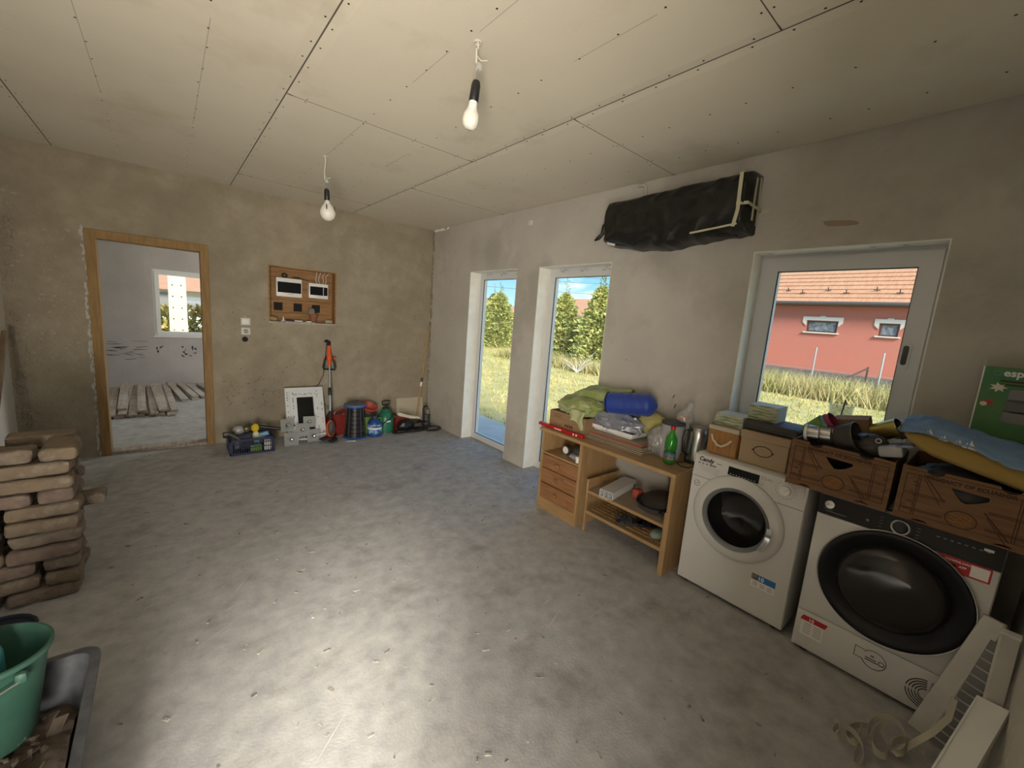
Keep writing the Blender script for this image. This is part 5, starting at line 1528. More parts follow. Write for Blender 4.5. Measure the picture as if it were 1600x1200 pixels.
mk('sticker_square', G().box((GX - 0.0016, -5.412, 0.697), (GX - 0.0009, -5.362, 0.745)), 'paper', ra, False)
mk('sticker_text', text_g('DOWNLOAD', 0.0125, (GX - 0.0011, -5.287, 0.735), (0, -1, 0), (0, 0, 1), 0.0003), 'paper', ra, False)
mk('sticker_text', text_g('APP', 0.0125, (GX - 0.0011, -5.330, 0.717), (0, -1, 0), (0, 0, 1), 0.0003), 'paper', ra, False)
mk('sticker_mark', G().box((GX - 0.0016, -5.322, 0.716), (GX - 0.0009, -5.302, 0.726)), 'ink', ra, False)
for x in (GX + 0.05, -0.06):
    for y in (GY0 + 0.05, GY1 - 0.05):
        mk('foot', G().cyl((x, y, 0), (x, y, 0.022), 0.02, k=12), 'black_plastic', td)

# ------------------------------------------------------------------ on the machines
TOPW, TOPD = 0.8545, 0.8535
bk = thing('bamboo_basket', (-0.23, -4.305, TOPW), 'bamboo laundry basket with rope handle on the washing machine', 'basket')
mk('body', G().rbox((-0.335, -4.388, TOPW), (-0.13, -4.214, 1.012), 0.010, 2), 'bamboo', bk)
mk('fabric_rim', G().rbox((-0.339, -4.392, 1.004), (-0.126, -4.210, 1.032), 0.008, 2), 'canvas', bk)
mk('rope_handle', G().tube([(-0.339, -4.238, 0.975), (-0.352, -4.255, 0.945), (-0.356, -4.285, 0.92), (-0.356, -4.31, 0.917), (-0.352, -4.34, 0.938), (-0.339, -4.356, 0.96)], 0.007, 8), 'rope', bk)
for k in range(12):
    y = -4.225 - 0.0138 * k
    mk('slat', G().box((-0.3362, y - 0.0055, TOPW + 0.012), (-0.3345, y + 0.0055, 1.003)), 'bamboo', bk, False)
sbx = thing('storage_box', (-0.2, -4.525, TOPW), 'tan lidded cardboard storage box with a black oval mark', 'box')
mk('body', G().rbox((-0.332, -4.648, TOPW), (-0.08, -4.402, 1.015), 0.003, 1), 'card_box', sbx)
mk('lid', G().rbox((-0.337, -4.652, 1.002), (-0.076, -4.398, 1.046), 0.003, 1), 'card_box', sbx)
mk('oval_mark', G().tube([(-0.3335, -4.525 + 0.047 * math.cos(a), 0.945 + 0.029 * math.sin(a)) for a in [2 * PI * i / 32 for i in range(32)]], 0.0022, 5, True), 'ink', sbx)
for s_ in (-1, 1):
    mk('oval_rivet', G().lathe((-0.3325, -4.525 + s_ * 0.051, 0.945), (-1, 0, 0), [(0.005, 0), (0.005, 0.003)], 10), 'ink', sbx)
cs = thing('zip_case', (-0.19, -4.53, 1.0465), 'flat black zip case on the tan storage box', 'case')
mk('shell', G().rbox((-0.315, -4.672, 1.0465), (-0.06, -4.392, 1.100), 0.02, 3), 'case_black', cs)
zr = [(-0.3155, -4.655), (-0.3155, -4.41)]
mk('zip', G().box((-0.3165, -4.655, 1.071), (-0.3145, -4.41, 1.075)).box((-0.30, -4.6735, 1.071), (-0.08, -4.6715, 1.075)), 'ink', cs, False)
def tissue(x0, x1, y0, y1, z0, z1, label):
    t = thing('tissue_box', ((x0 + x1) / 2, (y0 + y1) / 2, z0), label, 'box', 'leaf-patterned cube boxes')
    mk('sides', G().box((x0, y0, z0), (x1, y1, z1 - 0.001)), 'tissue_side', t, False)
    mk('top_panel', G().box((x0, y0, z1 - 0.001), (x1, y1, z1)), 'tissue_top', t, False)
    mk('end_panel', G().box((x0 + 0.001, y0 - 0.001, z0 + 0.001), (x1, y0, z1)), 'tissue_top', t, False)
solo('cardboard_flap', G().box((-0.337, -4.39, 1.0325), (-0.13, -4.212, 1.036)), 'card_grey', 'stiff brown card lying on the basket under the green-patterned box', 'cardboard')
tissue(-0.30, -0.16, -4.385, -4.228, 1.0365, 1.106, 'green-and-white patterned box on the bamboo basket')
tissue(-0.235, -0.08, -4.535, -4.385, 1.1005, 1.190, 'larger green-and-white patterned box on the black case, before the window')

def banana_crate(y0, y1, x0, x1, z0, h, label, tilt_name):
    t = thing('fruit_crate', ((x0 + x1) / 2, (y0 + y1) / 2, z0), label, 'crate', 'printed cardboard fruit crates')
    W = y1 - y0
    th = 0.006
    # front outline: u runs to the right of the photo (towards -y)
    def arc(cx, cy, rx, ry, a0, a1, n):
        return [(cx + rx * math.cos(lerp(a0, a1, i / (n - 1))), cy + ry * math.sin(lerp(a0, a1, i / (n - 1)))) for i in range(n)]
    out = [(0, 0), (0.05, 0)] + arc(0.085, 0.0, 0.03, 0.016, PI, 0, 7) + arc(W - 0.085, 0.0, 0.03, 0.016, PI, 0, 7) + [(W, 0), (W, h - 0.004)]
    out += [(W - 0.06, h)] + arc(W - 0.10, h, 0.028, 0.022, 0, -PI, 7) + [(W - 0.135, h), (0.135, h)] + arc(0.10, h, 0.028, 0.022, 0, -PI, 7) + [(0.06, h), (0, h)]
    cu = W / 2
    hole = [(cu - 0.05, h * 0.78), (cu + 0.055, h * 0.76), (cu + 0.055, h * 0.70), (cu + 0.03, h * 0.62), (cu + 0.0, h * 0.56), (cu - 0.012, h * 0.57), (cu - 0.035, h * 0.68)]
    f = mk('front_panel', plate(out, [hole], lambda u, v: (x0, y1 - u, z0 + v), (th, 0, 0)), 'card_crate', t, False)
    mk('side_panel', G().box((x0 + th, y0, z0), (x1, y0 + th, z0 + h - 0.004)), 'card_crate', t, False)
    mk('side_panel', G().box((x0 + th, y1 - th, z0), (x1, y1, z0 + h - 0.004)), 'card_crate', t, False)
    mk('back_panel', G().box((x1 - th, y0 + th, z0), (x1, y1 - th, z0 + h)), 'card_crate', t, False)
    mk('bottom_panel', G().box((x0 + th, y0 + th, z0), (x1 - th, y1 - th, z0 + th)), 'card_crate', t, False)
    g = G()
    xp = x0 - 0.0004
    def line(u0, v0, u1, v1, w=0.0022):
        g.ribbon([(xp, y1 - u0, z0 + v0), (xp, y1 - u1, z0 + v1)], V((0, -(v1 - v0), -(u1 - u0))).normalized(), w, 0.0006)
    m_ = 0.018
    for v in (0.05, 0.056, h * 0.5, h * 0.53, h * 0.86):
        line(m_, v, cu - 0.055, v, 0.0030)
        line(cu + 0.06, v, W - m_, v, 0.0030)
    for u in (m_, 0.055, 0.062, W - 0.062, W - 0.07, W - m_):
        line(u, 0.03, u, h - 0.03, 0.0030)
    line(m_, h * 0.94, W - m_, h * 0.94, 0.003)
    line(m_, 0.03, W - m_, 0.03, 0.0022)
    line(0.07, h * 0.9, cu - 0.06, h * 0.5, 0.0040)
    line(cu + 0.05, h * 0.5, W - 0.075, h * 0.12, 0.0048)
    line(0.07, h * 0.84, cu - 0.07, h * 0.42, 0.003)
    line(cu + 0.06, h * 0.42, W - 0.08, h * 0.06, 0.003)
    rr = random.Random(int(abs(y0) * 100))
    for k in range(26):
        u = rr.choice([rr.uniform(0.02, 0.055), rr.uniform(W - 0.06, W - 0.02)])
        v = rr.uniform(0.04, h - 0.04)
        line(u, v, u + 0.012, v + rr.uniform(-0.002, 0.002), 0.0026)
    tag(mk('printed_lines', g, 'ink_brown', t, False), kind='stuff')
    mk('print', text_g('PRODUCT OF ECUADOR', 0.021, (x0 - 0.0002, y1 - cu + 0.002, z0 + h * 0.835), (0, -1, 0), (0, 0, 1), 0.0011, align='CENTER', spacing=1.03), 'ink_brown', t, False)
    e_ = G().tube([(xp, y1 - (cu - 0.005 + 0.044 * math.cos(a)), z0 + h * 0.27 + 0.034 * math.sin(a)) for a in [2 * PI * i / 28 for i in range(28)]], 0.0022, 4, True)
    em = mk('emblem', e_, 'ink_brown', t)
    sw_ = G()
    for k in range(3):
        sw_.tube([(xp - 0.0003, y1 - (cu - 0.035 + 0.06 * i / 8), z0 + h * 0.27 + 0.012 - 0.012 * k + 0.005 * math.sin(i * 1.7 + k)) for i in range(9)], 0.0018, 4)
    mk('emblem_script', sw_, 'ink_rust' if k else 'ink_brown', em)
    return t
banana_crate(-5.082, -4.688, -0.464, -0.075, TOPW + 0.0005, 0.232, 'printed cardboard fruit crate full of cups and pots, straddling the two machines', '')
banana_crate(-5.508, -5.106, -0.478, -0.06, TOPW, 0.235, 'printed cardboard fruit crate with the blue cushion, at the right edge', '')

# crate contents
def cup(p, d, r0, r1, L, m, label):
    p = V(p)
    t = solo('plastic_cup', G().lathe(p, d, [(0.001, 0.0), (r0, 0.0), (r1, L), (r1 - 0.003, L), (r0 - 0.003, 0.006), (0.001, 0.006)], 26, False, False), m, label, 'cup', 'nested plastic cups')
    return t
cd_ = V((-0.10, -0.78, 0.62)).normalized()
c0 = V((-0.34, -4.712, 1.115))
cup(c0, cd_, 0.036, 0.050, 0.095, 'green_cup', 'green plastic cup, outermost of the nested cups in the crate')
cup(c0 + cd_ * 0.018, cd_, 0.0335, 0.0475, 0.097, 'teal_cup', 'grey-teal plastic cup between the green and maroon cups')
cup(c0 + cd_ * 0.036, cd_, 0.031, 0.045, 0.099, 'maroon_cup', 'maroon plastic cup, innermost of the nested cups')
fl = thing('thermos_flask', (-0.38, -4.78, 1.05), 'shiny steel flask lying across the crate front', 'flask')
fa = V((0.05, -1, 0.12)).normalized()
fp = V((-0.395, -4.72, 1.118))
mk('flask_body', G().lathe(fp, fa, [(0.040, 0.012), (0.043, 0.02), (0.043, 0.06), (0.039, 0.065), (0.041, 0.07), (0.041, 0.115), (0.036, 0.12)], 26), 'steel', fl)
mk('flask_base', G().lathe(fp, fa, [(0.030, -0.004), (0.042, 0.0), (0.0435, 0.012), (0.038, 0.0125)], 26), 'white_plastic', fl)
mk('flask_inset', G().lathe(fp, fa, [(0.028, -0.006), (0.028, -0.0042)], 20), 'black_plastic', fl)
pt = thing('black_pot', (-0.39, -4.88, 1.06), 'black cooking pot lying open-side right in the crate', 'pot')
pa_ = V((-0.12, -0.86, 0.30)).normalized()
pp = V((-0.385, -4.835, 1.125))
mk('pot_body', G().lathe(pp, pa_, [(0.001, 0), (0.046, 0.0), (0.050, 0.008), (0.046, 0.012), (0.052, 0.02), (0.066, 0.085), (0.069, 0.087), (0.069, 0.092), (0.063, 0.092), (0.049, 0.02), (0.001, 0.016)], 32, False, False), 'case_black', pt)
mk('pot_rim', G().tube(G().ring_pts(pp + pa_ * 0.092, pa_, 0.0665, 32), 0.0018, 5, True), 'steel_dull', pt)
g = G().ellipsoid((-0.385, -4.985, 1.125), (0.055, 0.06, 0.05), 24, 14, lambda q, d: q * (1 + 0.18 * nz(d, 2.2, 4)))
dj = thing('black_jug', (-0.385, -4.985, 1.07), 'black lumpy plastic jug between the pot and the gold tin', 'jug')
mk('jug_body', g, 'case_black', dj, angle=80)
mk('jug_spout', G().lathe((-0.40, -4.945, 1.155), (-0.2, 0.2, 0.9), [(0.022, -0.01), (0.024, 0.01), (0.020, 0.014)], 16), 'black_plastic', dj)
mk('jug_badge', G().tube(arc_pts((-0.432, -5.005, 1.158), (0, 1, 0), (0.4, 0, 0.9), 0.010, 0, 2 * PI, 14)[:-1], 0.0016, 4, True), 'paper', dj)
tn = thing('gold_tin', (-0.3, -5.0, 1.16), 'gold-coloured tin lying tilted in the crate', 'tin')
ta = V((-0.15, -0.80, 0.50)).normalized()
tp_ = V((-0.27, -4.965, 1.165))
mk('tin_body', G().lathe(tp_, ta, [(0.001, 0), (0.042, 0), (0.043, 0.003), (0.043, 0.10), (0.041, 0.10), (0.041, 0.01), (0.001, 0.008)], 28, False, False), 'gold_tin', tn)
mk('tin_rim', G().tube(G().ring_pts(tp_ + ta * 0.10, ta, 0.0435, 28), 0.002, 5, True), 'steel', tn)
solo('clear_tub', G().rbox((-0.445, -5.095, 1.095), (-0.33, -5.01, 1.148), 0.012, 2).turn(rot_about((-0.39, -5.05, 1.12), (1, 0, 0), -14)), 'haze_plastic', 'clear plastic food tub at the right end of the crate', 'tub')
solo('blue_lid', G().rbox((-0.455, -5.125, 1.152), (-0.35, -5.065, 1.162), 0.004, 1).turn(rot_about((-0.4, -5.09, 1.155), (1, 0, 0), -16)), 'bag_plastic', 'pale blue translucent lid on the clear tub', 'lid')
cbx = thing('small_carton', (-0.25, -4.88, 1.14), 'small plain brown carton tilted behind the black pot', 'box')
mk('body', G().obox((-0.25, -4.875, 1.185), (0.03, 0.0, 0.008), (0.0, -0.068, 0.014), (-0.010, 0.008, 0.034)), 'card_brown', cbx, False)
mk('crease', G().obox((-0.252, -4.875, 1.2203), (0.002, 0.0, 0.0005), (0.0, -0.066, 0.0135), (0, 0, 0.0006)), 'ink_brown', cbx, False)
solo('filler_bundle', cloth((-0.25, -4.87, 1.05), (0.15, 0.17, 0.10), 2.7, 0.12, 0.864, 5, 40, 20), 'dark_grey', 'dark kitchen things filling the bottom of the cup crate', 'bundle', angle=80)
gl = thing('glass_jar', (0.05, -4.76, 0.9405), 'clear glass jar with a stick standing on the window sill', 'jar')
mk('jar_body', G().lathe((0.055, -4.76, 0.9405), (0, 0, 1), [(0.045, 0), (0.048, 0.01), (0.05, 0.22), (0.058, 0.29), (0.062, 0.30), (0.056, 0.29), (0.046, 0.02)], 28, True, False), 'clear_glass', gl)
mk('stick', G().tube([(0.05, -4.75, 0.95), (0.04, -4.775, 1.27)], 0.004, 6), 'dark_grey', gl)
solo('glass_bowl', G().lathe((0.06, -4.89, 0.9405), (0, 0, 1), [(0.03, 0), (0.05, 0.1), (0.07, 0.20), (0.067, 0.20), (0.045, 0.1), (0.02, 0.01)], 28), 'clear_glass', 'clear glass vase next to the jar on the window sill', 'vase')
sg = thing('snack_packet', (-0.2, -5.075, 1.15), 'crumpled shiny food packet wedged beside the gold tin', 'packet')
mk('packet_film', cloth((-0.20, -5.05, 1.20), (0.05, 0.05, 0.045), 9.1, 0.3, 1.10, 7, 40, 20), 'clear_plastic', sg, angle=80)
mk('packet_print', cloth((-0.20, -5.05, 1.195), (0.042, 0.042, 0.035), 5.1, 0.3, 1.10, 5, 30, 16), 'tissue_side', sg, angle=80)
mk('packet_food', G().ellipsoid((-0.235, -5.075, 1.195), (0.014, 0.02, 0.012), 12, 8), 'orange_food', sg)

# blue cushion on the second crate
cu_ = thing('cushion_pad', (-0.35, -5.3, 1.09), 'long mustard foam pad with a blue sail-print cover on the right crate', 'cushion')
L0, L1 = V((-0.44, -5.085, 1.215)), V((-0.44, -5.505, 1.112))
def pad(u, v):
    # u along, v around the cross-section
    p = L0.lerp(L1, u)
    ang = 2 * PI * v
    e = max(u, 0.0)
    prof = min(1.0, (e / 0.22)) ** 0.5 if e < 0.22 else 1.0
    prof = max(prof, 0.03)
    cx, cz = math.cos(ang), math.sin(ang)
    k = 0.55
    sx = math.copysign(abs(cx) ** k, cx) * 0.125
    sz = math.copysign(abs(cz) ** k, cz) * 0.056 * prof
    return p + V((0.10 + sx * (0.9 + 0.1 * prof), 0, sz))
g = G().grid(lambda a, b: pad(b, a), 28, 30, True)
g.f.append(tuple(range(28 * 29, 28 * 30)))
mk('foam_pad', g, 'foam_mustard', cu_, angle=50)
def cover(u, v):
    p = L0.lerp(L1, lerp(-0.03, 1.0, u))
    prof = max(0.1, min(1.0, (max(u, 0) + 0.02) / 0.22)) ** 0.5
    # v from back to front hem
    x = lerp(0.26, -0.045, v)
    top = 0.058 * prof + 0.028 * math.sin(PI * min(1.0, v * 1.15)) + 0.012
    z_ = top
    if v > 0.82:
        t = (v - 0.82) / 0.18
        x = lerp(-0.005, -0.048, min(1, t * 1.3))
        z_ = top - 0.030 * t * (0.6 + 0.5 * math.sin(6 * u + 0.5) ** 2 * 0.7 + 0.5 * u)
    w = 0.010 * noise.noise(V((u * 9, v * 5, 2.0))) + 0.006 * noise.noise(V((u * 22, v * 12, 5.0)))
    return p + V((x, 0, z_ + w))
mk('cover', G().grid(cover, 60, 40), 'blue_cover', cu_, angle=80)
g = G()
for k, u in enumerate((0.20, 0.30, 0.40, 0.47)):
    c = V(cover(u, 0.93)) + V((-0.004, 0, 0.0))
    s_ = 0.016 if k != 3 else 0.024
    g.add([c + V((-0.001, s_ * 0.1, -s_ * 0.6)), c + V((-0.001, -s_ * 0.9, -s_ * 0.75)), c + V((0.004, -s_ * 0.1, s_ * 0.9))], [(0, 1, 2)])
    g.add([c + V((-0.001, s_ * 0.2, -s_ * 0.6)), c + V((-0.001, s_ * 0.8, -s_ * 0.5)), c + V((0.003, s_ * 0.2, s_ * 0.5))], [(0, 1, 2)])
mk('sail_print', g, 'sail_white', cu_, False)
solo('crate_bundle', cloth((-0.30, -5.30, 1.0), (0.15, 0.18, 0.10), 7.7, 0.12, 0.864, 5, 40, 20), 'dark_grey', 'dark bundled things inside the crate under the cushion', 'bundle', angle=80)
mat('steel_print', (0.13, 0.125, 0.125), 0.4)
st = thing('steamer_carton', (-0.09, -5.37, 1.10), 'green product carton picturing a food steamer, standing at the right edge', 'box')
sm = rot_about((-0.1, -5.38, 1.1), (0, 1, 0), -2)
sy0, sy1, sx0, sz0, sz1 = -5.505, -5.256, -0.12, 1.095, 1.532
mk('carton_body', G().box((sx0, sy0, sz0), (-0.022, sy1, sz1)), 'green_carton', st, False)
mk('carton_edge', G().box((sx0 - 0.0004, sy1 - 0.004, sz0), (sx0 + 0.03, sy1 + 0.0004, sz1)), 'paper', st, False)
xq = sx0 - 0.0006
mk('brand_print', text_g('esperanza', 0.042, (xq, sy1 - 0.060, sz1 - 0.036), (0, -1, 0), (0, 0, 1), 0.0012), 'paper', st, False)
mk('brand_swirl', G().tube(arc_pts((xq, sy1 - 0.042, sz1 - 0.026), (0, 1, 0), (0, 0, 0.6), 0.014, 0.3, 5.6, 16), 0.0016, 4), 'teal_plastic', st)
mk('title_print', G().box((xq - 0.0003, sy1 - 0.055, sz1 - 0.062), (xq, sy1 - 0.20, sz1 - 0.054)).box((xq - 0.0003, sy1 - 0.06, sz1 - 0.076), (xq, sy1 - 0.17, sz1 - 0.069)), 'ink_brown', st, False)
cyy = sy1 - 0.128
for k, (zc, w_, h_, m_) in enumerate(((1.415, 0.040, 0.026, 'mid_grey'), (1.368, 0.044, 0.024, 'steel_print'), (1.322, 0.046, 0.024, 'mid_grey'))):
    pl = [(xq - 0.0003, cyy + w_ * math.cos(2 * PI * i / 24), zc + (h_ * 0.75 if math.sin(2 * PI * i / 24) > 0 else -h_ * 0.75) + 0.008 * math.sin(2 * PI * i / 24)) for i in range(24)]
    mk('steamer_picture', G().add(pl, [tuple(range(24))]), m_, st, False)
mk('steamer_picture', G().add([(xq - 0.0006, cyy + 0.042 * math.cos(2 * PI * i / 20), 1.393 + 0.006 * math.sin(2 * PI * i / 20)) for i in range(20)], [tuple(range(20))]), 'dark_grey', st, False)
mk('radish_picture', G().add([(xq - 0.0004, sy1 - 0.034 + 0.018 * math.cos(2 * PI * i / 16), 1.375 + 0.011 * math.sin(2 * PI * i / 16)) for i in range(16)], [tuple(range(16))]), 'radish', st, False)
mk('radish_picture', G().add([(xq - 0.0006, sy1 - 0.024 + 0.011 * math.cos(2 * PI * i / 16), 1.367 + 0.010 * math.sin(2 * PI * i / 16)) for i in range(16)], [tuple(range(16))]), 'radish_white', st, False)
mk('splash_print', G().add([(xq - 0.0003, sy1 - 0.055 + (0.014 + 0.014 * (i % 2)) * math.cos(2 * PI * i / 14), 1.445 + (0.011 + 0.012 * (i % 2)) * math.sin(2 * PI * i / 14)) for i in range(14)], [tuple(range(14))]), 'radish_white', st, False)
# ------------------------------------------------------------------ wrapped air conditioner on the grey wall
ac = thing('wrapped_air_conditioner', (-0.1, -3.62, 2.17), 'wall unit wrapped in black plastic film and masking tape above the glazed door', 'air conditioner')
def acs(u, v):
    # v: 0 left end .. 1 right end;  u around the section
    y = lerp(-3.085, -4.165, v)
    top = 2.545 + 0.030 * v
    bot = lerp(2.235, 2.215, v) - 0.055 * math.sin(PI * min(1, v * 1.15 + 0.02)) ** 1.2
    endl = min(1.0, (v + 0.012) / 0.055) ** 0.5
    endr = min(1.0, (1 - v + 0.012) / 0.02) ** 0.5
    k = endl * endr
    zc = (top + bot) / 2 + (1 - endl) * -0.06
    hh = (top - bot) / 2 * (0.35 + 0.65 * endl) * (0.8 + 0.2 * endr)
    xd = 0.21 * (0.45 + 0.55 * k)
    a = PI * u            # half section: from top at the wall round the front to the bottom
    cx, cz = math.sin(a), math.cos(a)
    e = 0.42
    x = -xd * (abs(cx) ** e)
    zz = zc + hh * math.copysign(abs(cz) ** 0.55, cz)
    n1 = noise.noise(V((y * 3.0 + zz * 5.0, zz * 3.0 - y * 4.5, 1.0)))
    crease = (1 - abs(noise.noise(V((y * 2.2 - zz * 6.0, y * 5.5 + zz * 9.0, 3.0)))) * 2.5)
    fine = noise.noise(V((y * 16 + zz * 10, zz * 22 - y * 9, 7.0)))
    w = 0.014 * n1 + 0.020 * max(0, crease) ** 1.5 + 0.006 * fine
    s = abs(cx) ** 0.4
    return V((min(x - w * s, -0.001), y, zz - (0.012 * max(0, crease)) * (1 if cz < -0.5 else 0)))
g = G().grid(lambda a, b: acs(a, b), 44, 110)
n_ = 44
g.f.append(tuple(range(0, n_)))
g.f.append(tuple(range(109 * n_, 110 * n_))[::-1])
mk('film_wrap', g, 'black_film', ac, angle=80)
mk('film_tail', G().tube([(-0.11, -3.10, 2.42), (-0.13, -3.065, 2.37), (-0.14, -3.055, 2.315), (-0.15, -3.03, 2.285), (-0.16, -3.0, 2.265)], [0.02, 0.026, 0.014, 0.017, 0.007], 8), 'black_film', ac, angle=80)
mk('film_sag', fold_roll((-0.13, -3.16, 2.225), (-0.10, -4.10, 2.215), 0.052, 3.0, 0.5, 60, 16, 0.35), 'black_film', ac, angle=80)
def tape(pts, wd, w=0.022):
    return G().ribbon(pts, wd, w, 0.001)
mk('tape_strip', tape([(-0.226, -4.128, 2.545), (-0.228, -4.132, 2.44), (-0.226, -4.135, 2.33), (-0.222, -4.118, 2.235)], (0, 1, 0)), 'masking_tape', ac)
mk('tape_strip', tape([(-0.12, -4.180, 2.53), (-0.13, -4.184, 2.42), (-0.13, -4.186, 2.28)], (1, 0, 0), 0.026), 'masking_tape', ac)
mk('tape_strip', tape([(-0.06, -4.178, 2.545), (-0.06, -4.184, 2.40), (-0.05, -4.184, 2.26)], (1, 0, 0), 0.026), 'masking_tape', ac)
mk('tape_strip', tape([(-0.223, -4.12, 2.37), (-0.20, -4.180, 2.37), (-0.08, -4.188, 2.36), (-0.01, -4.188, 2.36), (-0.003, -4.23, 2.355)], (0, 0.2, 1), 0.02), 'masking_tape', ac)
mk('tape_strip', tape([(-0.222, -4.14, 2.25), (-0.226, -4.0, 2.236), (-0.224, -3.85, 2.224)], (0, 0, 1), 0.012), 'masking_tape', ac)
mk('unit_edge', G().ribbon([(-0.17, -3.13, 2.25), (-0.20, -3.17, 2.222), (-0.215, -3.25, 2.20)], (0, 0, 1), 0.016, 0.002), 'white_plastic', ac)

# ------------------------------------------------------------------ dark blue crate by the doorway
cr = thing('plastic_crate', (-2.26, -0.36, 0), 'dark blue slatted plastic crate full of odds and ends by the doorway', 'crate')
cx0, cx1, cy0, cy1, cz = -2.455, -2.06, -0.515, -0.215, 0.165
mk('crate_base', G().box((cx0 + 0.012, cy0 + 0.012, 0.002), (cx1 - 0.012, cy1 - 0.012, 0.010)), 'navy_plastic', cr, False)
g = G()
for z0_, z1_ in ((0.0, 0.022), (cz - 0.022, cz)):
    for a, b in (((cx0, cy0), (cx1, cy0 + 0.010)), ((cx0, cy1 - 0.010), (cx1, cy1)), ((cx0, cy0), (cx0 + 0.010, cy1)), ((cx1 - 0.010, cy0), (cx1, cy1))):
        g.box((a[0], a[1], z0_), (b[0], b[1], z1_))
mk('crate_rails', g, 'navy_plastic', cr, False)
for x in (cx0, cx1 - 0.025):
    for y in (cy0, cy1 - 0.025):
        mk('corner_post', G().box((x, y, 0.02), (x + 0.025, y + 0.025, cz - 0.02)), 'navy_plastic', cr, False)
for k in range(17):
    x = cx0 + 0.04 + 0.0197 * k
    for y in (cy0 + 0.002, cy1 - 0.007):
        mk('slat', G().box((x - 0.0025, y, 0.02), (x + 0.0025, y + 0.005, cz - 0.02)), 'navy_plastic', cr, False)
for k in range(12):
    y = cy0 + 0.04 + 0.0195 * k
    for x in (cx0 + 0.002, cx1 - 0.007):
        mk('slat', G().box((x, y - 0.0025, 0.02), (x + 0.005, y + 0.0025, cz - 0.02)), 'navy_plastic', cr, False)
for z in (0.07, 0.115):
    mk('cross_slat', G().box((cx0 + 0.025, cy0 + 0.002, z - 0.003), (cx1 - 0.025, cy0 + 0.006, z + 0.003)), 'navy_plastic', cr, False)
sp = thing('spray_can', (-2.205, -0.37, 0.012), 'yellow-capped spray bottle standing in the blue crate', 'bottle')
mk('bottle_body', G().lathe((-2.20, -0.37, 0.012), (-0.06, 0, 1), [(0.034, 0), (0.037, 0.01), (0.036, 0.12), (0.030, 0.165), (0.018, 0.185)], 20), 'pale_yellow', sp)
mk('bottle_cap', G().ellipsoid((-2.214, -0.37, 0.235), (0.038, 0.034, 0.045), 20, 12), 'yellow_plastic', sp)
mk('bottle_nozzle', G().rbox((-2.238, -0.415, 0.238), (-2.205, -0.395, 0.258), 0.004), 'yellow_plastic', sp)
mk('paper_label', G().lathe((-2.2026, -0.37, 0.055), (-0.06, 0, 1), [(0.0372, 0), (0.0368, 0.06)], 20, False, False), 'blue_label', sp)
bb = thing('navy_carton', (-2.31, -0.44, 0.012), 'navy carton with a white label in the front of the crate', 'box')
mk('body', G().obox((-2.305, -0.44, 0.125), (0.05, -0.012, 0.012), (0.010, 0.035, 0), (-0.012, 0, 0.072)), 'navy_dull', bb, False)
mk('label', G().obox((-2.302, -0.4765, 0.135), (0.010, -0.0025, 0.002), (0.0004, 0.0012, 0), (-0.005, 0, 0.024)), 'paper', bb, False)
gj = thing('glass_ball', (-2.37, -0.30, 0.012), 'clear glass globe resting on the back of the crate', 'glass')
mk('glass_globe', G().ellipsoid((-2.355, -0.30, 0.205), (0.055, 0.055, 0.05), 22, 14), 'clear_plastic', gj)
mk('glass_neck', G().lathe((-2.37, -0.30, 0.013), (0.08, 0, 1), [(0.03, 0), (0.03, 0.14), (0.025, 0.15)], 16), 'mid_grey', gj)
solo('olive_tin', G().lathe((-2.42, -0.40, 0.135), (0.75, -0.2, 0.1), [(0.026, 0), (0.027, 0.08), (0.022, 0.08), (0.022, 0.03)], 18), 'wood_handle_dark', 'olive-brown open tube lying across the left of the crate', 'tube')
tl = thing('power_tool', (-2.28, -0.29, 0.012), 'black power-tool body with yellow badge in the crate', 'tool')
mk('body', G().rbox((-2.31, -0.33, 0.012), (-2.245, -0.25, 0.245), 0.02, 3), 'dark_grey', tl)
mk('badge', G().ellipsoid((-2.288, -0.331, 0.225), (0.014, 0.003, 0.008), 14, 8), 'yellow_plastic', tl)
vt = thing('vacuum_tube', (-2.1, -0.3, 0.15), 'long black tube lying over the crate towards the glass lamp', 'tube')
mk('pipe', G().tube([(-2.23, -0.27, 0.235), (-2.08, -0.30, 0.205), (-1.93, -0.33, 0.178)], [0.020, 0.019, 0.017], 12), 'black_plastic', vt)
mk('pipe_end', G().lathe((-1.945, -0.327, 0.181), (1, -0.2, -0.18), [(0.020, 0), (0.022, 0.01), (0.022, 0.035), (0.018, 0.036)], 14), 'dark_grey', vt)
solo('plastic_block', G().rbox((-2.50, -0.42, 0.168), (-2.40, -0.37, 0.222), 0.008, 2), 'black_plastic', 'black block sticking out over the left edge of the crate', 'block')
solo('black_hose', G().tube([(-2.45, -0.44, 0.215), (-2.41, -0.455, 0.19), (-2.37, -0.47, 0.16), (-2.345, -0.485, 0.12)], 0.017, 10), 'dark_grey', 'black bent hose over the front left of the crate', 'hose')
solo('green_sponge', G().rbox((-2.28, -0.498, 0.014), (-2.17, -0.46, 0.085), 0.010, 2), 'green_cup', 'green packet seen through the crate slats', 'packet')
solo('white_packet', G().rbox((-2.15, -0.49, 0.014), (-2.085, -0.44, 0.125), 0.008, 2), 'white_dusty', 'white packet seen through the right end of the crate', 'packet')
solo('paper_box', G().obox((-2.13, -0.36, 0.15), (0.045, -0.01, 0.01), (0.008, 0.03, 0), (-0.008, 0, 0.03)), 'blue_label', 'pale blue-white carton at the right end of the crate', 'box', smooth=False)

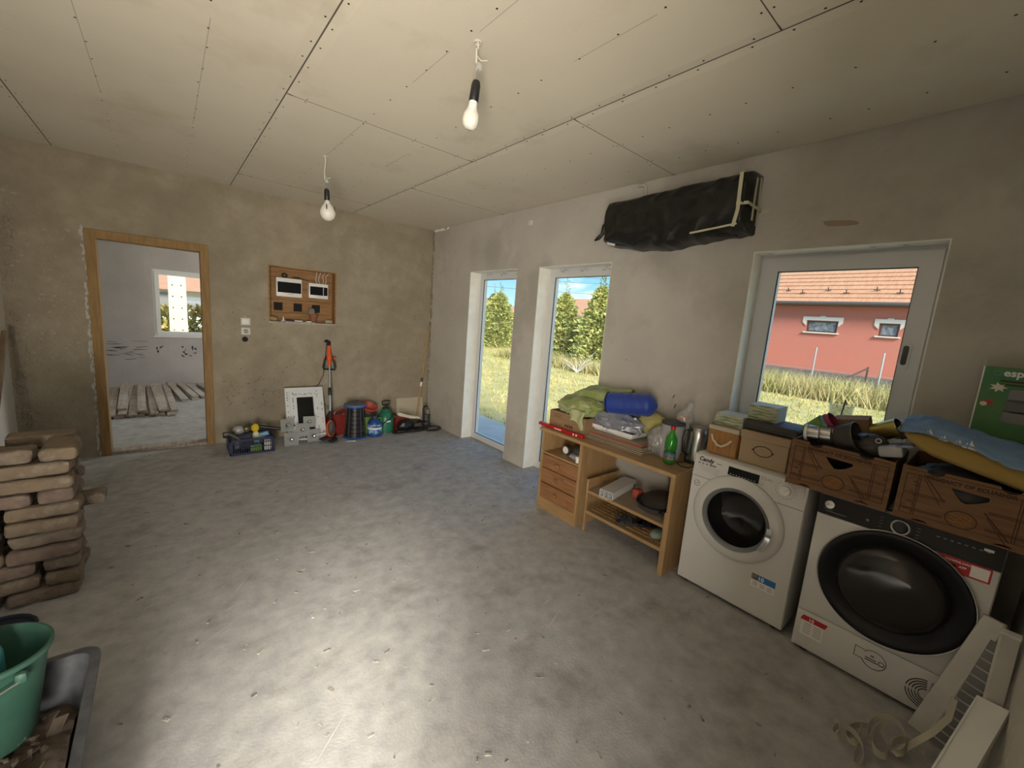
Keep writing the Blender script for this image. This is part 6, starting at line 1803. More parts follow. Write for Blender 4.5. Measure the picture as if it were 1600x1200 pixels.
# ------------------------------------------------------------------ small white window leaning on the wall
wf_ = thing('loose_window', (-1.69, -0.2, 0), 'small unfitted white window in printed film leaning on the brown wall', 'window frame')
bx0, bx1 = -1.885, -1.475
BL = V((0, -0.245, 0.0))
TL = V((0, -0.062, 0.585))
ud = (TL - BL).normalized()
fnrm = V((0, -ud.z, ud.y))
HF = (TL - BL).length
def lw_bar(u0, u1, v0, v1, t0, t1):
    c = V(((u0 + u1) / 2, 0, 0)) + BL + ud * (v0 + v1) / 2 + fnrm * (t0 + t1) / 2
    return G().obox(c, V(((u1 - u0) / 2, 0, 0)), ud * (v1 - v0) / 2, fnrm * (t1 - t0) / 2)
fb = 0.05
def lw_frame(u0, u1, v0, v1, w, t0, t1):
    g = lw_bar(u0, u0 + w, v0, v1, t0, t1)
    for q in (lw_bar(u1 - w, u1, v0, v1, t0, t1), lw_bar(u0 + w, u1 - w, v0, v0 + w, t0, t1), lw_bar(u0 + w, u1 - w, v1 - w, v1, t0, t1)):
        g.add(q.v, q.f)
    return g
mk('outer_frame', lw_frame(bx0, bx1, 0, HF, fb, -0.0, 0.05), 'pvc', wf_, False)
ls = mk('sash', lw_frame(bx0 + 0.04, bx1 - 0.04, 0.04, HF - 0.04, 0.075, 0.012, 0.066), 'pvc', wf_, False)
mk('pane', lw_bar(bx0 + 0.11, bx1 - 0.11, 0.11, HF - 0.11, 0.040, 0.044), 'glass_dark', wf_, False)
g = G()
rnd = random.Random(77)
for k in range(70):
    side = rnd.randrange(4)
    if side < 2:
        u = (bx0 + 0.022 if side == 0 else bx1 - 0.022) + rnd.choice([0, 0.055 if side == 0 else -0.055])
        v = rnd.uniform(0.03, HF - 0.03)
        q = lw_bar(u - 0.005, u + 0.005, v - 0.008, v + 0.008, 0.0662, 0.0668) if abs(u - bx0) > 0.04 and abs(u - bx1) > 0.04 else lw_bar(u - 0.005, u + 0.005, v - 0.008, v + 0.008, 0.0502, 0.0508)
    else:
        u = rnd.uniform(bx0 + 0.06, bx1 - 0.06)
        v = HF - 0.075 - rnd.choice([0, 0.012])
        q = lw_bar(u - 0.008, u + 0.008, v - 0.003, v + 0.003, 0.0662, 0.0668)
    g.add(q.v, q.f)
tag(mk('film_print', g, 'ink_grey', wf_, False), 'grey print on the protective film', kind='stuff')

# ------------------------------------------------------------------ lamp with square glass plates
lp = thing('glass_plate_lamp', (-1.78, -0.36, 0), 'ceiling lamp with five square glass plates standing on the floor before the white window', 'lamp')
mk('lamp_frame', G().rbox((-1.80, -0.335, 0.045), (-1.66, -0.315, 0.085), 0.004).tube([(-1.90, -0.33, 0.23), (-1.75, -0.33, 0.18), (-1.67, -0.33, 0.23)], 0.007, 8).tube([(-1.90, -0.33, 0.05), (-1.75, -0.33, 0.15), (-1.63, -0.33, 0.08)], 0.007, 8), 'chrome', lp)
for (x, y, z, s, rz) in ((-1.905, -0.345, 0.225, 0.070, 0.5), (-1.755, -0.375, 0.165, 0.072, -0.2), (-1.875, -0.40, 0.075, 0.073, 0.15), (-1.68, -0.355, 0.245, 0.062, -0.3), (-1.635, -0.365, 0.075, 0.070, 0.1)):
    nrm_ = V((math.sin(rz) * 0.5, -1, 0.12)).normalized()
    rt = V((0, 0, 1)).cross(nrm_).normalized()
    u_ = nrm_.cross(rt)
    c = V((x, y, z))
    p = mk('glass_plate', G().obox(c, rt * s, u_ * s, nrm_ * 0.003), 'frosted_glass', lp, False)
    mk('lamp_cup', G().lathe(c - nrm_ * 0.03, nrm_, [(0.030, 0), (0.045, 0.018), (0.046, 0.0255), (0.02, 0.0255)], 22), 'mid_grey', p)
    mk('lamp_bulb', G().lathe(c + nrm_ * 0.004, nrm_, [(0.02, 0), (0.024, 0.008), (0.014, 0.02), (0.012, 0.035), (0.0, 0.04)], 18), 'chrome', p)

# ------------------------------------------------------------------ grass trimmer
gt = thing('grass_trimmer', (-1.47, -0.45, 0), 'orange and black electric grass trimmer leaning upright on the brown wall', 'trimmer')
B0, B1 = V((-1.470, -0.44, 0.05)), V((-1.392, -0.075, 1.06))
td_ = (B1 - B0).normalized()
L_ = (B1 - B0).length
def tp(t, off=(0, 0, 0)):
    return B0 + td_ * (t * L_) + V(off)
sx_ = V((1, 0, 0)) - td_ * td_.x
sx_.normalize()
sf_ = td_.cross(sx_).normalized()
if sf_.y > 0:
    sf_ = -sf_
mk('shaft', G().cyl(tp(0.22), tp(0.80), 0.013, k=14), 'alu', gt)
mk('shaft_collar', G().lathe(tp(0.465), td_, [(0.016, 0), (0.020, 0.01), (0.020, 0.085), (0.016, 0.095)], 16), 'black_plastic', gt)
mk('shaft_boot', G().lathe(tp(0.18), td_, [(0.022, 0), (0.020, 0.06), (0.016, 0.12)], 14), 'black_plastic', gt)
mk('motor_housing', G().ellipsoid(tp(0.095), (0.052, 0.05, 0.105), 22, 16, lambda q, d: q), 'orange_plastic', gt)
g = G().ellipsoid((0, 0, 0), (0.040, 0.032, 0.088), 20, 14)
g.v = [tp(0.095) + sf_ * 0.028 + V((p.x, 0, 0)) + V((0, p.y, p.z)) for p in g.v]
mk('motor_grille', g, 'dark_grey', gt)
mk('spool_head', G().lathe((-1.455, -0.45, 0.0), (0, 0, 1), [(0.025, 0), (0.030, 0.01), (0.055, 0.022), (0.058, 0.04), (0.03, 0.05)], 22), 'black_plastic', gt)
gd = G().prism([(-1.60, -0.44, 0.045), (-1.56, -0.49, 0.035), (-1.48, -0.50, 0.045), (-1.40, -0.42, 0.055), (-1.42, -0.36, 0.06), (-1.52, -0.40, 0.055)], (0, 0, 0.012))
mk('guard', gd, 'black_plastic', gt, False)
mk('grip_body', G().tube([tp(0.80), tp(0.88), tp(0.96), tp(1.03)], [0.019, 0.024, 0.022, 0.020], 14), 'orange_plastic', gt)
mk('hand_grip', G().tube([tp(1.03), tp(1.07), tp(1.085) + V((-0.02, 0.01, 0)), tp(1.08) + V((-0.045, 0.02, 0))], [0.020, 0.022, 0.018, 0.012], 12), 'black_plastic', gt)
hc = tp(0.84)
mk('loop_handle', G().tube([hc + sx_ * -0.028 + td_ * 0.07, hc + sx_ * -0.050 + td_ * 0.02, hc + sx_ * -0.068 - td_ * 0.06, hc + sx_ * -0.066 - td_ * 0.085, hc + sx_ * 0.066 - td_ * 0.085, hc + sx_ * 0.068 - td_ * 0.06, hc + sx_ * 0.050 + td_ * 0.02, hc + sx_ * 0.028 + td_ * 0.07], 0.0115, 10), 'black_plastic', gt)
mk('clamp', G().lathe(hc + td_ * 0.03, td_, [(0.028, 0), (0.031, 0.01), (0.031, 0.05), (0.026, 0.06)], 16), 'orange_plastic', gt)
mk('clamp_knob', G().lathe(hc + td_ * 0.055 + sx_ * 0.03, sx_, [(0.008, 0), (0.008, 0.02), (0.018, 0.024), (0.018, 0.036), (0.01, 0.04)], 14), 'orange_plastic', gt)
pw = hc + sx_ * -0.04 - td_ * 0.06
mk('power_cord', G().tube([tp(1.06) + V((-0.02, 0.02, 0)), pw + V((0, 0.05, 0.02)), pw + V((-0.02, 0.03, -0.10)), pw + V((-0.06, 0.07, -0.22)), pw + V((-0.085, 0.09, -0.25))], 0.004, 6), 'cable_black', gt)
mk('plug', G().lathe(pw + V((-0.085, 0.09, -0.25)), (-0.5, 0.1, -1), [(0.008, 0), (0.014, 0.02), (0.014, 0.04), (0.006, 0.05)], 12), 'black_plastic', gt)

# ------------------------------------------------------------------ jerry can, stool, pots, sprayer, jug
jc = thing('jerry_can', (-1.31, -0.19, 0), 'red plastic fuel can behind the trimmer', 'fuel can')
prof_ = [(-1.43, 0.0), (-1.19, 0.0), (-1.185, 0.23), (-1.215, 0.285), (-1.25, 0.29), (-1.265, 0.262), (-1.36, 0.255), (-1.385, 0.285), (-1.41, 0.25), (-1.43, 0.22)]
bm = bmesh.new()
vsb = [bm.verts.new((x, -0.23, z)) for x, z in prof_]
f_ = bm.faces.new(vsb)
r_ = bmesh.ops.extrude_face_region(bm, geom=[f_])
for v in [q for q in r_['geom'] if isinstance(q, bmesh.types.BMVert)]:
    v.co.y = -0.08
bmesh.ops.bevel(bm, geom=bm.edges[:], offset=0.014, segments=3, affect='EDGES')
mk('can_body', G().frombm(bm), 'red_plastic', jc)
mk('can_handle', G().tube([(-1.36, -0.175, 0.25), (-1.34, -0.175, 0.302), (-1.24, -0.175, 0.312), (-1.22, -0.175, 0.27)], 0.013, 8), 'red_plastic', jc)
mk('can_cap', G().lathe((-1.395, -0.175, 0.262), (-0.4, 0, 1), [(0.022, 0), (0.022, 0.025), (0.018, 0.028)], 16), 'black_plastic', jc)
mk('side_rib', G().obox((-1.31, -0.2315, 0.12), (0.08, 0, 0.06), (0, 0.003, 0), (-0.004, 0, 0.006)), 'red_plastic', jc, False)

stl = thing('folding_stool', (-1.165, -0.36, 0), 'black telescopic stool with blue-grey seat and blue base ring', 'stool')
SX, SY = -1.165, -0.36
for k in range(7):
    r0 = lerp(0.124, 0.098, k / 6)
    z0_ = 0.022 + 0.052 * k
    mk('telescopic_ring', G().lathe((SX, SY, z0_), (0, 0, 1), [(r0 - 0.006, 0), (r0, 0.003), (r0 - 0.002, 0.047), (r0 - 0.008, 0.0515)], 26, False, False), 'black_plastic', stl)
for k in range(10):
    a = 2 * PI * k / 10
    d = V((math.cos(a), math.sin(a), 0))
    mk('rib', G().beam(V((SX, SY, 0.024)) + d * 0.122, V((SX, SY, 0.385)) + d * 0.096, 0.014, 0.010), 'dark_grey', stl, False)
mk('base_ring', G().lathe((SX, SY, 0), (0, 0, 1), [(0.10, 0), (0.130, 0), (0.132, 0.012), (0.126, 0.022), (0.10, 0.022)], 30), 'blue_plastic', stl)
mk('seat', G().lathe((SX, SY, 0.387), (0, 0, 1), [(0.10, 0), (0.126, 0.004), (0.129, 0.02), (0.126, 0.03), (0.11, 0.034), (0.0, 0.032)], 34), 'stool_top', stl)
mk('seat_rim', G().tube(arc_pts((SX, SY, 0.392), (1, 0, 0), (0, 1, 0), 0.128, 0, 2 * PI, 34)[:-1], 0.006, 6, True), 'blue_bright', stl)
mk('seat_handle', G().tube(arc_pts((SX - 0.005, SY, 0.421), (1, 0, 0), (0, 1, 0), 0.03, 0.3, 2.8, 10), 0.004, 6), 'dark_grey', stl)

gp_ = thing('stacked_planter', (-0.985, -0.20, 0), 'stack of dark and green planters under the red bowl', 'planter')
mk('planter_body', G().lathe((-0.975, -0.20, 0), (0, 0, 1), [(0.085, 0), (0.10, 0.19), (0.108, 0.19), (0.108, 0.215), (0.098, 0.215)], 26), 'green_cup', gp_)
mk('inner_planter', G().lathe((-0.955, -0.20, 0.2155), (0.25, -0.1, 1), [(0.08, 0), (0.098, 0.04), (0.106, 0.045), (0.106, 0.06), (0.09, 0.06)], 26), 'dark_grey', gp_)
bd_ = V((0.18, -0.42, 1)).normalized()
rb = thing('red_bowl', (-0.975, -0.215, 0.29), 'faded red plastic plant bowl tilted on top of the planters', 'bowl')
mk('bowl_body', G().lathe((-0.965, -0.205, 0.275), bd_, [(0.065, 0), (0.072, 0.006), (0.102, 0.075), (0.097, 0.075), (0.066, 0.010), (0.0, 0.008)], 30, True, False), 'red_dull', rb)
mk('bowl_rim', G().lathe(V((-0.965, -0.205, 0.275)) + bd_ * 0.07, bd_, [(0.102, 0), (0.116, 0.002), (0.118, 0.012), (0.108, 0.018), (0.099, 0.006)], 30, False, False), 'red_dull', rb)
solo('clay_shard', G().obox((-1.075, -0.10, 0.375), (0.03, 0.01, 0.008), (-0.004, 0.015, 0), (0.004, 0, 0.02)), 'wood_handle_dark', 'brown shard sticking up behind the stool and red bowl', 'shard', smooth=False)

jg = thing('cleaner_jug', (-0.935, -0.41, 0), 'blue plastic jug with printed label and yellow-green cap', 'jug')
mk('jug_body', G().lathe((-0.935, -0.41, 0), (0, 0, 1), [(0.078, 0), (0.086, 0.008), (0.088, 0.05), (0.087, 0.15), (0.08, 0.185), (0.055, 0.215), (0.032, 0.226), (0.03, 0.232)], 28), 'blue_plastic', jg)
mk('paper_label', G().lathe((-0.935, -0.41, 0.045), (0, 0, 1), [(0.0892, 0), (0.0886, 0.115)], 28, False, False), 'blue_label', jg)
mk('label_flash', G().lathe((-0.935, -0.41, 0.10), (0, 0, 1), [(0.0896, 0), (0.0894, 0.02)], 28, False, False), 'paper', jg)
mk('cap', G().lathe((-0.935, -0.41, 0.2325), (0, 0, 1), [(0.03, 0), (0.03, 0.022), (0.026, 0.024)], 18), 'dark_grey', jg)
mk('handle', G().tube([(-0.895, -0.41, 0.225), (-0.855, -0.41, 0.222), (-0.848, -0.41, 0.17)], 0.010, 8), 'green_cup', jg)

sy = thing('pressure_sprayer', (-0.745, -0.29, 0), 'green pump pressure sprayer with black handle near the corner', 'sprayer')
mk('tank', G().lathe((-0.745, -0.29, 0.006), (0, 0, 1), [(0.088, 0), (0.10, 0.012), (0.102, 0.05), (0.102, 0.19), (0.092, 0.225), (0.062, 0.25), (0.05, 0.262), (0.055, 0.268), (0.058, 0.292), (0.048, 0.30)], 30), 'green_plastic', sy)
mk('foot_ring', G().lathe((-0.745, -0.29, 0), (0, 0, 1), [(0.085, 0), (0.092, 0.002), (0.09, 0.01)], 26), 'green_plastic', sy)
mk('pump_collar', G().lathe((-0.745, -0.29, 0.3065), (0, 0, 1), [(0.04, 0), (0.04, 0.016), (0.015, 0.02), (0.015, 0.055)], 20), 'black_plastic', sy)
mk('pump_handle', G().tube([(-0.80, -0.29, 0.405), (-0.79, -0.29, 0.365), (-0.745, -0.29, 0.36), (-0.70, -0.29, 0.365), (-0.69, -0.29, 0.405), (-0.745, -0.29, 0.415)], 0.010, 8, True), 'black_plastic', sy)
mk('relief_valve', G().cyl((-0.655, -0.30, 0.235), (-0.63, -0.305, 0.24), 0.013, k=10), 'black_plastic', sy)
mk('print', G().box((-0.78, -0.3935, 0.15), (-0.72, -0.3925, 0.17)), 'paper', sy, False)
mk('spray_hose', G().tube([(-0.70, -0.36, 0.24), (-0.70, -0.40, 0.22), (-0.74, -0.402, 0.19), (-0.82, -0.40, 0.14), (-0.84, -0.37, 0.05)], 0.006, 6), 'cable_black', sy)

# behind, near the corner
lb_ = solo('leaning_board', G().obox((-0.28, -0.043, 0.187), (0.20, 0, 0), (0, 0.006, 0.002), (0, 0.032, 0.184)), 'canvas', 'pale square board leaning on the brown wall by the corner', 'board', smooth=False)
stk = thing('tool_handle', (-0.23, -0.12, 0), 'long wooden tool handle leaning in the corner', 'handle')
h0, h1 = V((-0.245, -0.16, 0.01)), V((-0.035, -0.035, 1.345))
mk('wooden_shaft', G().tube([h0, h0.lerp(h1, 0.5), h1], [0.013, 0.014, 0.013], 12), 'wood_handle', stk)
hd2 = h1 - h0
mk('metal_sleeve', G().cyl(h0 + hd2 * 0.45, h0 + hd2 * 0.49, 0.0165, k=12), 'dark_grey', stk)
mk('paper_sticker', G().cyl(h0 + hd2 * 0.40, h0 + hd2 * 0.445, 0.0148, k=12), 'paper', stk)
solo('wooden_paddle', G().prism([(-0.62, -0.36, 0.245), (-0.60, -0.37, 0.215), (-0.44, -0.36, 0.165), (-0.27, -0.34, 0.135), (-0.27, -0.335, 0.160), (-0.44, -0.345, 0.200), (-0.58, -0.35, 0.25)], (0, 0.018, 0.004)), 'radish_white', 'pale wooden paddle lying on the black cables', 'paddle', smooth=False)
solo('red_carton', G().obox((-0.53, -0.26, 0.09), (0.10, 0.01, 0), (-0.008, 0.06, 0), (0, 0, 0.088)), 'red_plastic', 'red carton under the wooden paddle by the sprayer', 'box', smooth=False)
solo('black_tool_bag', cloth((-0.50, -0.36, 0.075), (0.12, 0.075, 0.07), 3.1, 0.2, 0.002, 4, 40, 20), 'black_plastic', 'black soft tool bag among the cables', 'bag', angle=80)
mb = thing('black_lantern', (-0.115, -0.22, 0), 'black pump or lantern with a hoop handle in the corner', 'pump')
mk('body', G().lathe((-0.115, -0.22, 0), (0, 0, 1), [(0.06, 0), (0.062, 0.02), (0.052, 0.06), (0.05, 0.13), (0.056, 0.135), (0.05, 0.16), (0.03, 0.17)], 20), 'dark_grey', mb)
mk('pale_insert', G().lathe((-0.105, -0.235, 0.168), (0, 0, 1), [(0.022, 0), (0.028, 0.02), (0.026, 0.05), (0.012, 0.065)], 16), 'mid_grey', mb)
mk('hoop_handle', G().tube([(-0.165, -0.22, 0.12), (-0.165, -0.22, 0.24), (-0.15, -0.22, 0.275), (-0.115, -0.22, 0.28), (-0.105, -0.22, 0.27)], 0.012, 8), 'black_plastic', mb)
def coil(cx, cy, rx, ry, turns, seed, z0_, label, r=0.006, m='cable_black'):
    rnd = random.Random(seed)
    pts = []
    n = int(turns * 18)
    for i in range(n):
        a = 2 * PI * i / 18
        k = 1 + 0.22 * math.sin(a * 0.37 + seed) + 0.1 * math.sin(a * 1.31)
        pts.append((cx + rx * k * math.cos(a) + 0.02 * math.sin(a * 0.23), cy + ry * k * math.sin(a), z0_ + r + 0.004 * i / 18 + 0.018 * (0.5 + 0.5 * math.sin(a * 0.77 + seed))))
    solo('power_cable', G().tube(pts, r, 6), m, label, 'cable', 'black cables heaped in the corner')
coil(-0.42, -0.42, 0.19, 0.06, 5, 1.0, 0.0, 'tangled black cable in front of the tool bag')
coil(-0.17, -0.46, 0.13, 0.085, 3, 2.4, 0.0, 'looped black cable nearest the glazed doors')
coil(-0.60, -0.44, 0.10, 0.05, 3, 4.1, 0.0, 'black cable loops beside the green sprayer')
coil(-0.33, -0.27, 0.14, 0.06, 4, 5.3, 0.06, 'upper black cable coil behind the paddle')
solo('grey_cable', G().tube([(-1.47, -0.06, 0.42), (-1.43, -0.05, 0.36), (-1.40, -0.08, 0.30), (-1.36, -0.06, 0.33), (-1.34, -0.07, 0.29), (-1.40, -0.06, 0.34), (-1.44, -0.07, 0.28)], 0.006, 6), 'mid_grey', 'grey cable bunched behind the red fuel can', 'cable')
solo('torn_paper', G().prism([(-1.32, -0.52, 0.0005), (-1.22, -0.55, 0.0005), (-1.20, -0.51, 0.0005), (-1.27, -0.49, 0.0005)], (0, 0, 0.003)), 'paper', 'white scrap of paper on the floor before the stool', 'paper', smooth=False)
solo('plastic_flap', G().obox((-1.56, -0.36, 0.09), (0.06, -0.03, 0.02), (0.01, 0.025, 0), (0, 0, 0.004)), 'white_dusty', 'white plastic flap against the trimmer guard', 'flap', smooth=False)

# ------------------------------------------------------------------ brick stack on the left
variants = []
for s in range(6):
    rr = random.Random(s)
    bm = bmesh.new()
    bmesh.ops.create_cube(bm, size=1)
    for v in bm.verts:
        v.co = V((v.co.x * 0.25, v.co.y * 0.125, v.co.z * 0.066))
    bmesh.ops.bevel(bm, geom=bm.edges[:], offset=0.019, segments=2, affect='EDGES', profile=0.55)
    bmesh.ops.subdivide_edges(bm, edges=[e_ for e_ in bm.edges if e_.calc_length() > 0.06], cuts=7, use_grid_fill=True)
    for v in bm.verts:
        p = v.co * 16
        n_ = V((noise.noise(p + V((s * 9.1, 0, 0))), noise.noise(p + V((0, s * 7.3, 5))), noise.noise(p + V((3, 0, s * 5.7)))))
        m_ = V((noise.noise(p * 3 + V((s, 0, 0))), noise.noise(p * 3 + V((0, s, 4))), noise.noise(p * 3 + V((2, 0, s)))))
        v.co += V((n_.x * 0.012 + m_.x * 0.004, n_.y * 0.010 + m_.y * 0.004, n_.z * 0.004 + m_.z * 0.002))
    g = G().frombm(bm)
    ob = mk('brick', g, ('brick_old', 'brick_red', 'brick_buff')[s % 3], None, True, 50)
    variants.append(ob.data)
    bpy.data.objects.remove(ob)
rnd = random.Random(55)
zc = 0.0
ncourse = 11
CN = ['lowest', 'second lowest', 'third lowest', 'fourth', 'fifth', 'middle', 'seventh', 'eighth', 'third highest', 'second highest', 'topmost']
for c in range(ncourse):
    zc = 0.037 + 0.0716 * c
    hdr = c == 10
    x = -3.275 + rnd.uniform(-0.012, 0.02)
    spots = []
    first = True
    while x > -3.85:
        endwise = rnd.random() < 0.35 or (hdr and first)
        ln = 0.13 if endwise else 0.262
        if x - ln < -3.895:
            break
        spots.append((x - ln / 2, -2.435 - (0.0 if not endwise else 0.0) + (0.125 if endwise else 0.0625) + rnd.uniform(-0.015, 0.012), endwise))
        x -= ln + rnd.uniform(0.002, 0.012)
        first = False
    row2 = [(-3.43 - 0.27 * k + rnd.uniform(-0.01, 0.02) + (0.085 if c == 5 and k == 0 else 0), -2.11 + rnd.uniform(-0.01, 0.01), False) for k in range(2 if c != 10 else 1)]
    for bi, (bx_, by_, ew) in enumerate(spots + row2):
        back = bi >= len(spots)
        oi_ = bi - len(spots) if back else bi
        o = bpy.data.objects.new('brick', rnd.choice(variants))
        COL.objects.link(o)
        o.location = (bx_, by_ + (0.0 if not back else (0.03 if any(s_[2] for s_ in spots) else 0)), zc)
        o.rotation_euler = (rnd.uniform(-0.025, 0.025), rnd.uniform(-0.03, 0.03), (PI / 2 if ew else 0) + rnd.uniform(-0.05, 0.05) + (PI if rnd.random() < 0.5 else 0))
        tag(o, 'old brick, %s, %s%s course of the brick stack' % (('right end', 'second from right', 'third from right', 'fourth from right', 'fifth from right')[oi_], 'rear row of the ' if back else '', CN[c]), 'brick', 'old bricks in the dry stack on the left')
# ------------------------------------------------------------------ tub, bucket, pan on the floor at the left
tb = thing('mortar_tub', (-3.5, -3.75, 0), 'dark grey rectangular mortar tub with rubble in the near left corner', 'tub')
def rr_ring(x0, x1, y0, y1, r, z, n=6):
    pts = []
    for (cx, cy, a0) in ((x1 - r, y1 - r, 0), (x0 + r, y1 - r, PI / 2), (x0 + r, y0 + r, PI), (x1 - r, y0 + r, 1.5 * PI)):
        for i in range(n):
            a = a0 + PI / 2 * i / (n - 1)
            pts.append(V((cx + r * math.cos(a), cy + r * math.sin(a), z)))
    return pts
tx0, tx1, ty0, ty1, tz = -3.86, -3.125, -4.35, -3.315, 0.26
rings = [rr_ring(tx0 + 0.07, tx1 - 0.07, ty0 + 0.07, ty1 - 0.07, 0.06, 0.0), rr_ring(tx0 + 0.02, tx1 - 0.02, ty0 + 0.02, ty1 - 0.02, 0.06, tz - 0.012), rr_ring(tx0, tx1, ty0, ty1, 0.06, tz - 0.014), rr_ring(tx0, tx1, ty0, ty1, 0.06, tz), rr_ring(tx0 + 0.026, tx1 - 0.026, ty0 + 0.026, ty1 - 0.026, 0.05, tz), rr_ring(tx0 + 0.075, tx1 - 0.075, ty0 + 0.075, ty1 - 0.075, 0.05, 0.008)]
n_ = len(rings[0])
g = G()
g.add([p for r_ in rings for p in r_], [(j * n_ + i, j * n_ + (i + 1) % n_, (j + 1) * n_ + (i + 1) % n_, (j + 1) * n_ + i) for j in range(5) for i in range(n_)] + [tuple(range(n_))[::-1], tuple(range(5 * n_, 6 * n_))])
mk('tub_shell', g, 'tub_grey', tb, angle=40)
def dirt(u, v):
    x, y = lerp(tx0 + 0.062, tx1 - 0.062, u), lerp(ty0 + 0.062, ty1 - 0.062, v)
    z = 0.10 + 0.075 * math.exp(-((x + 3.40) ** 2 + (y + 3.58) ** 2) / 0.05) + 0.02 * nz((x, y, 0), 4, 2) + 0.02 * nz((x, y, 0), 13, 6) + 0.012 * nz((x, y, 0), 34, 9) - 0.03 * v * v
    return (x, y, z)
tag(mk('loose_dirt', G().grid(dirt, 60, 80), 'soil', tb, angle=70), 'brown dirt and sawdust', kind='stuff')
rnd = random.Random(8)
g = G()
for k in range(520):
    x, y = rnd.uniform(tx0 + 0.12, tx1 - 0.10), rnd.uniform(ty0 + 0.12, ty1 - 0.10)
    z = dirt((x - tx0 - 0.062) / (tx1 - tx0 - 0.124), (y - ty0 - 0.062) / (ty1 - ty0 - 0.124))[2]
    s = rnd.uniform(0.003, 0.013) if k % 9 else rnd.uniform(0.014, 0.024)
    q = Quaternion((rnd.gauss(0, 1), rnd.gauss(0, 1), rnd.gauss(0, 1), rnd.gauss(0, 1))).normalized()
    if k % 3 == 0:
        g.obox((x, y, z + 0.004), q @ V((s * 2.6, 0, 0)), q @ V((0, s * 0.9, 0)), q @ V((0, 0, s * 0.12)))
    else:
        bm = bmesh.new()
        bmesh.ops.create_icosphere(bm, subdivisions=1, radius=s)
        for v in bm.verts:
            v.co = q @ V((v.co.x * 1.4, v.co.y, v.co.z * 0.7)) * rnd.uniform(0.75, 1.2) + V((x, y, z + s * 0.3))
        g.frombm(bm)
tag(mk('rubble', g, 'rubble', tb, False), 'brick chips and shavings', kind='stuff')
BX, BY = -3.365, -3.515
bu = thing('builder_bucket', (BX, BY, 0.16), 'green plaster-splashed builder bucket standing in the mortar tub', 'bucket')
bz = 0.172
mk('bucket_body', G().lathe((BX, BY, bz), (0.05, 0.02, 1), [(0.001, 0), (0.098, 0), (0.102, 0.006), (0.130, 0.27), (0.134, 0.275), (0.141, 0.282), (0.141, 0.296), (0.134, 0.298), (0.127, 0.285), (0.098, 0.012), (0.001, 0.010)], 40, False, False), 'green_bucket', bu)
mk('bucket_lug', G().rbox((BX + 0.090, BY - 0.118, bz + 0.24), (BX + 0.118, BY - 0.092, bz + 0.275), 0.01, 2), 'green_bucket', bu)
mk('bail', G().tube([V((BX + 0.108, BY - 0.112, bz + 0.25)), V((BX + 0.03, BY - 0.155, bz + 0.235)), V((BX - 0.06, BY - 0.15, bz + 0.24)), V((BX - 0.135, BY - 0.07, bz + 0.27))], 0.003, 6), 'steel_dull', bu)
bt = thing('spray_bottle', (BX + 0.04, BY + 0.015, bz + 0.014), 'teal plastic bottle standing in the green bucket', 'bottle')
mk('bottle_body', G().rbox((BX - 0.015, BY - 0.02, bz + 0.014), (BX + 0.05, BY + 0.045, bz + 0.31), 0.03, 3), 'teal_plastic', bt)
mk('bottle_neck', G().lathe((BX + 0.018, BY + 0.012, bz + 0.31), (0, 0, 1), [(0.02, -0.005), (0.018, 0.03), (0.022, 0.03), (0.022, 0.05)], 16), 'teal_plastic', bt)
dp = thing('navy_pan', (-3.52, -2.62, 0), 'flat navy plastic pan lying at the foot of the brick stack', 'pan')
pl = [(-3.84, -2.80, 0.0), (-3.58, -2.79, 0.0)] + [(-3.53 + 0.12 * math.cos(a), -2.665 + 0.12 * math.sin(a), 0.0) for a in [lerp(-1.4, 1.4, i / 9) for i in range(10)]] + [(-3.60, -2.54, 0.0), (-3.84, -2.55, 0.0)]
mk('blade', G().prism(pl, (0, 0, 0.022)), 'navy_dull', dp)
mk('raised_rim', G().tube([V(p) + V((0, 0, 0.026)) for p in pl[1:-1]], 0.009, 6), 'navy_dull', dp)
mk('wire_grip', G().tube([(-3.62, -2.72, 0.03), (-3.60, -2.70, 0.09), (-3.55, -2.69, 0.095), (-3.53, -2.70, 0.03)], 0.004, 6), 'steel', dp)
bh = thing('broom_handle', (-3.78, -1.84, 0), 'worn wooden pole leaning on the left wall behind the bricks', 'pole')
mk('wooden_pole', G().tube([(-3.760, -1.84, 0.0), (-3.83, -0.80, 0.78), (-3.868, -0.28, 1.172)], 0.019, 14), 'wood_handle_dark', bh)
mk('pole_tip', G().ellipsoid((-3.868, -0.28, 1.172), (0.0195, 0.0195, 0.0195), 14, 8), 'wood_handle_dark', bh)

# ------------------------------------------------------------------ plastic trunking and straps in the near right corner
tA = thing('cable_trunking', (-0.50, -5.40, 0), 'white plastic trunking length leaning against the tumble dryer front', 'trunking')
a_, b_ = V((-0.535, -5.335, 0.004)), V((-0.492, -5.452, 0.578))
mk('trunk_body', G().beam(a_, b_, 0.062, 0.016, up=(1, 0, 0)), 'trunking', tA, False)
mk('trunk_edge', G().beam(a_ + V((-0.010, -0.026, 0.0)), b_ + V((-0.010, -0.026, 0)), 0.006, 0.012, up=(1, 0, 0)), 'white_dusty', tA, False)
tC = thing('slotted_trunking', (-0.50, -5.45, 0), 'grey slotted trunking leaning between the two white lengths', 'trunking')
a_, b_ = V((-0.565, -5.395, 0.004)), V((-0.515, -5.478, 0.50))
mk('slot_back', G().beam(a_, b_, 0.05, 0.008, up=(1, 0, 0)), 'mid_grey', tC, False)
for k in range(12):
    c = a_.lerp(b_, 0.06 + 0.078 * k)
    mk('slot_rib', G().obox(c + V((-0.007, 0, 0)), (0.003, 0, 0), (0, 0.024, 0.006), (0, 0.0, 0.0025)), 'grey_panel', tC, False)
tD = thing('cable_trunking', (-0.52, -5.49, 0), 'white plastic trunking length standing by the near wall', 'trunking')
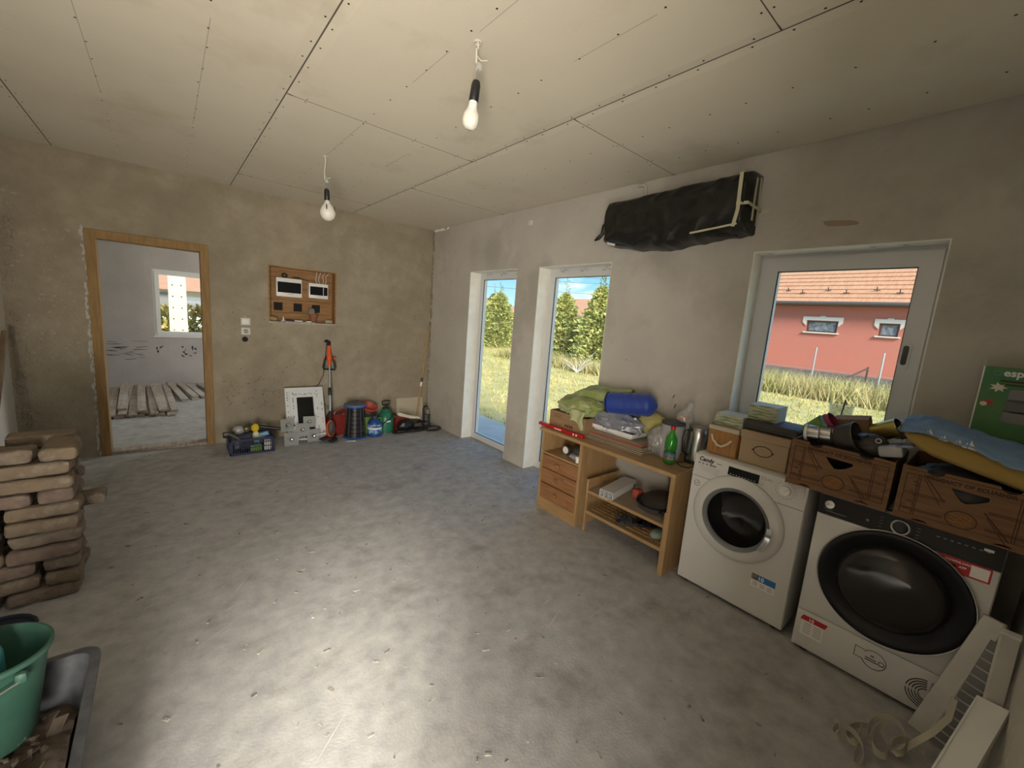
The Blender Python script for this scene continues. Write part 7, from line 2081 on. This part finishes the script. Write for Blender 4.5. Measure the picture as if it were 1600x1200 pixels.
mk('trunk_body', G().beam((-0.66, -5.492, 0.004), (-0.545, -5.492, 0.56), 0.05, 0.014, up=(1, 0.5, 0)), 'trunking', tD, False)
mk('trunk_end', G().obox((-0.542, -5.492, 0.567), (0.012, 0, 0.002), (0, 0.026, 0), (0, 0, 0.006)), 'white_dusty', tD, False)
wb = thing('white_channel', (-0.85, -5.44, 0), 'broad white plastic channel lying in the near right foreground', 'channel')
a_, b_ = V((-1.20, -5.36, 0.012)), V((-0.618, -5.492, 0.318))
mk('channel_face', G().beam(a_, b_, 0.082, 0.010, up=(-0.25, 0.25, 1)), 'white_plastic', wb, False)
mk('channel_flange', G().beam(a_ + V((0.0, 0.036, -0.014)), b_ + V((0.0, 0.036, -0.014)), 0.006, 0.026, up=(-0.25, 0.25, 1)), 'white_plastic', wb, False)
mk('channel_flange', G().beam(a_ + V((0.0, -0.036, -0.014)), b_ + V((0.0, -0.036, -0.014)), 0.006, 0.026, up=(-0.25, 0.25, 1)), 'white_plastic', wb, False)
def strap_loop(c, r, seed, label):
    rnd = random.Random(seed)
    pts = []
    ph = rnd.uniform(0, 6)
    for i in range(34):
        a = i * 0.32 + ph
        k = r * (1 - 0.008 * i)
        pts.append(V(c) + V((k * math.cos(a) * 0.8, k * math.sin(a) * 0.55 + 0.004 * i, 0.045 + 0.03 * math.sin(a * 0.5 + seed) + 0.02 * math.cos(a))))
    solo('packing_strap', G().ribbon(pts, lambda t: (0.2 * math.sin(9 * t), 0.3, 1), 0.026, 0.0014), 'strap', label, 'strap', 'curled packing straps')
strap_loop((-0.80, -5.28, 0.0), 0.085, 1, 'cream packing strap curled on the floor in front of the dryer')
strap_loop((-0.74, -5.345, 0.0), 0.07, 2, 'cream packing strap curled against the white channel')
strap_loop((-0.90, -5.23, 0.0), 0.06, 3, 'cream packing strap loop farthest from the dryer')
solo('packing_strap', G().ribbon([(-0.68, -5.40, 0.30), (-0.66, -5.40, 0.20), (-0.68, -5.37, 0.12), (-0.72, -5.33, 0.06), (-0.80, -5.29, 0.03)], (0.3, 1, 0.2), 0.02, 0.0012), 'strap', 'cream packing strap running down from the trunking', 'strap', 'curled packing straps')
